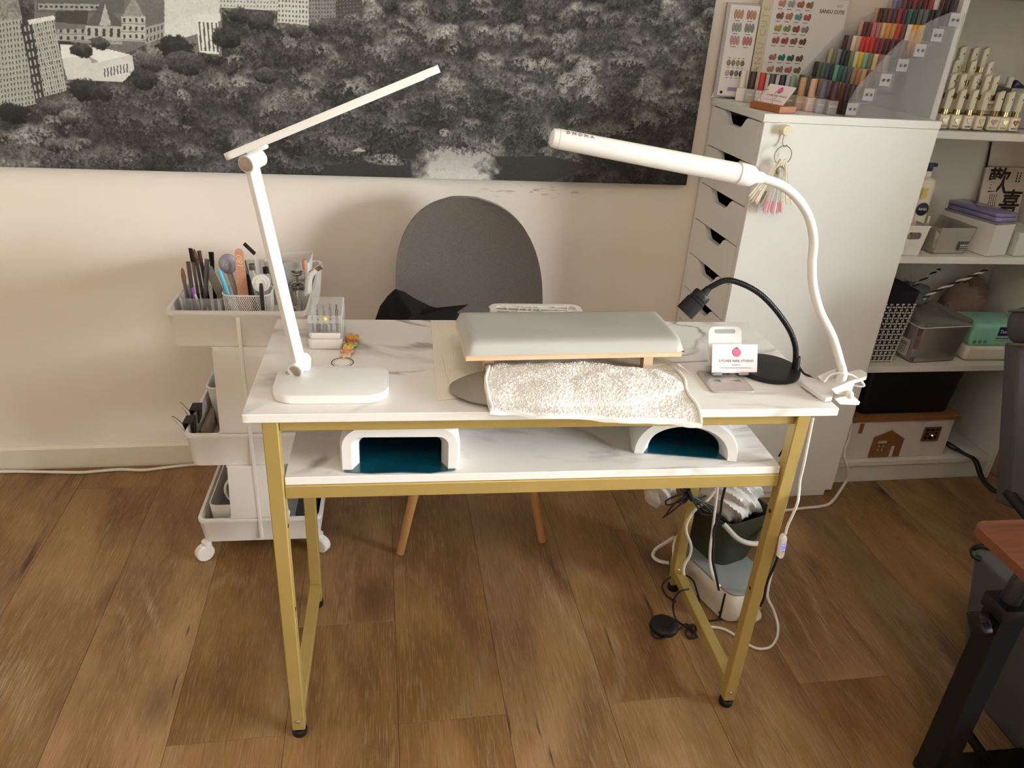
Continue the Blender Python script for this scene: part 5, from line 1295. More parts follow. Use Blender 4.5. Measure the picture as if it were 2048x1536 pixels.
# ---- swatch books
M_PAGE = mat('book_page', '#E6E3E2', 0.45, var=0.02); M_SPINE = mat('book_spine', '#D9D0B8', 0.5, var=0.05)
M_GLIT = mat('silver_glitter', '#C9C6C4', 0.3, 0.6, var=0.5, scale=900, bump=0.6, bscale=900)
def swatch(parent, M_, x, y, rx_, ry_, col, rot=0):
    k = 'sw%.4f_%.4f' % (rx_, ry_)
    if k not in SHARED:
        b_ = BM(); ball(b_, (0, 0, 0), 1.0, 12, 6, (rx_, ry_, 0.0009)); me = bpy.data.meshes.new('swatch'); b_.to_mesh(me); b_.free()
        me.polygons.foreach_set('use_smooth', [True] * len(me.polygons)); me.materials.append(M_PAGE); SHARED[k] = me
    o = bpy.data.objects.new('swatch', SHARED[k]); COL.objects.link(o)
    mw = WF @ M_ @ Matrix.Translation((x, y, 0.0007)) @ Matrix.Rotation(rot, 4, 'Z')
    o.location = mw.to_translation(); o.rotation_euler = mw.to_euler(); o.parent = parent; o.matrix_parent_inverse = mw_of(parent).inverted()
    o.material_slots[0].link = 'OBJECT'; o.material_slots[0].material = mat('swatch_' + col[1:], col, 0.25, var=0.1, scale=300)
# silver-edged binder by the wall
B1 = plane_M((1.112, -0.022, CT + 0.004), (0.98, -0.18, 0.0), (0.045, 0.05, 1))
bk1 = thing('swatch_binder', 'silver glitter edged nail swatch binder standing by the canvas print', 'binder', WF @ Vector((1.16, -0.04, CT)), A_W)
bm = BM(); box(bm, (0, 0, -0.012), (0.090, 0.235, -0.0006), 0.001, 1, B1); obj('cover', bm, M_GLIT, bk1, WF)
bm = BM(); box(bm, (0.010, 0.004, -0.0004), (0.089, 0.230, 0.0), 0, 1, B1); pg = obj('page', bm, M_PAGE, bk1, WF)
rg = random.Random(4)
for j, (yy, cols) in enumerate(((0.208, '#B99078 #B9826E'), (0.176, '#9A9A9C #8A8A8E'), (0.144, '#C09A90 #B58080'))):
    for i, h in enumerate(cols.split()):
        for q in range(3): swatch(pg, B1, 0.026 + 0.034 * i + 0.0085 * q, yy, 0.0046, 0.0115, h)
for j, (yy, cols) in enumerate(((0.088, '#8A8A7C #86846C #9A9668 #7C7448'), (0.062, '#B0ACA8 #6E6C66 #7A746A #4A4036'))):
    for i, h in enumerate(cols.split()): swatch(pg, B1, 0.028 + 0.0125 * i, yy, 0.0056, 0.0080, h)
for j, yy in enumerate((0.192, 0.160, 0.128, 0.1, 0.076, 0.050)):
    bm = BM()
    for i in range(2 if j < 3 else 4): box(bm, (0.026 + (0.034 if j < 3 else 0.0125) * i, yy - 0.0006, 0.0002), (0.026 + (0.034 if j < 3 else 0.0125) * i + (0.014 if j < 3 else 0.006), yy + 0.0008, 0.0005), M=B1)
    obj('caption', bm, M_INK, pg, WF)
bm = BM(); box(bm, (0.036, 0.016, 0.0002), (0.070, 0.026, 0.0005), M=B1); obj('purple_label', bm, mat('purple_print', '#A592A8', 0.5), pg, WF)
bm = BM(); lathe(bm, [(0.0040, 0), (0.0040, 0.0008), (0, 0.0009)], 16, B1 @ Matrix.Translation((0.020, 0.012, 0))); obj('rivet', bm, M_BLK, pg, WF)
bm = BM(); prism(bm, [(1.106, CT + 0.001), (1.150, CT + 0.001), (1.135, CT + 0.06)], -0.020, -0.018, MXZ); obj('rear_flap', bm, M_PAGE, bk1, WF)
# SANSU CUTE sample book behind the rack
B2 = plane_M((1.205, -0.036, CT + 0.004), (1, 0.0, 0.0), (0.0, 0.03, 1))
bk2 = thing('swatch_book', 'cream spined nail colour book with printed swatches behind the polish rack', 'book', WF @ Vector((1.33, -0.03, CT)), A_W)
bm = BM(); box(bm, (0, 0, -0.0145), (0.248, 0.262, -0.0006), 0.001, 1, B2); obj('cover', bm, M_SPINE, bk2, WF)
bm = BM(); box(bm, (0.030, 0.002, -0.0004), (0.247, 0.258, 0.0), 0, 1, B2); pg = obj('page', bm, M_PAGE, bk2, WF)
M_EMB = mat('emboss_print', '#BDB295', 0.5)
lettering('SANSU CUTE', 0.026, M_EMB, B2 @ Matrix.Translation((0.0145, 0.142, 0.0002)) @ Matrix.Rotation(R(90), 4, 'Z'), bk2, WF, spacing=1.25)
lettering('SANSU CUTE', 0.0125, M_INK, B2 @ Matrix.Translation((0.203, 0.228, 0.0003)), pg, WF, bold=0.0002, shear=-0.1)
lettering('e13', 0.010, M_INKL, B2 @ Matrix.Translation((0.222, 0.243, 0.0003)), pg, WF)
SW = [(0.240, '#B98B7C #9A9C9E #A8685C #8C7848'), (0.210, '#7C645A #B07A74 #6C9A96 #A86468'), (0.180, '#A8A04C #8A966C #90564E #8C8886'), (0.150, '#A86264 #9C5A58 #8C645C #7A5048'), (0.108, '#A87874 #3C7A64 #3E6A5C #6C5448'), (0.078, '#C09080 #9A7A6C #B0785C #8A6A50')]
for yy, cols in SW:
    for i, h in enumerate(cols.split()):
        x = 0.050 + 0.0265 * i
        swatch(pg, B2, x, yy, 0.0062, 0.0072, h); swatch(pg, B2, x + 0.0098, yy + 0.001, 0.0052, 0.0092, h, R(-8))
    bm = BM()
    for i in range(4): box(bm, (0.044 + 0.0265 * i, yy - 0.0135, 0.0002), (0.058 + 0.0265 * i, yy - 0.0122, 0.0005), M=B2)
    obj('caption', bm, M_INK, pg, WF)

# ---- wooden card holder with wire arms and a card
M_TEAK = mat('teak_block', '#A8683C', 0.5, var=0.15, scale=12, stretch=(2, 18, 18))
CHM = Matrix.Translation((1.171, -0.262, CT)) @ Matrix.Rotation(R(-72), 4, 'Z')
chd = thing('card_holder', 'wooden block card holder with wire arms on the drawer cabinet', 'card holder', WF @ Vector((1.171, -0.262, CT)), A_W)
bm = BM(); box(bm, (-0.052, -0.028, 0), (0.052, 0.028, 0.016), 0.001, 1, CHM); obj('wood_block', bm, M_TEAK, chd, WF)
M_WIRE = mat('brass_wire', '#C9B89A', 0.3, 0.8)
for sx in (-0.024, 0.018):
    bm = BM(); tube(bm, [CHM @ Vector(p) for p in ((sx, -0.022, 0.014), (sx, -0.024, 0.035), (sx - 0.002, -0.020, 0.040), (sx - 0.020, 0.004, 0.044), (sx - 0.010, 0.008, 0.046))], 0.0010, 8, 5); obj('wire_arm', bm, M_WIRE, chd, WF)
MCH = WF @ CHM @ plane_M((0.002, -0.014, 0.017), (1, 0, 0), (0, 0.62, 0.78))
business_card(MCH, 'pink lychee business card in the wooden holder on the cabinet', None)

# ---- wooden hook on the cabinet side with rings of nail tips
hp_ = Vector((1.177, -0.352, 1.113))
hk = thing('wall_hook', 'round pale wooden hook stuck on the white cabinet side', 'hook', WF @ Vector((hp_.x, CY0, hp_.z)), A_W)
M_MAPLE = mat('maple_disc', '#EBDCBF', 0.5, var=0.03)
RX90 = Matrix.Rotation(R(90), 4, 'X')
bm = BM(); lathe(bm, [(0.012, 0), (0.0125, 0.016), (0.0115, 0.0185), (0, 0.0190)], 28, Matrix.Translation((hp_.x - 0.001, CY0 - 0.0014, hp_.z)) @ RX90); obj('hook_disc', bm, M_MAPLE, hk, WF)
bm = BM(); tube(bm, [(hp_.x - 0.001, CY0 - 0.006, hp_.z - 0.012), (hp_.x - 0.001, CY0 - 0.007, hp_.z - 0.030), (hp_.x + 0.001, CY0 - 0.014, hp_.z - 0.038), (hp_.x + 0.006, CY0 - 0.018, hp_.z - 0.033)], 0.0016, 8, 5); obj('hook_wire', bm, M_WIRE, hk, WF)
M_IVORY = mat('ivory_tip', '#EDE6CF', 0.35, var=0.03); M_CLT = clear_mat('clear_tip', '#F6F3EE', 0.2, 0.65)
M_STEEL = mat('ring_steel', '#9A968E', 0.25, 0.95)
def tip_ring(cx, cz, rr, y, label, n, L0, a0, a1, mstick, tips):
    t = thing('nail_tip_ring', label, 'swatch ring', WF @ Vector((cx, y, cz)), A_W, 'nail tip rings on the hook')
    bm = BM(); tube(bm, [(cx + rr * math.cos(a), y, cz + rr * math.sin(a)) for a in [2 * PI * i / 36 for i in range(37)]], 0.0011, 8, 0); obj('ring', bm, M_STEEL, t, WF)
    for i in range(n):
        f = i / (n - 1); a = R(a0 + (a1 - a0) * f)
        top = Vector((cx + rr * math.cos(R(235 + 70 * f)) * 0.9, y - 0.003 - 0.0012 * (i % 4), cz + rr * math.sin(R(235 + 70 * f)) * 0.9))
        d = Vector((math.sin(a), 0, -math.cos(a))); s = Vector((d.z, 0, -d.x))
        L1 = L0 * (0.94 + 0.06 * ((i * 7) % 5) / 4)
        bm = BM(); M_ = plane_M(top - d * 0.010, s, -d)
        prism(bm, [(-0.0028, 0.0), (0.0028, 0.0), (0.0016, -0.014), (0.0016, -L1 * 0.62), (0.0030, -L1 * 0.70), (-0.0030, -L1 * 0.70), (-0.0016, -L1 * 0.62), (-0.0016, -0.014)], -0.0004, 0.0004, M_)
        o = obj('tip_stick', bm, mstick, t, WF)
        bm = BM(); ball(bm, (0, -L1 * 0.84, 0), 1.0, 10, 6, (0.0035, L1 * 0.155, 0.0010), M_); obj('nail_tip', bm, mat('tip_' + tips[i % len(tips)][1:], tips[i % len(tips)], 0.25, var=0.04), o, WF)
    return t
tip_ring(hp_.x + 0.0, hp_.z - 0.058, 0.0225, CY0 - 0.020, 'larger metal ring of ivory nail tips fanned out on the hook', 18, 0.124, -34, 20, M_IVORY, ['#EBE2CE', '#E9DECB', '#E0B8A8', '#EFE6D6', '#EDE4D2', '#8A7468', '#EFE8DA', '#EAE0CC'])
tip_ring(hp_.x - 0.003, hp_.z - 0.094, 0.010, CY0 - 0.028, 'small ring of clear nail tips with pink ends hanging lowest', 12, 0.114, -13, 11, M_CLT, ['#DD9AA4', '#E3A8AE', '#E8D8D4', '#E0A0A8', '#F0E6E2', '#DC98A4', '#E9B4BA', '#EADADA', '#D88A98', '#E6B0B4'])

# ================================================================== things in the bookcase (wall frame)
# ---- cream gel polishes on clear steps, top shelf
Z4 = 1.1185
M_CREAM = mat('cream_glass', '#E3DCC0', 0.22, var=0.03, coat=0.5); M_NECK = mat('gold_neck', '#BFA878', 0.25, 0.9); M_CAPC = mat('cream_cap', '#DCD5BC', 0.35, var=0.03)
def make_cream():
    root = thing('gel_polish', 'x', 'nail polish')
    bm = BM(); prism(bm, rrect(0.0300, 0.026, 0.006, 4), 0, 0.036, bev=0.004, seg=3); obj('bottle_body', bm, M_CREAM, root, local=True)
    bm = BM()
    for k in range(6): a = 2 * PI * k / 6; box(bm, (0.0058 * math.cos(a) - 0.002, 0.0058 * math.sin(a) - 0.002, 0.0362), (0.0058 * math.cos(a) + 0.002, 0.0058 * math.sin(a) + 0.002, 0.049))
    obj('neck_ring', bm, M_NECK, root, local=True)
    bm = BM(); prism(bm, [(-0.0085, -0.0075), (0.0085, -0.0075), (0.0085, 0.0075), (-0.0085, 0.0075)], 0.0494, 0.0494, top=None) if False else None
    v0 = [bm.verts.new(p) for p in ((-0.0085, -0.0075, 0.0494), (0.0085, -0.0075, 0.0494), (0.0085, 0.0075, 0.0494), (-0.0085, 0.0075, 0.0494))]
    v1 = [bm.verts.new(p) for p in ((-0.0080, -0.0070, 0.094), (0.0080, -0.0070, 0.101), (0.0080, 0.0070, 0.101), (-0.0080, 0.0070, 0.094))]
    bm.faces.new(v0[::-1]); bm.faces.new(v1)
    for i in range(4): bm.faces.new((v0[i], v0[(i+1) % 4], v1[(i+1) % 4], v1[i]))
    bmesh.ops.bevel(bm, geom=list(bm.edges), offset=0.0012, segments=2, affect='EDGES'); cp = obj('cap', bm, M_CAPC, root, local=True)
    bm = BM(); ball(bm, (0.0045, -0.0073, 0.080), 0.0016, 8, 6, (1, 0.4, 1.6)); obj('cap_mark', bm, M_INK, cp, local=True)
    h = []
    for i in range(24):
        a = 2 * PI * i / 24; h.append((0.00052 * 16 * math.sin(a) ** 3, 0.00052 * (13 * math.cos(a) - 5 * math.cos(2*a) - 2 * math.cos(3*a) - math.cos(4*a))))
    bm = BM(); prism(bm, h, 0, 0.0020, plane_M((0, -0.0131, 0.0225), (1, 0, 0), (0, 0, 1))); obj('heart', bm, mat('heart_pink', '#C9B0A6', 0.25, 0.3), root, local=True)
    lm = text_mesh('SANSU', 0.0066, bold=0.0001); lm.materials.append(M_INK); lm.transform(plane_M((0, -0.0135, 0.0075), (1, 0, 0), (0, 0, 1))); obj('lettering', lm, None, root, local=True)
    return root
cp = make_cream()
HEARTS = ['#D8D0B8', '#CFC0A8', '#B8A0A0', '#C9B8A0', '#C0A0A4', '#D8CC9C', '#9C5A4C']
front = [1.672, 1.708, 1.744, 1.780, 1.8235, 1.8535, 1.886]
TN = ['front', 'second', 'third', 'rear']
n_ = 0
for tier, (y, z, xs) in enumerate(((-0.238, Z4, front), (-0.200, Z4 + 0.036, [1.695, 1.725, 1.762, 1.799, 1.824]), (-0.160, Z4 + 0.068, [1.700, 1.7235, 1.774, 1.826]), (-0.120, Z4 + 0.100, [1.730, 1.762, 1.800, 1.833]))):
    for i, x in enumerate(xs):
        o = copy_tree(cp) if n_ else cp; n_ += 1
        place(o, (x, y, z + 0.0022), R(-14 if tier == 0 and i == 4 else -4 + 3 * ((i * 5 + tier) % 4)))
        h = HEARTS[(i + 2 * tier) % 7] if tier else HEARTS[i]
        recolour(o, 'heart', mat('heart_' + h[1:], h, 0.25, 0.3))
        tag(o, 'cream gel polish with slanted cap, %s from the left in the %s row' % (ORD[i], TN[tier]), 'nail polish', 'cream gel polishes on the top shelf')
st = thing('step_stand', 'clear stepped stand under the cream gel polishes', 'display stand', WF @ Vector((1.76, -0.16, Z4)), A_W)
for k, (y, z) in enumerate(((-0.238, 0), (-0.200, 0.036), (-0.160, 0.068), (-0.120, 0.100))):
    bm = BM(); box(bm, (1.655, y - 0.018, Z4 + z + 0.0003), (1.905, y + 0.0185, Z4 + z + 0.0018))
    if k:
        for xx in (1.656, 1.901): box(bm, (xx, y - 0.017, Z4 + 0.002), (xx + 0.002, y + 0.0175, Z4 + z + 0.0003))
    obj('step', bm, M_ACR, st, WF, smooth=None)
# ---- behind them: translucent box with a white tube and a navy clip
bx_ = thing('storage_box', 'smoky translucent box at the right end of the top shelf', 'box', WF @ Vector((1.975, -0.12, Z4)), A_W)
M_SMOKE = clear_mat('smoky_plastic', '#B9B2AA', 0.25, 0.45)
bm = BM(); box(bm, (1.912, -0.17, Z4 + 0.003), (2.10, -0.03, Z4 + 0.105)); fs = [f for f in bm.faces if f.calc_center_median().z > Z4 + 0.1]; bmesh.ops.delete(bm, geom=fs, context='FACES'); thicken(bm, -0.0018); obj('box_body', bm, M_SMOKE, bx_, WF)
bm = BM(); box(bm, (1.910, -0.172, Z4 + 0.100), (2.102, -0.170, Z4 + 0.106)); obj('box_rim', bm, M_SMOKE, bx_, WF)
bm = BM(); lathe(bm, [(0.010, 0), (0.010, 0.10), (0.0085, 0.101), (0.0085, 0.128), (0, 0.129)], 16, Matrix.Translation((1.938, -0.12, Z4 + 0.003))); tag(obj('white_tube', bm, M_PLAW, mw=WF), 'white capped tube standing up out of the smoky box', 'tube')
bm = BM(); box(bm, (-0.022, -0.008, 0.0), (0.022, 0.008, 0.022), 0.004, 2, Matrix.Translation((1.975, -0.11, Z4 + 0.095)) @ Matrix.Rotation(R(28), 4, 'Y')); cyl(bm, (1.982, -0.11, Z4 + 0.003), (1.982, -0.11, Z4 + 0.098), 0.006); tag(obj('navy_clip', bm, mat('navy_plastic', '#1E2240', 0.4), mw=WF), 'navy blue clip sticking out of the smoky box', 'clip')
# dark gap line at the back, built as an added black tube
bm = BM(); tube(bm, [(2.033, -0.016, 1.059), (2.047, -0.016, 0.9759), (2.063, -0.016, 0.8832), (2.071, -0.016, 0.8355)], 0.0032, 8, 4); tag(obj('black_cable', bm, M_BLK, mw=WF), 'black tube standing in for a dark gap line behind the middle shelf', 'cable')

# ---- middle shelf
Z3 = 0.7755
lo = thing('lotion_bottle', 'white lotion bottle with navy pump cap behind the white basket', 'bottle', WF @ Vector((1.728, -0.19, Z3)), A_W)
LM = Matrix.Translation((1.722, -0.175, Z3))
bm = BM(); lathe(bm, [(0.030, 0), (0.034, 0.004), (0.033, 0.06), (0.030, 0.12), (0.032, 0.175), (0.028, 0.198), (0.016, 0.206), (0.013, 0.207), (0.013, 0.222), (0, 0.222)], 28, LM, sx=1.15, sy=0.8); obj('bottle_body', bm, mat('lotion_white', '#E6DCCB', 0.3, var=0.02), lo, WF)
bm = BM(); lathe(bm, [(0.0135, 0.2223), (0.014, 0.235), (0.0135, 0.243), (0, 0.244)], 20, LM); box(bm, (0.0, -0.006, 0.233), (0.026, 0.006, 0.243), 0.002, 2, LM); obj('pump_cap', bm, mat('navy_cap', '#1C2748', 0.35), lo, WF)
bm = BM(); lathe(bm, [(0.019, 0), (0.019, 0.001), (0, 0.0012)], 24, LM @ Matrix.Translation((0.002, -0.0258, 0.118)) @ RX90); lb_ = obj('round_label', bm, mat('navy_label', '#141C38', 0.4), lo, WF)
lettering('NIVEA', 0.0090, M_PLAW, LM @ plane_M((0.002, -0.0275, 0.118), (1, 0, 0), (0, 0, 1)), lb_, WF, bold=0.0002)
bm = BM(); lathe(bm, [(0.015, 0), (0.015, 0.001), (0, 0.0012)], 20, LM @ Matrix.Translation((-0.002, -0.0270, 0.055)) @ RX90); obj('amber_label', bm, mat('amber_label', '#C08A3A', 0.4), lo, WF)
bm = BM(); box(bm, (-0.016, -0.0275, 0.150), (0.002, -0.0262, 0.178), M=LM); obj('yellow_label', bm, mat('yellow_label', '#D9BE5A', 0.4), lo, WF)
# white basket with a slot handle, half hidden by the cabinet
bk = thing('basket', 'white plastic basket with slot handle beside the cabinet edge', 'basket', WF @ Vector((1.665, -0.17, Z3)), A_W)
bm = BM()
MBK = Matrix(((1, 0, 0, 1.672), (0, 0, 1, 0), (0, 1, 0, Z3 + 0.0005), (0, 0, 0, 1)))
holed(bm, [(-0.042, 0), (0.034, 0), (0.047, 0.082), (-0.046, 0.082)], [[(x + 0.004, y + 0.056) for x, y in rrect(0.044, 0.020, 0.008, 4)][::-1]], -0.262, -0.2605, MBK)
for sg in (1,):
    q = [(0.034, 0), (0.047, 0.082)]
    vv = [bm.verts.new((1.672 + q[0][0], -0.2605, Z3 + 0.0005)), bm.verts.new((1.672 + q[1][0], -0.2605, Z3 + 0.0825)), bm.verts.new((1.672 + q[1][0], -0.115, Z3 + 0.0825)), bm.verts.new((1.672 + q[0][0], -0.125, Z3 + 0.0005))]
    bm.faces.new(vv)
box(bm, (1.631, -0.26, Z3 + 0.0006), (1.706, -0.125, Z3 + 0.002)); box(bm, (1.628, -0.122, Z3 + 0.001), (1.712, -0.120, Z3 + 0.082))
obj('basket_body', bm, M_PLAW, bk, WF)
bm = BM(); tube(bm, [(1.627, -0.2615, Z3 + 0.083), (1.719, -0.2615, Z3 + 0.083), (1.719, -0.118, Z3 + 0.083), (1.627, -0.118, Z3 + 0.083)], 0.0025, 8, 0, closed=True); obj('basket_rim', bm, M_PLAW, bk, WF)
# frosted clear bin with tape rolls
M_FROST = clear_mat('frosted_plastic', '#E6E0D8', 0.30, 0.12)
fb = thing('frosted_bin', 'frosted clear bin holding rolls of tape on the middle shelf', 'storage bin', WF @ Vector((1.825, -0.17, Z3)), A_W)
MF = Matrix.Translation((1.812, -0.168, Z3 + 0.0006)) @ Matrix.Rotation(R(4), 4, 'Z')
def open_bin(bm, w0, d0, w1, d1, h, M_, r=0.008, t=0.0016):
    a = [bm.verts.new((x, y, 0)) for x, y in rrect(w0, d0, r, 3)]; b = [bm.verts.new((x, y, h)) for x, y in rrect(w1, d1, r, 3)]
    n0 = len(a); bm.faces.new(a[::-1])
    for i in range(n0): bm.faces.new((a[i], a[(i+1) % n0], b[(i+1) % n0], b[i]))
    xform(a + b, M_); thicken(bm, t)
bm = BM(); open_bin(bm, 0.112, 0.150, 0.138, 0.170, 0.078, MF); obj('bin_body', bm, M_FROST, fb, WF)
bm = BM(); box(bm, (0.020, -0.0832, 0.006), (0.054, -0.0818, 0.032), M=MF @ Matrix.Rotation(R(-4), 4, 'X')); sk = obj('dark_sticker', bm, mat('sticker_dark', '#4A4440', 0.5, var=0.4, scale=400), fb, WF)
[fine_print(MF @ plane_M((0.037, -0.0862, 0.028 - 0.006 * i), (1, 0, 0), (0, -0.05, 1)), 0.028, 0.004 if i == 0 else 0.002, 4 + 3 * i, M_PLAW, sk, WF, 5 + i) for i in range(3)]
def torus(bm, c, R0, r0, M_=None):
    tube(bm, [Vector(c) + Vector((R0 * math.cos(a), 0, R0 * math.sin(a))) for a in [2 * PI * i / 28 for i in range(29)]], r0, 10, 0)
for i, (x, y, z, rr) in enumerate(((1.808, -0.205, Z3 + 0.0275, 0.020), (1.795, -0.175, Z3 + 0.030, 0.022))):
    bm = BM(); torus(bm, (0, 0, 0), rr, 0.0055); xform(bm.verts, Matrix.Translation((x, y, z)))
    tag(obj('tape_roll', bm, mat('tape_cream', '#E4D8BE', 0.5), mw=WF), ('nearer' if i == 0 else 'rear') + ' cream tape roll inside the frosted bin', 'tape roll', 'tape rolls in the frosted bin')
bm = BM(); tube(bm, [(1.782, -0.165, Z3 + 0.006), (1.787, -0.158, Z3 + 0.075), (1.789, -0.156, Z3 + 0.088)], 0.0045, 10, 4); tag(obj('white_stick', bm, M_PLAW, mw=WF), 'short white stick poking out of the frosted bin', 'stick')
# white box with the purple tin on it
wb = thing('white_box', 'white lidded box under the purple tin on the middle shelf', 'box', WF @ Vector((1.92, -0.17, Z3)), A_W)
MW = Matrix.Translation((1.940, -0.172, Z3 + 0.0006)) @ Matrix.Rotation(R(14), 4, 'Z')
bm = BM(); box(bm, (-0.040, -0.090, 0), (0.040, 0.085, 0.092), 0.001, 1, MW); obj('box_body', bm, mat('box_white', '#DDD8D4', 0.5, var=0.02), wb, WF)
bm = BM(); box(bm, (-0.041, -0.091, 0.0925), (0.041, 0.086, 0.0985), 0.001, 1, MW); obj('box_lid', bm, mat('lid_grey', '#8E8A88', 0.35, var=0.05), wb, WF)
pt = thing('purple_tin', 'lavender purple pencil tin lying on the white box', 'tin', WF @ Vector((1.94, -0.17, Z3 + 0.1)), A_W)
MT = MW @ Matrix.Translation((0.002, 0.0, 0.0992))
M_LAV = mat('lavender_metal', '#8A88B4', 0.12, 0.25, var=0.05)
bm = BM(); prism(bm, rrect(0.078, 0.176, 0.012, 4), 0, 0.013, MT, bev=0.002); obj('tin_body', bm, M_LAV, pt, WF)
bm = BM(); prism(bm, rrect(0.080, 0.178, 0.013, 4), 0.0135, 0.025, MT, bev=0.003); obj('tin_lid', bm, M_LAV, pt, WF)
bm = BM(); box(bm, (-0.05, -0.088, 0), (0.05, 0.08, 0.070), 0.001, 1, Matrix.Translation((2.062, -0.17, Z3 + 0.0006)) @ Matrix.Rotation(R(3), 4, 'Z')); tag(obj('pale_box', bm, mat('box_pale', '#D4CFCB', 0.5, var=0.02), mw=WF), 'plain pale box at the right end of the middle shelf', 'box')
# calligraphy board
cb = thing('calligraphy_board', 'cream calligraphy board with two large black characters leaning at the back', 'board', WF @ Vector((2.10, -0.03, Z3)), A_W)
MCB = plane_M((2.115, -0.052, Z3 + 0.004), (1, 0, 0), (0, 0.14, 1))
bm = BM(); prism(bm, [(x, y + 0.105) for x, y in rrect(0.150, 0.208, 0.008, 4)], -0.006, 0, MCB); obj('board', bm, mat('board_cream', '#CFC2B2', 0.7, var=0.05), cb, WF)
M_BRUSH = mat('brush_ink', '#2A2320', 0.7)
lettering('歡', 0.078, M_BRUSH, MCB @ Matrix.Translation((-0.028, 0.165, 0.0004)), cb, WF, bold=0.0016, shear=0.12)
lettering('喜', 0.078, M_BRUSH, MCB @ Matrix.Translation((0.032, 0.100, 0.0004)), cb, WF, bold=0.0016, shear=0.12)
for i in range(4): fine_print(MCB @ Matrix.Translation((-0.040 + 0.0075 * i, 0.102, 0.0002)) @ Matrix.Rotation(R(-90), 4, 'Z'), 0.052, 0.0030, 13, M_BRUSH, cb, WF, 20 + i)
for i in range(2): fine_print(MCB @ Matrix.Translation((0.040 + 0.011 * i, 0.180, 0.0002)) @ Matrix.Rotation(R(-90), 4, 'Z'), 0.032, 0.0055, 4, M_BRUSH, cb, WF, 30 + i)
bm = BM(); box(bm, (-0.064, 0.078, 0.0002), (-0.052, 0.092, 0.0005), M=MCB); obj('red_seal', bm, mat('seal_red', '#A85A50', 0.6, var=0.4, scale=500), cb, WF)

# ---- lower shelf
Z2 = 0.4285
# woven bag
M_BAGK = mat('bag_black', '#1A1A2A', 0.6); M_BAGW = mat('bag_white', '#D6CFC2', 0.55)
bag = thing('woven_bag', 'black and white woven plastic bag with rope handles next to the cabinet', 'bag', WF @ Vector((1.705, -0.16, Z2)), A_W)
bm = BM()
BW0, BW1, BHt = 0.100, 0.140, 0.232
MBG = Matrix.Translation((1.695, -0.150, Z2 + 0.0006))
prism(bm, rrect(BW0, 0.18, 0.01, 3), 0, BHt, MBG, top=rrect(BW1, 0.20, 0.01, 3)); obj('bag_body', bm, M_BAGK, bag, WF)
bm = BM()
for j in range(26):
    v = (j + 0.5) / 26.0; z = BHt * v; hw_ = (BW0 + (BW1 - BW0) * v) / 2; yf = -(0.18 + 0.02 * v) / 2
    if 0.84 < v: continue
    for i in range(14):
        u = -hw_ + (i + 0.5) * (2 * hw_ / 14)
        if (i + j) % 2 == 0: box(bm, (u - 0.0043, yf - 0.0022, z - 0.0020), (u + 0.0043, yf - 0.0002, z + 0.0020), M=MBG)
        elif j % 2 == 0: box(bm, (u - 0.0013, yf - 0.0020, z - 0.0046), (u + 0.0013, yf - 0.0002, z + 0.0046), M=MBG)
    for i in range(20):
        w_ = yf + (i + 0.5) * (-2 * yf / 20)
        if (i + j) % 2 == 0: box(bm, (hw_ + 0.0002, w_ - 0.0043, z - 0.0020), (hw_ + 0.0022, w_ + 0.0043, z + 0.0020), M=MBG)
        elif j % 2 == 0: box(bm, (hw_ + 0.0002, w_ - 0.0013, z - 0.0046), (hw_ + 0.0020, w_ + 0.0013, z + 0.0046), M=MBG)
wv = obj('white_weave', bm, M_BAGW, bag, WF); wv['kind'] = 'stuff'
def rope(P, r=0.0042):
    pts = smooth_path(P, 8); bmk, bmw = BM(), BM()
    for s_, b_ in ((0, bmk), (PI, bmw)):
        hp2 = []
        for i, p in enumerate(pts):
            t = (pts[min(i + 1, len(pts) - 1)] - pts[max(i - 1, 0)]).normalized(); q = t.orthogonal().normalized(); q2 = t.cross(q)
            a = i * 0.9 + s_; hp2.append(p + (q * math.cos(a) + q2 * math.sin(a)) * r * 0.55)
        tube(b_, hp2, r * 0.75, 7, 0)
    h = obj('rope_handle', bmw, M_BAGW, bag, WF); obj('dark_strand', bmk, M_BAGK, h, WF)
rope([(1.783, -0.245, 0.6385), (1.818, -0.24, 0.6588), (1.88, -0.235, 0.684), (1.938, -0.235, 0.7093), (1.973, -0.235, 0.7282)])
rope([(1.839, -0.11, 0.6247), (1.871, -0.11, 0.6497), (1.903, -0.11, 0.6746), (1.92, -0.11, 0.6861)], 0.0036)
bm = BM(); tube(bm, [(1.832, -0.12, 0.6233), (1.828, -0.12, 0.653), (1.818, -0.12, 0.6725), (1.817, -0.12, 0.6595), (1.826, -0.12, 0.6365)], 0.0009, 6, 5); obj('loose_tie', bm, M_BAGW, bag, WF)
# clear box with jars
cbx = thing('clear_storage_box', 'clear plastic lidded box with jars and a paper label on the lower shelf', 'storage box', WF @ Vector((1.89, -0.17, Z2)), A_W)
M_CLB = clear_mat('clear_box', '#E4DDD7', 0.18, 0.05)
MX_ = Matrix.Translation((1.878, -0.158, Z2 + 0.0006)) @ Matrix.Rotation(R(5), 4, 'Z')
bm = BM(); open_bin(bm, 0.165, 0.175, 0.188, 0.196, 0.120, MX_, 0.012); obj('box_body', bm, M_CLB, cbx, WF)
bm = BM(); prism(bm, rrect(0.194, 0.200, 0.014, 4), 0.121, 0.140, MX_, bev=0.004); lid_ = obj('box_lid', bm, M_CLB, cbx, WF)
bm = BM(); tube(bm, [MX_ @ Vector((x, y, 0.1215)) for x, y in rrect(0.195, 0.201, 0.014, 3)], 0.0022, 6, 0, closed=True); obj('lid_rim', bm, mat('lid_edge', '#C9C2BA', 0.3), lid_, WF)
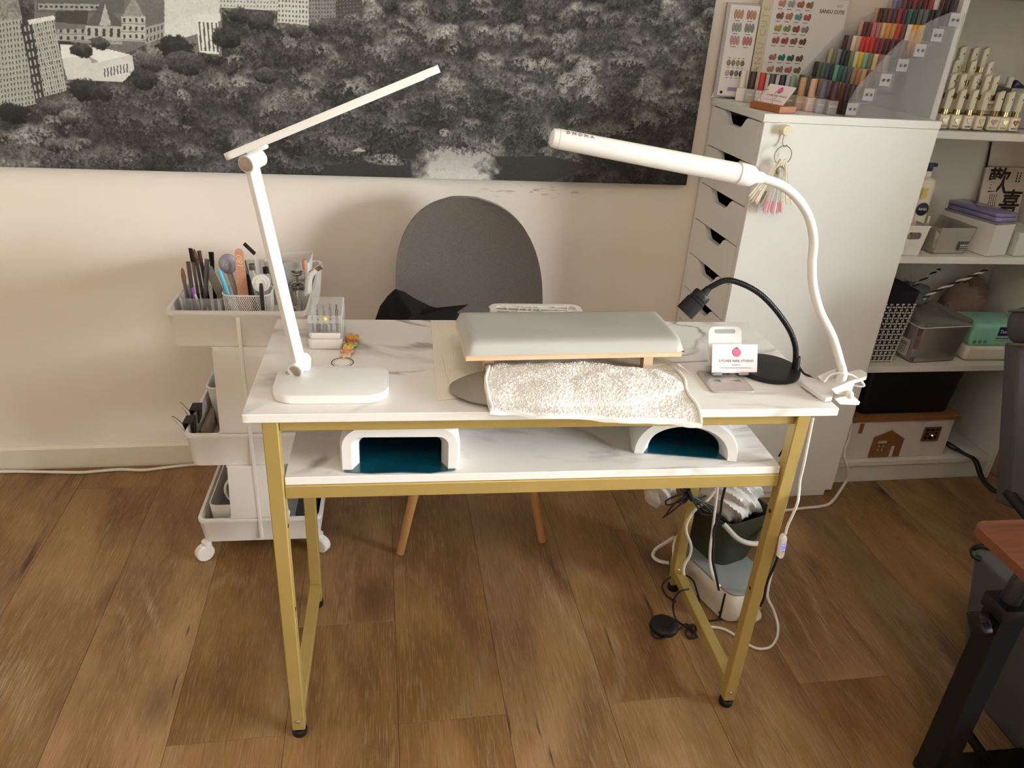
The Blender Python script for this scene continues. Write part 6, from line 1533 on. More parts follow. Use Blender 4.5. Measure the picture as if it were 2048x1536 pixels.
bm = BM(); box(bm, (-0.0935, -0.070, 0.016), (-0.0915, 0.000, 0.070), M=MX_); lb2 = obj('paper_label', bm, mat('label_paper', '#CFC6BE', 0.6), cbx, WF)
bm = BM()
for zz in (0.050, 0.056): box(bm, (-0.0940, -0.062, zz), (-0.0936, -0.008, zz + 0.002), M=MX_)
for zz in (0.024, 0.030, 0.036, 0.042): box(bm, (-0.0940, -0.060, zz), (-0.0936, -0.030, zz + 0.0012), M=MX_)
obj('label_lines', bm, M_INK, lb2, WF)
for i, (dx, dy, rr, hh, col, lab) in enumerate(((-0.045, -0.030, 0.026, 0.030, '#DCD2CC', 'white jar low inside the clear lidded box'), (-0.045, -0.030, 0.031, 0.040, '#B0526C', 'pink round tub on the white jar in the clear box'), (0.010, -0.050, 0.014, 0.090, '#DAD3CC', 'white upright tube inside the clear lidded box'), (0.000, -0.012, 0.020, 0.035, '#C9BEB8', 'pale squat jar inside the clear lidded box'))):
    z0 = 0.003 if i != 1 else 0.036
    bm = BM(); lathe(bm, [(rr * 0.94, 0), (rr, 0.003), (rr, hh - 0.006), (rr * 0.9, hh - 0.001), (0, hh)], 20, MX_ @ Matrix.Translation((dx, dy, z0)))
    t_ = obj('jar', bm, mat('jar_' + col[1:], col, 0.4, var=0.04), mw=WF); tag(t_, lab, 'jar', 'jars in the clear lidded box')
# tissue pack
tp = thing('tissue_pack', 'mint green soft tissue pack with navy logo on the lower shelf', 'tissue pack', WF @ Vector((2.08, -0.19, Z2)), A_W)
MTP = Matrix.Translation((2.090, -0.186, Z2 + 0.0006)) @ Matrix.Rotation(R(-2), 4, 'Z')
M_MINT = mat('mint_film', '#8FCDB4', 0.3, var=0.12, scale=22, bump=0.15, bscale=60); M_FILMW = mat('white_film', '#DCD2BF', 0.4, var=0.04)
bm = BM(); box(bm, (-0.092, -0.060, 0.048), (0.092, 0.060, 0.124), 0.014, 4, MTP); obj('upper_wrap', bm, M_MINT, tp, WF)
bm = BM(); box(bm, (-0.094, -0.0615, 0.0005), (0.094, 0.0615, 0.0505), 0.012, 4, MTP); obj('lower_wrap', bm, M_FILMW, tp, WF)
bm = BM(); box(bm, (-0.008, -0.0612, 0.086), (0.042, -0.0603, 0.116), 0.0003, 1, MTP); lgp = obj('navy_logo', bm, mat('logo_navy', '#1C2350', 0.4), tp, WF)
lettering('Tempo', 0.0150, M_PLAW, MTP @ plane_M((0.017, -0.0616, 0.100), (1, 0, 0), (0, 0, 1)), lgp, WF, bold=0.0002, shear=0.2)
fine_print(MTP @ plane_M((0.020, -0.0608, 0.078), (1, 0, 0), (0, 0, 1)), 0.060, 0.005, 8, M_INK, tp, WF, 11)
fine_print(MTP @ plane_M((0.020, -0.0608, 0.070), (1, 0, 0), (0, 0, 1)), 0.056, 0.0028, 14, M_INKL, tp, WF, 12)
for i in range(3):
    bm = BM(); lathe(bm, [(0.0062, 0), (0.0062, 0.0006), (0, 0.0008)], 16, MTP @ Matrix.Translation((-0.078 + 0.018 * i, -0.0603, 0.066)) @ RX90); obj('green_dot', bm, mat('dot_green', '#4E9A88', 0.4), tp, WF)
# folded fleece and a grey cloth at the back
def heap(name, c, sx, sy, sz, m, label, cat, seed):
    rr = random.Random(seed); bm = BM(); bmesh.ops.create_icosphere(bm, subdivisions=4, radius=1.0)
    ph = [(rr.uniform(2, 6), rr.uniform(2, 6), rr.uniform(2, 6), rr.uniform(0, 6)) for _ in range(7)]
    for v in bm.verts:
        p = v.co.copy(); d = sum(math.sin(a * p.x + b * p.y + c_ * p.z + e_) for a, b, c_, e_ in ph) / 7
        k = 1 + 0.22 * d + 0.05 * math.sin(14 * d)
        z = max(p.z, -0.55)
        v.co = Vector((c[0] + p.x * sx * k, c[1] + p.y * sy * k, c[2] + (z + 0.55) * sz * (k if z > -0.5 else 1)))
    return tag(obj(name, bm, m, mw=WF, smooth=80), label, cat)
heap('fleece_blanket', (2.085, -0.066, Z2 + 0.001), 0.085, 0.043, 0.135, mat('brown_fleece', '#8C7668', 0.95, var=0.15, scale=60, bump=0.5, bscale=160), 'crumpled brown fleece behind the tissue pack', 'blanket', 2)
heap('grey_cloth', (1.86, -0.085, Z2 + 0.142), 0.070, 0.050, 0.035, mat('grey_cloth', '#6E7470', 0.9, var=0.1), 'dark grey cloth lying on the clear lidded box', 'cloth', 6)
# ---- bottom shelf: house box with the navy crate on it
Z1 = 0.0855
hb = thing('house_box', 'white box with wooden lid and brown house cut-outs on the bottom shelf', 'box', WF @ Vector((1.85, -0.16, Z1)), A_W)
M_WOODL = mat('lid_wood', '#8C5E38', 0.5, var=0.12, scale=10, stretch=(1.5, 14, 14)); M_WHB = mat('house_white', '#DAD2CA', 0.5, var=0.02)
bm = BM(); box(bm, (1.655, -0.253, Z1 + 0.0005), (2.034, -0.055, Z1 + 0.140), 0.001, 1); obj('box_body', bm, M_WHB, hb, WF)
bm = BM(); box(bm, (1.645, -0.262, Z1 + 0.1405), (2.046, -0.046, Z1 + 0.156), 0.001, 1); obj('wood_lid', bm, M_WOODL, hb, WF)
bm = BM()
hx = 1.815
holed(bm, [(-0.058, 0.004), (0.014, 0.004), (0.014, 0.040), (0.018, 0.046), (0.026, 0.046), (0.030, 0.040), (0.030, 0.004), (0.052, 0.004), (0.052, 0.072), (0.000, 0.104), (-0.058, 0.078)],
      [[(x - 0.022, y + 0.060) for x, y in ((-0.018, -0.006), (-0.018, 0.006), (0.018, 0.006), (0.018, -0.006))]] + [[(x - 0.030 + 0.015 * i, y + 0.030 + 0.014 * j) for x, y in ((-0.0045, -0.0045), (-0.0045, 0.0045), (0.0045, 0.0045), (0.0045, -0.0045))] for i in range(2) for j in range(2)], 0, 0.004,
      plane_M((hx, -0.2533, Z1), (1, 0, 0), (0, 0, 1)))
obj('house_cutout', bm, M_WOODL, hb, WF)
bm = BM(); holed(bm, [(-0.030, -0.026), (0.030, -0.026), (0.030, 0.026), (-0.030, 0.026)], [[(x, y) for x, y in rrect(0.048, 0.042, 0.001, 1)][::-1]], 0, 0.004, plane_M((1.962, -0.2533, Z1 + 0.085), (1, 0, 0), (0, 0, 1))); wnf = obj('window_frame', bm, mat('frame_brown', '#6E4A38', 0.6), hb, WF)
bm = BM(); box(bm, (1.938, -0.2536, Z1 + 0.064), (1.986, -0.2531, Z1 + 0.106)); obj('window_dark', bm, mat('window_dark', '#1C1412', 0.6), wnf, WF)
bm = BM()
for x0 in (1.952, 1.972): box(bm, (x0, -0.2565, Z1 + 0.064), (x0 + 0.003, -0.2540, Z1 + 0.106))
for z0 in (0.078, 0.092): box(bm, (1.938, -0.2565, Z1 + z0), (1.986, -0.2540, Z1 + z0 + 0.003))
obj('muntins', bm, mat('frame_brown', '#6E4A38', 0.6), wnf, WF)
bm = BM(); ball(bm, (1.966, -0.2570, Z1 + 0.080), 0.0022, 10, 8); obj('glowing_dot', bm, mat('tiny_lamp', '#FFD9C0', 0.4, emit='#FFC8A0', estr=4.0), wnf, WF)
bm = BM(); box(bm, (1.930, -0.2562, Z1 + 0.120), (1.992, -0.2533, Z1 + 0.130), 0.001, 1); obj('raised_bar', bm, M_WHB, hb, WF)
bm = BM(); box(bm, (1.694, -0.2570, Z1 + 0.096), (1.708, -0.2533, Z1 + 0.132), 0.003, 2); obj('tall_cutout', bm, M_WOODL, hb, WF)
bm = BM(); M_NAVYB = mat('navy_crate', '#0C1018', 0.5, var=0.05)
prism(bm, rrect(0.315, 0.19, 0.02, 4), 0, 0.165, Matrix.Translation((1.850, -0.145, Z1 + 0.1566)), top=rrect(0.345, 0.21, 0.02, 4), bev=0.006); nb = tag(obj('navy_crate', bm, M_NAVYB, mw=WF), 'dark navy plastic crate on top of the white house box', 'crate')
# plug and leads beside the house box
pgx = thing('power_plug', 'pale plug with two black leads beside the white house box', 'plug', WF @ Vector((2.075, -0.17, Z1)), A_W)
bm = BM(); box(bm, (2.052, -0.190, Z1 + 0.0008), (2.088, -0.150, Z1 + 0.036), 0.008, 3); obj('plug_body', bm, mat('plug_grey', '#B9AFA6', 0.5), pgx, WF)
bm = BM(); ball(bm, (2.085, -0.120, Z1 + 0.062), 0.030, 16, 10, (0.9, 0.7, 1.2)); obj('black_pouch', bm, mat('navy_crate', '#0C1018', 0.5), pgx, WF)
for off in (0.0, 0.012):
    bm = BM(); tube(bm, [(2.070, -0.192, Z1 + 0.022), (2.085, -0.22, Z1 + 0.008 + off), (2.110, -0.262, Z1 + 0.006 + off * 0.2), (2.128 + off, -0.288, Z1 - 0.004), (2.150 + off, -0.318, 0.03), (2.175 + off, -0.36, 0.006), (2.24, -0.42, 0.005)], 0.0042, 8, 6); obj('black_lead', bm, M_BLK, pgx, WF)

# ================================================================== things in the trolley
ZT = 0.6185
M_STL = mat('ferrule_steel', '#8F8A86', 0.28, 0.9); M_BRK = mat('bristle_black', '#161414', 0.9); M_BRB = mat('bristle_brown', '#7A5638', 0.9, var=0.15, scale=300)
M_BSTL = mat('gunmetal', '#6A6562', 0.3, 0.8)
def brush(p0, p1, r, parts, label, group='brushes in the trolley'):
    """brush from foot p0 to tip p1; parts = [(name, from, to, r0, r1, material)] as fractions of its length"""
    t = thing('brush', label, 'brush', p0, group=group)
    p0, p1 = Vector(p0), Vector(p1)
    for nm, a, b, r0, r1, m in parts:
        bm = BM(); q0, q1 = p0.lerp(p1, a), p0.lerp(p1, b)
        if nm == 'flat_bristle':
            L2 = (q1 - q0).length; M_ = align(q0, q1)
            prism(bm, [(-r0, -r0 * 0.5), (r0, -r0 * 0.5), (r0, r0 * 0.5), (-r0, r0 * 0.5)], 0, L2, M_, top=[(-r1, -r0 * 0.4), (r1, -r0 * 0.4), (r1, r0 * 0.4), (-r1, r0 * 0.4)])
        elif nm == 'bristle':
            L2 = (q1 - q0).length; lathe(bm, [(r0, 0), (r0 * 1.15, L2 * 0.4), (r0 * 0.8, L2 * 0.8), (0, L2)], 12, align(q0, q1))
        else: cyl(bm, q0, q1, r0, r1, 12)
        obj('bristle' if 'bristle' in nm else nm, bm, m, t)
    return t
def hmat(h): return mat('handle_' + h[1:], h, 0.35, var=0.05)
cupx = thing('brush_cup', 'clear cup holding the brushes in the top tray', 'cup', (-0.198, 0.655, ZT))
bm = BM(); open_bin(bm, 0.090, 0.085, 0.094, 0.090, 0.095, Matrix.Translation((-0.200, 0.650, ZT + 0.0006)), 0.010, 0.0012); obj('cup_wall', bm, M_CLEAR, cupx)
z0 = ZT + 0.003
brush((-0.233, 0.628, z0), (-0.2334, 0.622, 0.7825), 0.004, [('handle', 0, .52, .0042, .0036, hmat('#4F7A6A')), ('ferrule', .52, .78, .0038, .0040, M_STL), ('bristle', .78, 1, .0042, 0, M_BRB)], 'green handled brush with brown bristles leaning at the far left')
brush((-0.219, 0.626, z0), (-0.2186, 0.62, 0.795), 0.004, [('handle', 0, .42, .0046, .0044, hmat('#5E2A22')), ('ferrule', .42, 1, .0046, .0046, M_BSTL)], 'thick dark red brush with a long steel sleeve, second from left')
brush((-0.214, 0.655, z0), (-0.2176, 0.65, 0.8168), 0.004, [('handle', 0, .45, .0036, .0034, hmat('#4A3A38')), ('ferrule', .45, .84, .0034, .0040, M_STL), ('flat_bristle', .84, 1, .0040, .0052, M_BRK)], 'flat black bristled brush, tallest of the left group')
brush((-0.205, 0.668, z0), (-0.2127, 0.66, 0.8138), 0.004, [('handle', 0, .45, .0036, .0034, hmat('#3A2C2A')), ('ferrule', .45, .80, .0036, .0044, M_STL), ('bristle', .80, 1, .0048, 0, M_BRB)], 'brown pointed bristle brush beside the flat black one')
brush((-0.196, 0.675, z0), (-0.2058, 0.672, 0.8045), 0.004, [('handle', 0, .5, .0042, .0042, hmat('#2A2624')), ('ferrule', .5, 1, .0044, .0044, M_BSTL)], 'dark steel capped pen brush standing upright')
brush((-0.208, 0.632, z0), (-0.1826, 0.64, 0.7951), 0.004, [('handle', 0, .40, .0050, .0048, hmat('#4A2018')), ('ferrule', .40, 1, .0052, .0052, M_BSTL)], 'brown steel sleeved brush leaning to the right')
brush((-0.185, 0.672, z0), (-0.1842, 0.69, 0.797), 0.004, [('handle', 0, .80, .0040, .0046, hmat('#1C1A1A')), ('flat_bristle', .80, 1, .0042, .0056, M_BRK)], 'all black flat brush at the right of the group')
brush((-0.2065, 0.620, z0), (-0.2175, 0.62, 0.7353), 0.004, [('handle', 0, 1, .0036, .0034, hmat('#8A4FB0'))], 'short purple brush handle between the red ones')
brush((-0.196, 0.618, z0), (-0.2124, 0.618, 0.7206), 0.004, [('handle', 0, 1, .0034, .0028, hmat('#C9C2BC'))], 'short pale grey pen in front of the brushes')
# white mesh pencil cup with its contents
mc = thing('mesh_cup', 'white wire mesh pencil cup full of nail tools in the top tray', 'pencil cup', (-0.100, 0.64, ZT))
MX0, MX1, MY0, MY1, MH_ = -0.152, -0.046, 0.598, 0.672, 0.104
MCX, MCY = (MX0 + MX1) / 2, (MY0 + MY1) / 2
outl = [(x + MCX, y + MCY) for x, y in rrect(MX1 - MX0, MY1 - MY0, 0.020, 6)]
per = [0.0]
for i in range(len(outl)): a, b = outl[i], outl[(i+1) % len(outl)]; per.append(per[-1] + math.hypot(b[0] - a[0], b[1] - a[1]))
def on_per(s_):
    s_ %= per[-1]
    for i in range(len(outl)):
        if s_ <= per[i+1] + 1e-9:
            f = (s_ - per[i]) / (per[i+1] - per[i]); a, b = outl[i], outl[(i+1) % len(outl)]
            return (a[0] + (b[0] - a[0]) * f, a[1] + (b[1] - a[1]) * f)
    return outl[0]
bm = BM(); NS = 66; pitch = per[-1] / NS
for k in range(NS):
    for sg in (1, -1):
        pts = []
        for q in range(9):
            f = q / 8.0; x, y = on_per(k * pitch + sg * f * pitch * 12); x = MCX + (x - MCX) * (0.94 + 0.06 * f); y = MCY + (y - MCY) * (0.94 + 0.06 * f); pts.append((x, y, ZT + 0.002 + MH_ * f))
        tube(bm, pts, 0.0007, 4, 0)
msh = obj('mesh_wall', bm, M_PLAW, mc); msh['kind'] = 'stuff'
for zz, sc in ((ZT + 0.002, 0.94), (ZT + MH_ + 0.002, 1.0)):
    bm = BM(); tube(bm, [(MCX + (x - MCX) * sc, MCY + (y - MCY) * sc, zz) for x, y in outl], 0.0018, 8, 0, closed=True); obj('rim', bm, M_PLAW, mc)
bm = BM(); prism(bm, [(MCX + (x - MCX) * 0.93, MCY + (y - MCY) * 0.93) for x, y in outl], ZT + 0.0006, ZT + 0.0022); obj('cup_base', bm, M_PLAW, mc)
zc = ZT + 0.004
# nail file 180
nf = thing('nail_file', 'peach nail file printed 180 standing in the mesh cup', 'nail file', (-0.104, 0.632, zc))
f0, f1 = Vector((-0.1085, 0.622, zc)), Vector((-0.117, 0.624, 0.8164)); ey = (f1 - f0).normalized(); MFi = plane_M(f0, (1, 0.05, 0), ey); FL = (f1 - f0).length
bm = BM(); fp = [(-0.0125, 0), (0.0125, 0)] + [(0.0125 - 0.003 * i / 6, FL * 0.35 + FL * 0.65 * i / 6) for i in range(7)] + [(0.0095 * math.cos(R(a)), FL + 0.0095 * math.sin(R(a))) for a in range(15, 180, 15)] + [(-0.0095 - 0.003 * (6 - i) / 6 * 1.0, FL - FL * 0.65 * (6 - i) / 6) for i in range(6, -1, -1)]
prism(bm, fp, -0.0020, 0.0020, MFi); obj('file_board', bm, mat('peach_grit', '#C68E70', 0.8, var=0.06, scale=200, bump=0.2), nf)
lettering('180', 0.020, mat('file_print', '#E0BBA4', 0.6), MFi @ Matrix.Translation((0, FL - 0.020, 0.0023)) @ Matrix.Rotation(R(90), 4, 'Z'), nf, shear=0.2)
# other tools in the cup
gf0, gf1 = Vector((-0.132, 0.640, zc)), Vector((-0.1765, 0.652, 0.776)); MG = plane_M(gf0, (0.9, 0.3, 0.3), (gf1 - gf0).normalized()); GL = (gf1 - gf0).length
bm = BM(); prism(bm, [(-0.0095, 0), (0.0095, 0), (0.0095, GL), (-0.0095, GL)], -0.002, 0.002, MG); gfo = tag(obj('grey_nail_file', bm, mat('grey_grit', '#7C7268', 0.8, var=0.1, scale=150), mw=None), 'flat grey nail file leaning left in the mesh cup', 'nail file')
t = brush((-0.118, 0.618, zc), (-0.1548, 0.622, 0.7792), 0.004, [('handle', 0, .55, .0040, .0046, hmat('#D8D4D0')), ('grip', .55, .97, .0056, .0046, hmat('#63B5D0')), ('tip', .97, 1, .0046, .002, hmat('#63B5D0'))], 'sky blue tipped white brush in the mesh cup', 'tools in the mesh cup')
fz = thing('fluffy_brush', 'fluffy grey lilac powder brush behind the nail file', 'brush', (-0.115, 0.650, zc))
bm = BM(); c_ = Vector((-0.1414, 0.655, 0.7827)); cyl(bm, (-0.112, 0.650, zc), c_ - Vector((0, 0, 0.018)), 0.004, 0.0065); obj('handle', bm, hmat('#B8ADA4'), fz)
bm = BM(); bmesh.ops.create_icosphere(bm, subdivisions=4, radius=0.020)
for v in bm.verts: k = 1 + 0.05 * math.sin(60 * math.atan2(v.co.y, v.co.x)) * (1 - abs(v.co.z) / 0.02); v.co = c_ + Vector((v.co.x * k, v.co.y * k, v.co.z * (1.05 if v.co.z > 0 else 1.25)))
obj('bristle_head', bm, mat('lilac_bristle', '#A8A2AE', 0.95, var=0.2, scale=120, stretch=(6, 6, 0.6)), fz)
for p0_, p1_, rr, h, lab in (((-0.075, 0.625, zc), (-0.1038, 0.64, 0.793), .0050, '#2A2624', 'glossy black tube leaning left in the mesh cup'), ((-0.086, 0.634, zc), (-0.1009, 0.64, 0.7658), .0048, '#B99A58', 'gold and black pen right of the nail file')):
    t = brush(p0_, p1_, rr, [('handle', 0, .62, rr, rr, hmat(h)), ('cap', .62, 1, rr * 1.06, rr * 1.0, hmat('#1E1A18'))], lab, 'tools in the mesh cup')
tr = thing('tape_disc', 'white embossed plastic disc at the front of the mesh cup', 'tape roll', (-0.066, 0.612, ZT))
dc_ = Vector((-0.0647, 0.612, 0.751)); MD = Matrix.Translation(dc_) @ Matrix.Rotation(R(78), 4, 'X')
bm = BM(); lathe(bm, [(0.0195, -0.004), (0.0205, 0), (0.0195, 0.004), (0.0165, 0.0045), (0.0160, 0.0035), (0.0125, 0.0035), (0.0120, 0.0048), (0.0085, 0.0048), (0.0080, 0.0036), (0, 0.0036)], 36, MD); obj('disc', bm, M_PLAW, tr)
bm = BM(); cyl(bm, dc_ - Vector((0, 0, 0.018)), (dc_.x, dc_.y + 0.004, zc), 0.005); obj('stem', bm, M_PLAW, tr)
bm = BM(); prism(bm, [(-0.004, 0), (0.004, 0), (0.0045, 0.05), (0.003, 0.062), (-0.003, 0.062), (-0.0045, 0.05)], -0.002, 0.002, plane_M((-0.0618, 0.59, 0.6942), (1, 0, 0), (0.06, 0.08, 1))); tag(obj('black_tweezers', bm, hmat('#2A2A2C')), 'black tweezer tip hooked over the front of the mesh cup', 'tweezers')
sq = thing('silicone_applicator', 'clear stick with a black square head sticking out above the cup', 'applicator', (-0.078, 0.648, zc))
bm = BM(); cyl(bm, (-0.072, 0.650, zc), (-0.0801, 0.665, 0.7973), 0.003, 0.0035); obj('stick', bm, M_CLEAR, sq)
a_, b_ = Vector((-0.0819, 0.665, 0.802)), Vector((-0.1039, 0.665, 0.8263)); bm = BM(); Ms = align(a_, b_); box(bm, (-0.0055, -0.003, 0), (0.0055, 0.003, (b_ - a_).length), 0.001, 1, Ms); obj('head', bm, mat('black_silicone', '#111011', 0.7), sq)
for i, (u, lab) in enumerate(((503, 'small clear bottle in the cup behind the black tube'), (531, 'small clear bottle at the cup right end with black cap'))):
    x, y, z = ((-0.0918, 0.665, 0.778) if i == 0 else (-0.0613, 0.665, 0.7701))
    bt = thing('small_bottle', lab, 'bottle', (x, y, zc), group='small clear bottles in the cup')
    bm = BM(); lathe(bm, [(0.009, 0), (0.010, 0.002), (0.010, z - zc - 0.022), (0.006, z - zc - 0.016), (0.006, z - zc - 0.012)], 18, Matrix.Translation((x, y, zc))); obj('glass_body', bm, M_CLEAR, bt)
    bm = BM(); lathe(bm, [(0.0066, 0), (0.0066, 0.014), (0, 0.015)], 16, Matrix.Translation((x, y, z - 0.0135))); obj('cap', bm, M_STL if i == 0 else M_BLK, bt)
# pump dispensers
M_GLS = clear_mat('jar_glass', '#E8E4DE', 0.04, 0.16); M_CHR = mat('chrome', '#B9B4AE', 0.16, 0.95)
def pump(x, y, h, r, label, dish):
    t = thing('pump_dispenser', label, 'dispenser', (x, y, ZT), group='pump dispensers in the trolley')
    T0 = Matrix.Translation((x, y, ZT + 0.0005))
    bm = BM(); lathe(bm, [(r * 0.9, 0), (r, 0.004), (r, h * 0.74), (r * 0.75, h * 0.82)], 24, T0); obj('glass_body', bm, M_GLS, t)
    bm = BM(); lathe(bm, [(r * 0.86, h * 0.82), (r * 0.9, h * 0.84), (r * 0.9, h * 0.90), (r * 0.80, h * 0.91), (r * 0.80, h * 0.95), (r * 0.5, h * 0.985), (r * 0.2, h)], 24, T0); cc = obj('metal_cap', bm, M_CHR, t)
    if dish:
        bm = BM(); lathe(bm, [(0.0028, h), (0.0028, h + 0.014), (r * 0.5, h + 0.017), (r * 0.78, h + 0.024), (r * 0.74, h + 0.025), (r * 0.4, h + 0.020), (0, h + 0.019)], 24, T0); obj('dish', bm, M_CHR, cc)
    return t
pump(0.000, 0.725, 0.096, 0.0205, 'taller glass pump dispenser with a metal dish on top', True)
pump(-0.008, 0.622, 0.072, 0.0195, 'shorter glass jar with a domed metal lid near the front', False)
# clear organiser box at the back right
og = thing('organiser_box', 'clear upright organiser box at the back right of the top tray', 'organiser', (0.0, 0.84, ZT))
M_MILK = clear_mat('milky_plastic', '#EFECE8', 0.2, 0.35)
bm = BM(); open_bin(bm, 0.095, 0.080, 0.112, 0.092, 0.115, Matrix.Translation((-0.036, 0.860, ZT + 0.0006)), 0.006, 0.0016); obj('organiser_wall', bm, M_MILK, og)
bm = BM(); box(bm, (-0.080, 0.860, ZT + 0.003), (0.008, 0.8615, ZT + 0.10)); obj('divider', bm, M_MILK, og)
zb = thing('zip_bag', 'clear zip bag of orange wood sticks at the right of the tray', 'bag', (0.014, 0.70, ZT))
bm = BM(); grid(bm, 8, 10, lambda u, v: Vector((0.002 + 0.036 * u, 0.668 + 0.004 * math.sin(u * 9) + 0.014 * v, ZT + 0.002 + 0.088 * v))); thicken(bm, 0.0006); obj('film', bm, M_CLEAR, zb)
for i in range(7):
    bm = BM(); cyl(bm, (0.022 + 0.0012 * i, 0.682, ZT + 0.004), (0.004 + 0.0045 * i, 0.694, ZT + 0.076 - 0.003 * (i % 3)), 0.0011, seg=6); tag(obj('wood_stick', bm, mat('orange_wood', '#D7AE8C', 0.6)), 'orange wood stick inside the clear zip bag', 'stick', 'wood sticks in the zip bag')
ck = Vector((0.01, 0.8, 0.7358)); bm = BM(); lathe(bm, [(0.0055, 0), (0.0055, 0.022), (0.005, 0.023), (0, 0.0232)], 14, Matrix.Translation((ck.x, ck.y, ck.z - 0.012))); cyl(bm, (ck.x, ck.y, ck.z - 0.012), (ck.x, ck.y, ZT + 0.001), 0.0022); tag(obj('cork_stick', bm, mat('cork', '#C58F6A', 0.7, var=0.1)), 'stick with a peach cork top rising beside the clippers', 'stick')
nc = thing('nail_clipper', 'steel nail clipper on a white holder at the tray right corner', 'nail clipper', (0.03, 0.70, ZT))
n0, n1 = Vector((0.0342, 0.7, 0.7465)), Vector((0.0631, 0.7, 0.7644)); bm = BM(); Mn = align(n0, n1); box(bm, (-0.004, -0.006, 0), (0.0, 0.006, (n1 - n0).length), 0.001, 1, Mn); box(bm, (0.001, -0.006, 0), (0.005, 0.006, (n1 - n0).length), 0.001, 1, Mn); obj('jaws', bm, M_CHR, nc)
bm = BM(); tube(bm, [(n0 + n1) / 2, (0.030, 0.70, n0.z - 0.02), (0.022, 0.698, ZT + 0.001)], [0.007, 0.010], 10, 6); obj('holder', bm, M_PLAW, nc)
# assorted dark bits behind, a yellow and a navy cap
for u, v, y, col, lab in ((477, 503, .69, '#E0B040', 'yellow capped stick just behind the nail file'), (562, 522, .80, '#232B5A', 'navy blue capped pen behind the lamp arm'), (598, 535, .83, '#6A6462', 'grey capped bottle inside the clear organiser')):
    x, yy, z = {477: (-0.123, 0.69, 0.7994), 562: (-0.0465, 0.8, 0.7426), 598: (-0.0116, 0.875, 0.7001)}[u]
    bm = BM(); rr = 0.005 if u != 598 else 0.012; base = ZT + (0.001 if u != 598 else 0.004)
    lathe(bm, [(rr * 0.8, 0), (rr * 0.8, z - base - 0.025), (rr, z - base - 0.024), (rr, z - base - 0.002), (0, z - base)], 14, Matrix.Translation((x, yy, base))); tag(obj('capped_stick', bm, hmat(col)), lab, 'pen' if u != 598 else 'bottle')

# ---- middle tray
ZM = 0.2965
bn = thing('grey_bin', 'light grey plastic bin in the middle tray of the trolley', 'bin', (-0.205, 0.79, ZM))
bm = BM(); open_bin(bm, 0.080, 0.130, 0.098, 0.150, 0.120, Matrix.Translation((-0.203, 0.815, ZM + 0.0005)), 0.022, 0.003); obj('bin_wall', bm, mat('pale_grey_plastic', '#CFCAC4', 0.45, var=0.01), bn)
bm = BM(); tube(bm, [(-0.203 + x, 0.815 + y, ZM + 0.1205) for x, y in rrect(0.098, 0.150, 0.022, 5)], 0.0026, 8, 0, closed=True); obj('bin_rim', bm, M_PLAW, bn)
def binder_clip(y, label, tilt):
    t = thing('binder_clip', label, 'binder clip', (TX0 + 0.004, y, 0.385), group='binder clips on the trolley rim')
    Mb = Matrix.Translation((TX0 + 0.0035, y, 0.3845)) @ Matrix.Rotation(tilt, 4, 'Y')
    bm = BM(); prism(bm, [(-0.0115, 0.012), (0.0115, 0.012), (0.0060, -0.030), (0.0046, -0.030), (0.0092, 0.0105), (-0.0092, 0.0105), (-0.0046, -0.030), (-0.0060, -0.030)], -0.020, 0.020, Mb @ Matrix(((1, 0, 0, 0), (0, 0, 1, 0), (0, 1, 0, 0), (0, 0, 0, 1)))); obj('clip_body', bm, M_BLK, t)
    for sg in (-1, 1):
        x0 = sg * 0.0056
        if sg < 0: P_ = [(x0, -0.012, -0.030), (x0 - 0.006, -0.011, -0.020), (x0 - 0.024, -0.006, 0.012), (x0 - 0.030, -0.003, 0.022), (x0 - 0.032, 0.0, 0.0235), (x0 - 0.030, 0.003, 0.022), (x0 - 0.024, 0.006, 0.012), (x0 - 0.006, 0.011, -0.020), (x0, 0.012, -0.030)]
        else: P_ = [(x0, -0.012, -0.030), (x0 + 0.003, -0.010, -0.018), (x0 + 0.006, -0.004, 0.004), (x0 + 0.006, 0.0, 0.006), (x0 + 0.006, 0.004, 0.004), (x0 + 0.003, 0.010, -0.018), (x0, 0.012, -0.030)]
        bm = BM(); tube(bm, [Mb @ Vector(p) for p in P_], 0.0008, 6, 4); obj('wire_handle', bm, M_CHR, t)
binder_clip(0.682, 'black binder clip on the trolley rim, the farther of two', 0.0)
binder_clip(0.618, 'black binder clip on the trolley rim, the nearer of two', R(-6))
bm = BM(); box(bm, (TX0 + 0.018, 0.640, ZM + 0.001), (TX0 + 0.028, 0.90, ZM + 0.055), 0.002, 1); tag(obj('brown_folder', bm, mat('kraft', '#A08C74', 0.8)), 'narrow brown card strip along the middle tray wall', 'card')
# ---- bottom tray
ZB = 0.0625
wbn = thing('white_tub', 'white tub with grey lining in the bottom tray', 'tub', (-0.15, 0.70, ZB))
bm = BM(); open_bin(bm, 0.150, 0.29, 0.160, 0.305, 0.088, Matrix.Translation((-0.165, 0.750, ZB + 0.0005)), 0.018, 0.003); obj('tub_wall', bm, M_PLAW, wbn)
bm = BM(); prism(bm, [(-0.165 + x, 0.75 + y) for x, y in rrect(0.146, 0.286, 0.016, 4)], ZB + 0.004, ZB + 0.030); obj('grey_lining', bm, mat('lining_grey', '#8C8D8E', 0.7), wbn)
tw = thing('rolled_towel', 'rolled white towel lying in the tub of the bottom tray', 'towel', (-0.17, 0.76, ZB + 0.03))
sp_ = []
for i in range(60):
    a = i * 0.30; r_ = 0.012 + 0.0015 * i / 2.2; sp_.append((r_ * math.cos(a), r_ * math.sin(a)))
bm = BM(); Mt = Matrix.Translation((-0.170, 0.650, ZB + 0.092)) @ Matrix.Rotation(R(-90), 4, 'X') @ Matrix.Rotation(R(8), 4, 'Y')
v0 = []
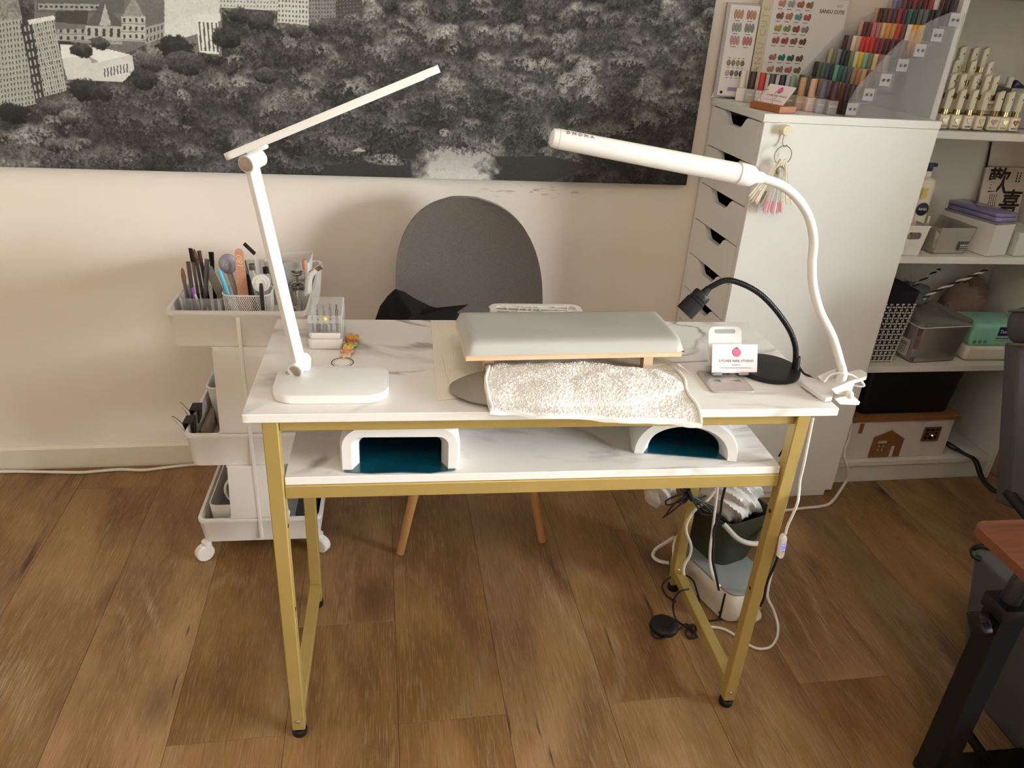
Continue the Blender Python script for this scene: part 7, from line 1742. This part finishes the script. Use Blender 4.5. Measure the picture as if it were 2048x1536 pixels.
for (x, y) in sp_: v0.append((bm.verts.new(Mt @ Vector((x, y, 0))), bm.verts.new(Mt @ Vector((x, y, 0.20)))))
for a, b in zip(v0, v0[1:]): bm.faces.new((a[0], b[0], b[1], a[1]))
thicken(bm, 0.006); obj('roll', bm, mat('towel_cream', '#E2D8CA', 0.95, var=0.06, scale=300, bump=0.6, bscale=400), tw, smooth=60)
bm = BM(); box(bm, (-0.03, 0.60, ZB + 0.001), (0.024, 0.90, ZB + 0.055), 0.004, 2); tag(obj('dark_box', bm, mat('charcoal_box', '#3C3F42', 0.6)), 'dark grey box at the right side of the bottom tray', 'box')

# ================================================================== under the right end of the desk
M_CABW = mat('cable_white', '#E2DCD2', 0.45, var=0.02); M_CABK = mat('cable_black', '#17161A', 0.5)
def cable(name, pts, r, m, label, cat='cable', sm=8, parent=None, seg=8):
    bm = BM(); tube(bm, pts, r, seg, sm); o = obj(name, bm, m, parent)
    if parent is None: tag(o, label, cat)
    return o
# white unit with a grey top
ub = thing('foot_unit', 'white appliance with a grey top on the floor behind the right desk leg', 'appliance', (1.05, 0.37, 0))
UB = Matrix.Translation((1.068, 0.380, 0)) @ Matrix.Rotation(R(20), 4, 'Z')
M_BEI = mat('unit_white', '#DCD0C4', 0.45, var=0.02); M_GRT = mat('unit_grey', '#8D9090', 0.5, var=0.03)
bm = BM(); prism(bm, rrect(0.135, 0.245, 0.030, 6), 0.004, 0.088, UB, top=rrect(0.140, 0.250, 0.032, 6), bev=0.003); obj('unit_body', bm, M_BEI, ub)
bm = BM(); prism(bm, rrect(0.141, 0.251, 0.032, 6), 0.0885, 0.096, UB, bev=0.003); obj('unit_top', bm, M_GRT, ub)
bm = BM(); prism(bm, rrect(0.125, 0.235, 0.028, 6), 0, 0.0038, UB); obj('unit_base', bm, M_BLK, ub)
bm = BM(); tube(bm, [UB @ Vector(p) for p in ((-0.030, -0.124, 0.014), (-0.020, -0.140, 0.010), (0.020, -0.140, 0.010), (0.030, -0.124, 0.014))], 0.007, 10, 5); obj('front_handle', bm, M_BEI, ub)
bm = BM(); box(bm, (-0.0705, -0.100, 0.006), (-0.0680, -0.094, 0.085), 0.001, 1, UB); obj('dark_seam', bm, M_BLK, ub)
# olive bucket with a plastic bag in it
bk_ = thing('olive_bucket', 'dark olive bucket with a pale handle standing on the white appliance', 'bucket', (1.055, 0.41, 0.097))
M_OLV = mat('olive_plastic', '#33372A', 0.45, var=0.03)
OB = Matrix.Translation((1.075, 0.435, 0.0968)) @ Matrix.Rotation(R(20), 4, 'Z')
bm = BM(); open_bin(bm, 0.120, 0.150, 0.165, 0.195, 0.150, OB, 0.035, 0.003); obj('bucket_wall', bm, M_OLV, bk_)
bm = BM(); tube(bm, [OB @ Vector(p) for p in ((-0.080, -0.080, 0.148), (-0.050, -0.118, 0.116), (0.010, -0.132, 0.100), (0.060, -0.120, 0.110), (0.088, -0.085, 0.140), (0.090, -0.06, 0.150))], 0.0065, 10, 7); obj('handle', bm, mat('bag_grey', '#B9B4AC', 0.6), bk_)
def crumple(name, c, s, seed, label, cat, m):
    rr = random.Random(seed); bm = BM(); bmesh.ops.create_icosphere(bm, subdivisions=5, radius=1.0)
    ph = [(rr.uniform(3, 9), rr.uniform(3, 9), rr.uniform(3, 9), rr.uniform(0, 6)) for _ in range(8)]
    for v in bm.verts:
        p = v.co; d = [math.sin(a * p.x + b * p.y + c_ * p.z + e_) for a, b, c_, e_ in ph]
        k = 1 + 0.07 * sum(d[:4]) / 2 - 0.10 * abs(d[4]) - 0.08 * abs(d[5] * d[6]) + 0.05 * abs(d[7])
        v.co = Vector((c[0] + p.x * s[0] * k, c[1] + p.y * s[1] * k, c[2] + p.z * s[2] * k))
    return tag(obj(name, bm, m, smooth=50), label, cat)
M_BAGP = mat('bag_film', '#E6E1DA', 0.35, var=0.03, trans=0.25, bump=0.2, bscale=90)
crumple('plastic_bag', (1.078, 0.438, 0.268), (0.082, 0.090, 0.080), 11, 'crumpled white plastic bag stuffed into the olive bucket', 'plastic bag', M_BAGP)
crumple('plastic_bag', (0.905, 0.470, 0.262), (0.042, 0.040, 0.055), 17, 'smaller white plastic bag hanging behind the back desk leg', 'plastic bag', M_BAGP)
# hanging adapter
ad_ = thing('power_adapter', 'pale grey power adapter hanging on a white lead behind the desk leg', 'adapter', (0.93, 0.42, 0.2))
bm = BM(); cyl(bm, (0.9633, 0.41, 0.2604), (0.9614, 0.41, 0.1699), 0.012, seg=18); obj('adapter_body', bm, mat('adapter_grey', '#B4B2AA', 0.5), ad_)
bm = BM(); tube(bm, [(0.9614, 0.41, 0.1699), (0.9463, 0.405, 0.1456), (0.943, 0.4, 0.1142), (0.9518, 0.39, 0.081), (0.9578, 0.36, 0.065), (0.9806, 0.345, 0.0271), (0.9991, 0.34, -0.0117)], 0.0042, 10, 7); obj('thick_lead', bm, M_CABW, ad_)
cable('white_cable', [(1.002, 0.36, 0.3302), (0.9864, 0.36, 0.2983), (0.9571, 0.355, 0.2732), (0.943, 0.355, 0.236), (0.947, 0.355, 0.2053), (0.9656, 0.355, 0.1655), (0.9684, 0.355, 0.1337), (0.9593, 0.355, 0.1019), (0.962, 0.352, 0.0717), (0.9808, 0.35, 0.036), (0.9992, 0.346, -0.0002), (1.005, 0.346, -0.0176)], 0.0036, M_CABW, 'white cable curling down in front of the back desk leg')
bm = BM(); tube(bm, [(0.9748, 0.4802, 0.09), (0.9646, 0.5076, 0.05), (0.9471, 0.5199, 0.02), (0.9338, 0.5006, 0.012), (0.9453, 0.4813, 0.01), (0.9706, 0.4715, 0.01)], 0.0048, 10, 7); tag(obj('white_cable', bm, M_CABW), 'thick white cable looping onto the floor left of the appliance', 'cable')
cable('white_cable', [(0.9739, 0.3, 0.3768), (0.9747, 0.29, 0.3202), (0.9741, 0.28, 0.2698), (0.9722, 0.27, 0.2334), (0.974, 0.26, 0.1965), (0.9808, 0.25, 0.1666), (0.9912, 0.24, 0.144), (1.002, 0.238, 0.1343)], 0.0032, M_CABW, 'thin white cable hanging in front of the olive bucket')
cable('black_cable', [(0.9817, 0.28, 0.3904), (0.9811, 0.28, 0.3556), (0.9818, 0.275, 0.3167), (0.972, 0.27, 0.2805), (0.9743, 0.26, 0.2413), (0.9761, 0.25, 0.2048), (0.9868, 0.24, 0.1673), (1, 0.235, 0.1247)], 0.0030, M_CABK, 'black cable hanging in front of the olive bucket')
# tied black cable bundle
bd = thing('cable_bundle', 'tied bundle of thin black cable under the lower shelf', 'cable', (0.93, 0.36, 0.3))
loops = [[(0.9304, 0.35, 0.3292), (0.8972, 0.345, 0.3236), (0.8744, 0.345, 0.3098), (0.8813, 0.345, 0.2979), (0.9073, 0.35, 0.3022), (0.9331, 0.352, 0.3175)], [(0.9317, 0.35, 0.3219), (0.8957, 0.34, 0.3069), (0.8767, 0.34, 0.2693), (0.8746, 0.34, 0.2665), (0.9009, 0.345, 0.2855), (0.9347, 0.35, 0.3189)],
         [(0.9086, 0.35, 0.34), (0.9201, 0.35, 0.331), (0.9347, 0.35, 0.3189), (0.9596, 0.352, 0.3108), (0.9779, 0.355, 0.314)], [(0.9317, 0.35, 0.3219), (0.9569, 0.35, 0.3006), (0.9778, 0.35, 0.2761), (1.006, 0.352, 0.2677), (0.9998, 0.352, 0.2858), (0.9678, 0.35, 0.3031), (0.9373, 0.35, 0.3188)],
         [(0.9347, 0.35, 0.3189), (0.9522, 0.345, 0.2955), (0.9723, 0.345, 0.2681), (0.9997, 0.348, 0.2648), (0.9808, 0.35, 0.2879), (0.9515, 0.35, 0.3096)], [(0.9257, 0.35, 0.3423), (0.9251, 0.35, 0.3308), (0.9157, 0.345, 0.3172), (0.9076, 0.345, 0.3058), (0.9207, 0.345, 0.3024), (0.9352, 0.35, 0.3159)]]
for L in loops:
    bm = BM(); tube(bm, L, 0.0022, 7, 7); obj('cable_loop', bm, M_CABK, bd)
bm = BM(); tube(bm, [(0.9257, 0.348, 0.338), (0.9409, 0.348, 0.3084)], 0.006, 10, 0); obj('tie', bm, M_CABK, bd)
# foot switch with its lead
fs = thing('foot_switch', 'round black foot switch lying on the floor under the desk', 'foot switch', (0.885, 0.25, 0))
fc = Vector((0.8853, 0.2464, 0.006))
bm = BM(); lathe(bm, [(0.034, 0.0005), (0.0355, 0.004), (0.034, 0.012), (0.028, 0.017), (0.018, 0.0185), (0.0175, 0.020), (0, 0.0205)], 36, Matrix.Translation((fc.x, fc.y, 0))); obj('switch_body', bm, M_CABK, fs)
bm = BM(); tube(bm, [(0.8488, 0.2344, 0.004), (0.8543, 0.2111, 0.004), (0.8883, 0.2152, 0.004), (0.9232, 0.2358, 0.004), (0.9439, 0.2512, 0.004), (0.9494, 0.2373, 0.004), (0.9525, 0.2172, 0.004), (0.9375, 0.2035, 0.004), (0.9337, 0.2218, 0.004), (0.9492, 0.244, 0.004), (0.963, 0.2464, 0.004), (0.961, 0.2265, 0.004), (0.9425, 0.2038, 0.005), (0.9585, 0.2059, 0.005)], 0.0024, 7, 6); obj('lead', bm, M_CABK, fs)
cable('black_cable', [(0.9439, 0.3285, 0.004), (0.9248, 0.3533, 0.006), (0.9202, 0.3756, 0.02), (0.939, 0.3804, 0.04), (0.9707, 0.3785, 0.05), (0.99, 0.3562, 0.05), (0.9959, 0.3352, 0.035), (1.004, 0.3253, 0.01), (0.9953, 0.307, 0.004)], 0.0024, M_CABK, 'thin black cable arching over the side stretcher of the desk', seg=7)
cable('black_cable', [(0.95, 0.286, 0.085), (0.9284, 0.2825, 0.083), (0.9178, 0.2854, 0.06), (0.9165, 0.2827, 0.03), (0.9232, 0.2676, 0.006), (0.9352, 0.2484, 0.004), (0.9457, 0.2342, 0.004), (0.9577, 0.2102, 0.004)], 0.0024, M_CABK, 'black cable looping from the desk frame down to the foot switch lead', seg=7)
cable('black_cable', [(0.9958, 0.2578, 0.004), (1.025, 0.2592, 0.004), (1.054, 0.2659, 0.004), (1.04, 0.2781, 0.005), (1.037, 0.2695, 0.02), (1.046, 0.2636, 0.03), (1.064, 0.2642, 0.02), (1.089, 0.2614, 0.006)], 0.0026, M_CABK, 'black cable lying on the floor before the white appliance', seg=7)
cable('white_cable', [(0.9953, 0.2391, 0.004), (1.025, 0.232, 0.004), (1.045, 0.2172, 0.004), (1.069, 0.1812, 0.004), (1.092, 0.1604, 0.004), (1.125, 0.1628, 0.004), (1.155, 0.1903, 0.005), (1.172, 0.2238, 0.012), (1.164, 0.2433, 0.04), (1.139, 0.2404, 0.08), (1.127, 0.2345, 0.11), (1.12, 0.2287, 0.17), (1.119, 0.2245, 0.222)], 0.0032, M_CABW, 'white lead lying on the floor and rising to the inline controller')
# inline controller on the clip lamp lead, outside of the right leg
ic = thing('inline_controller', 'white inline lamp controller with blue glowing key on the right desk leg', 'controller', (0.97, -0.008, 0.4542))
i0, i1 = Vector((0.9723, -0.004, 0.4216)), Vector((0.9731, -0.004, 0.4796)); MI = plane_M((i0 + i1) / 2, Vector((0.9, 0.25, 0.1)), i1 - i0); IL = (i1 - i0).length
bm = BM(); prism(bm, [(-0.0065, -IL/2 + 0.005), (-0.002, -IL/2), (0.004, -IL/2), (0.0065, -IL/2 + 0.006), (0.0065, IL/2 - 0.010), (0.002, IL/2), (-0.003, IL/2), (-0.0065, IL/2 - 0.006)], -0.005, 0.004, MI, bev=0.001); obj('case', bm, M_LAMPW, ic)
bm = BM(); box(bm, (-0.004, -0.006, 0.0041), (0.0045, 0.005, 0.0048), 0.0004, 1, MI); obj('blue_key', bm, mat('blue_led', '#7C88F0', 0.4, emit='#4A58FF', estr=1.6), ic)
for yy, ch_ in ((0.0130, '-'), (0.0085, '6'), (-0.0110, '8')): lettering(ch_, 0.008, M_INKL, MI @ Matrix.Translation((0.0005, yy, 0.0044)) @ Matrix.Rotation(R(90), 4, 'Z'), ic)
cable('white_lead', [(0.974, 0.0106, 0.7263), (0.974, 0.0058, 0.6826), (0.975, 0.0019, 0.6318), (0.978, 0.0045, 0.5971), (0.98, 0.0002, 0.5721), (0.978, -0.0066, 0.5544), (0.975, -0.0065, 0.5259), (0.973, -0.0035, 0.4981), (0.972, -0.0056, 0.4809)], 0.0026, M_CABW, 'white lamp lead running down the outside of the right desk leg')
cable('black_cable', [(0.985, 0.0185, 0.4073), (0.985, 0.0239, 0.3673), (0.988, 0.0354, 0.3246), (0.992, 0.0378, 0.282), (0.995, 0.0465, 0.2505)], 0.0028, M_CABK, 'black cable behind the right desk leg below the controller')
# leads on the floor
bm = BM(); tube(bm, [(1.617, -0.3, 0.2732), (1.632, -0.3, 0.2081), (1.619, -0.315, 0.1499), (1.637, -0.322, 0.1069), (1.658, -0.3155, 0.06), (1.645, -0.321, 0.02), (1.577, -0.3785, 0.006), (1.53, -0.3948, 0.005), (1.477, -0.3986, 0.005), (1.406, -0.4061, 0.005), (1.32, -0.4122, 0.005), (1.226, -0.4399, 0.005)], 0.0046, 10, 8); tag(obj('white_lead', bm, M_CABW, mw=WF), 'thick white lead coming round the cabinet foot onto the floor', 'cable')
bm = BM(); tube(bm, [(-1.027, -0.0273, 0.006), (-0.9024, -0.0331, 0.006), (-0.8025, -0.0426, 0.006), (-0.7161, -0.0512, 0.006), (-0.6613, -0.0467, 0.006), (-0.6058, -0.0422, 0.006), (-0.5323, -0.05, 0.006), (-0.4627, -0.0378, 0.006), (-0.3913, -0.0284, 0.006), (-0.3333, -0.0207, 0.006), (-0.1975, -0.0209, 0.006)], 0.0045, 10, 8); tag(obj('white_lead', bm, M_CABW, mw=WF), 'long white lead lying along the baseboard at the left', 'cable')
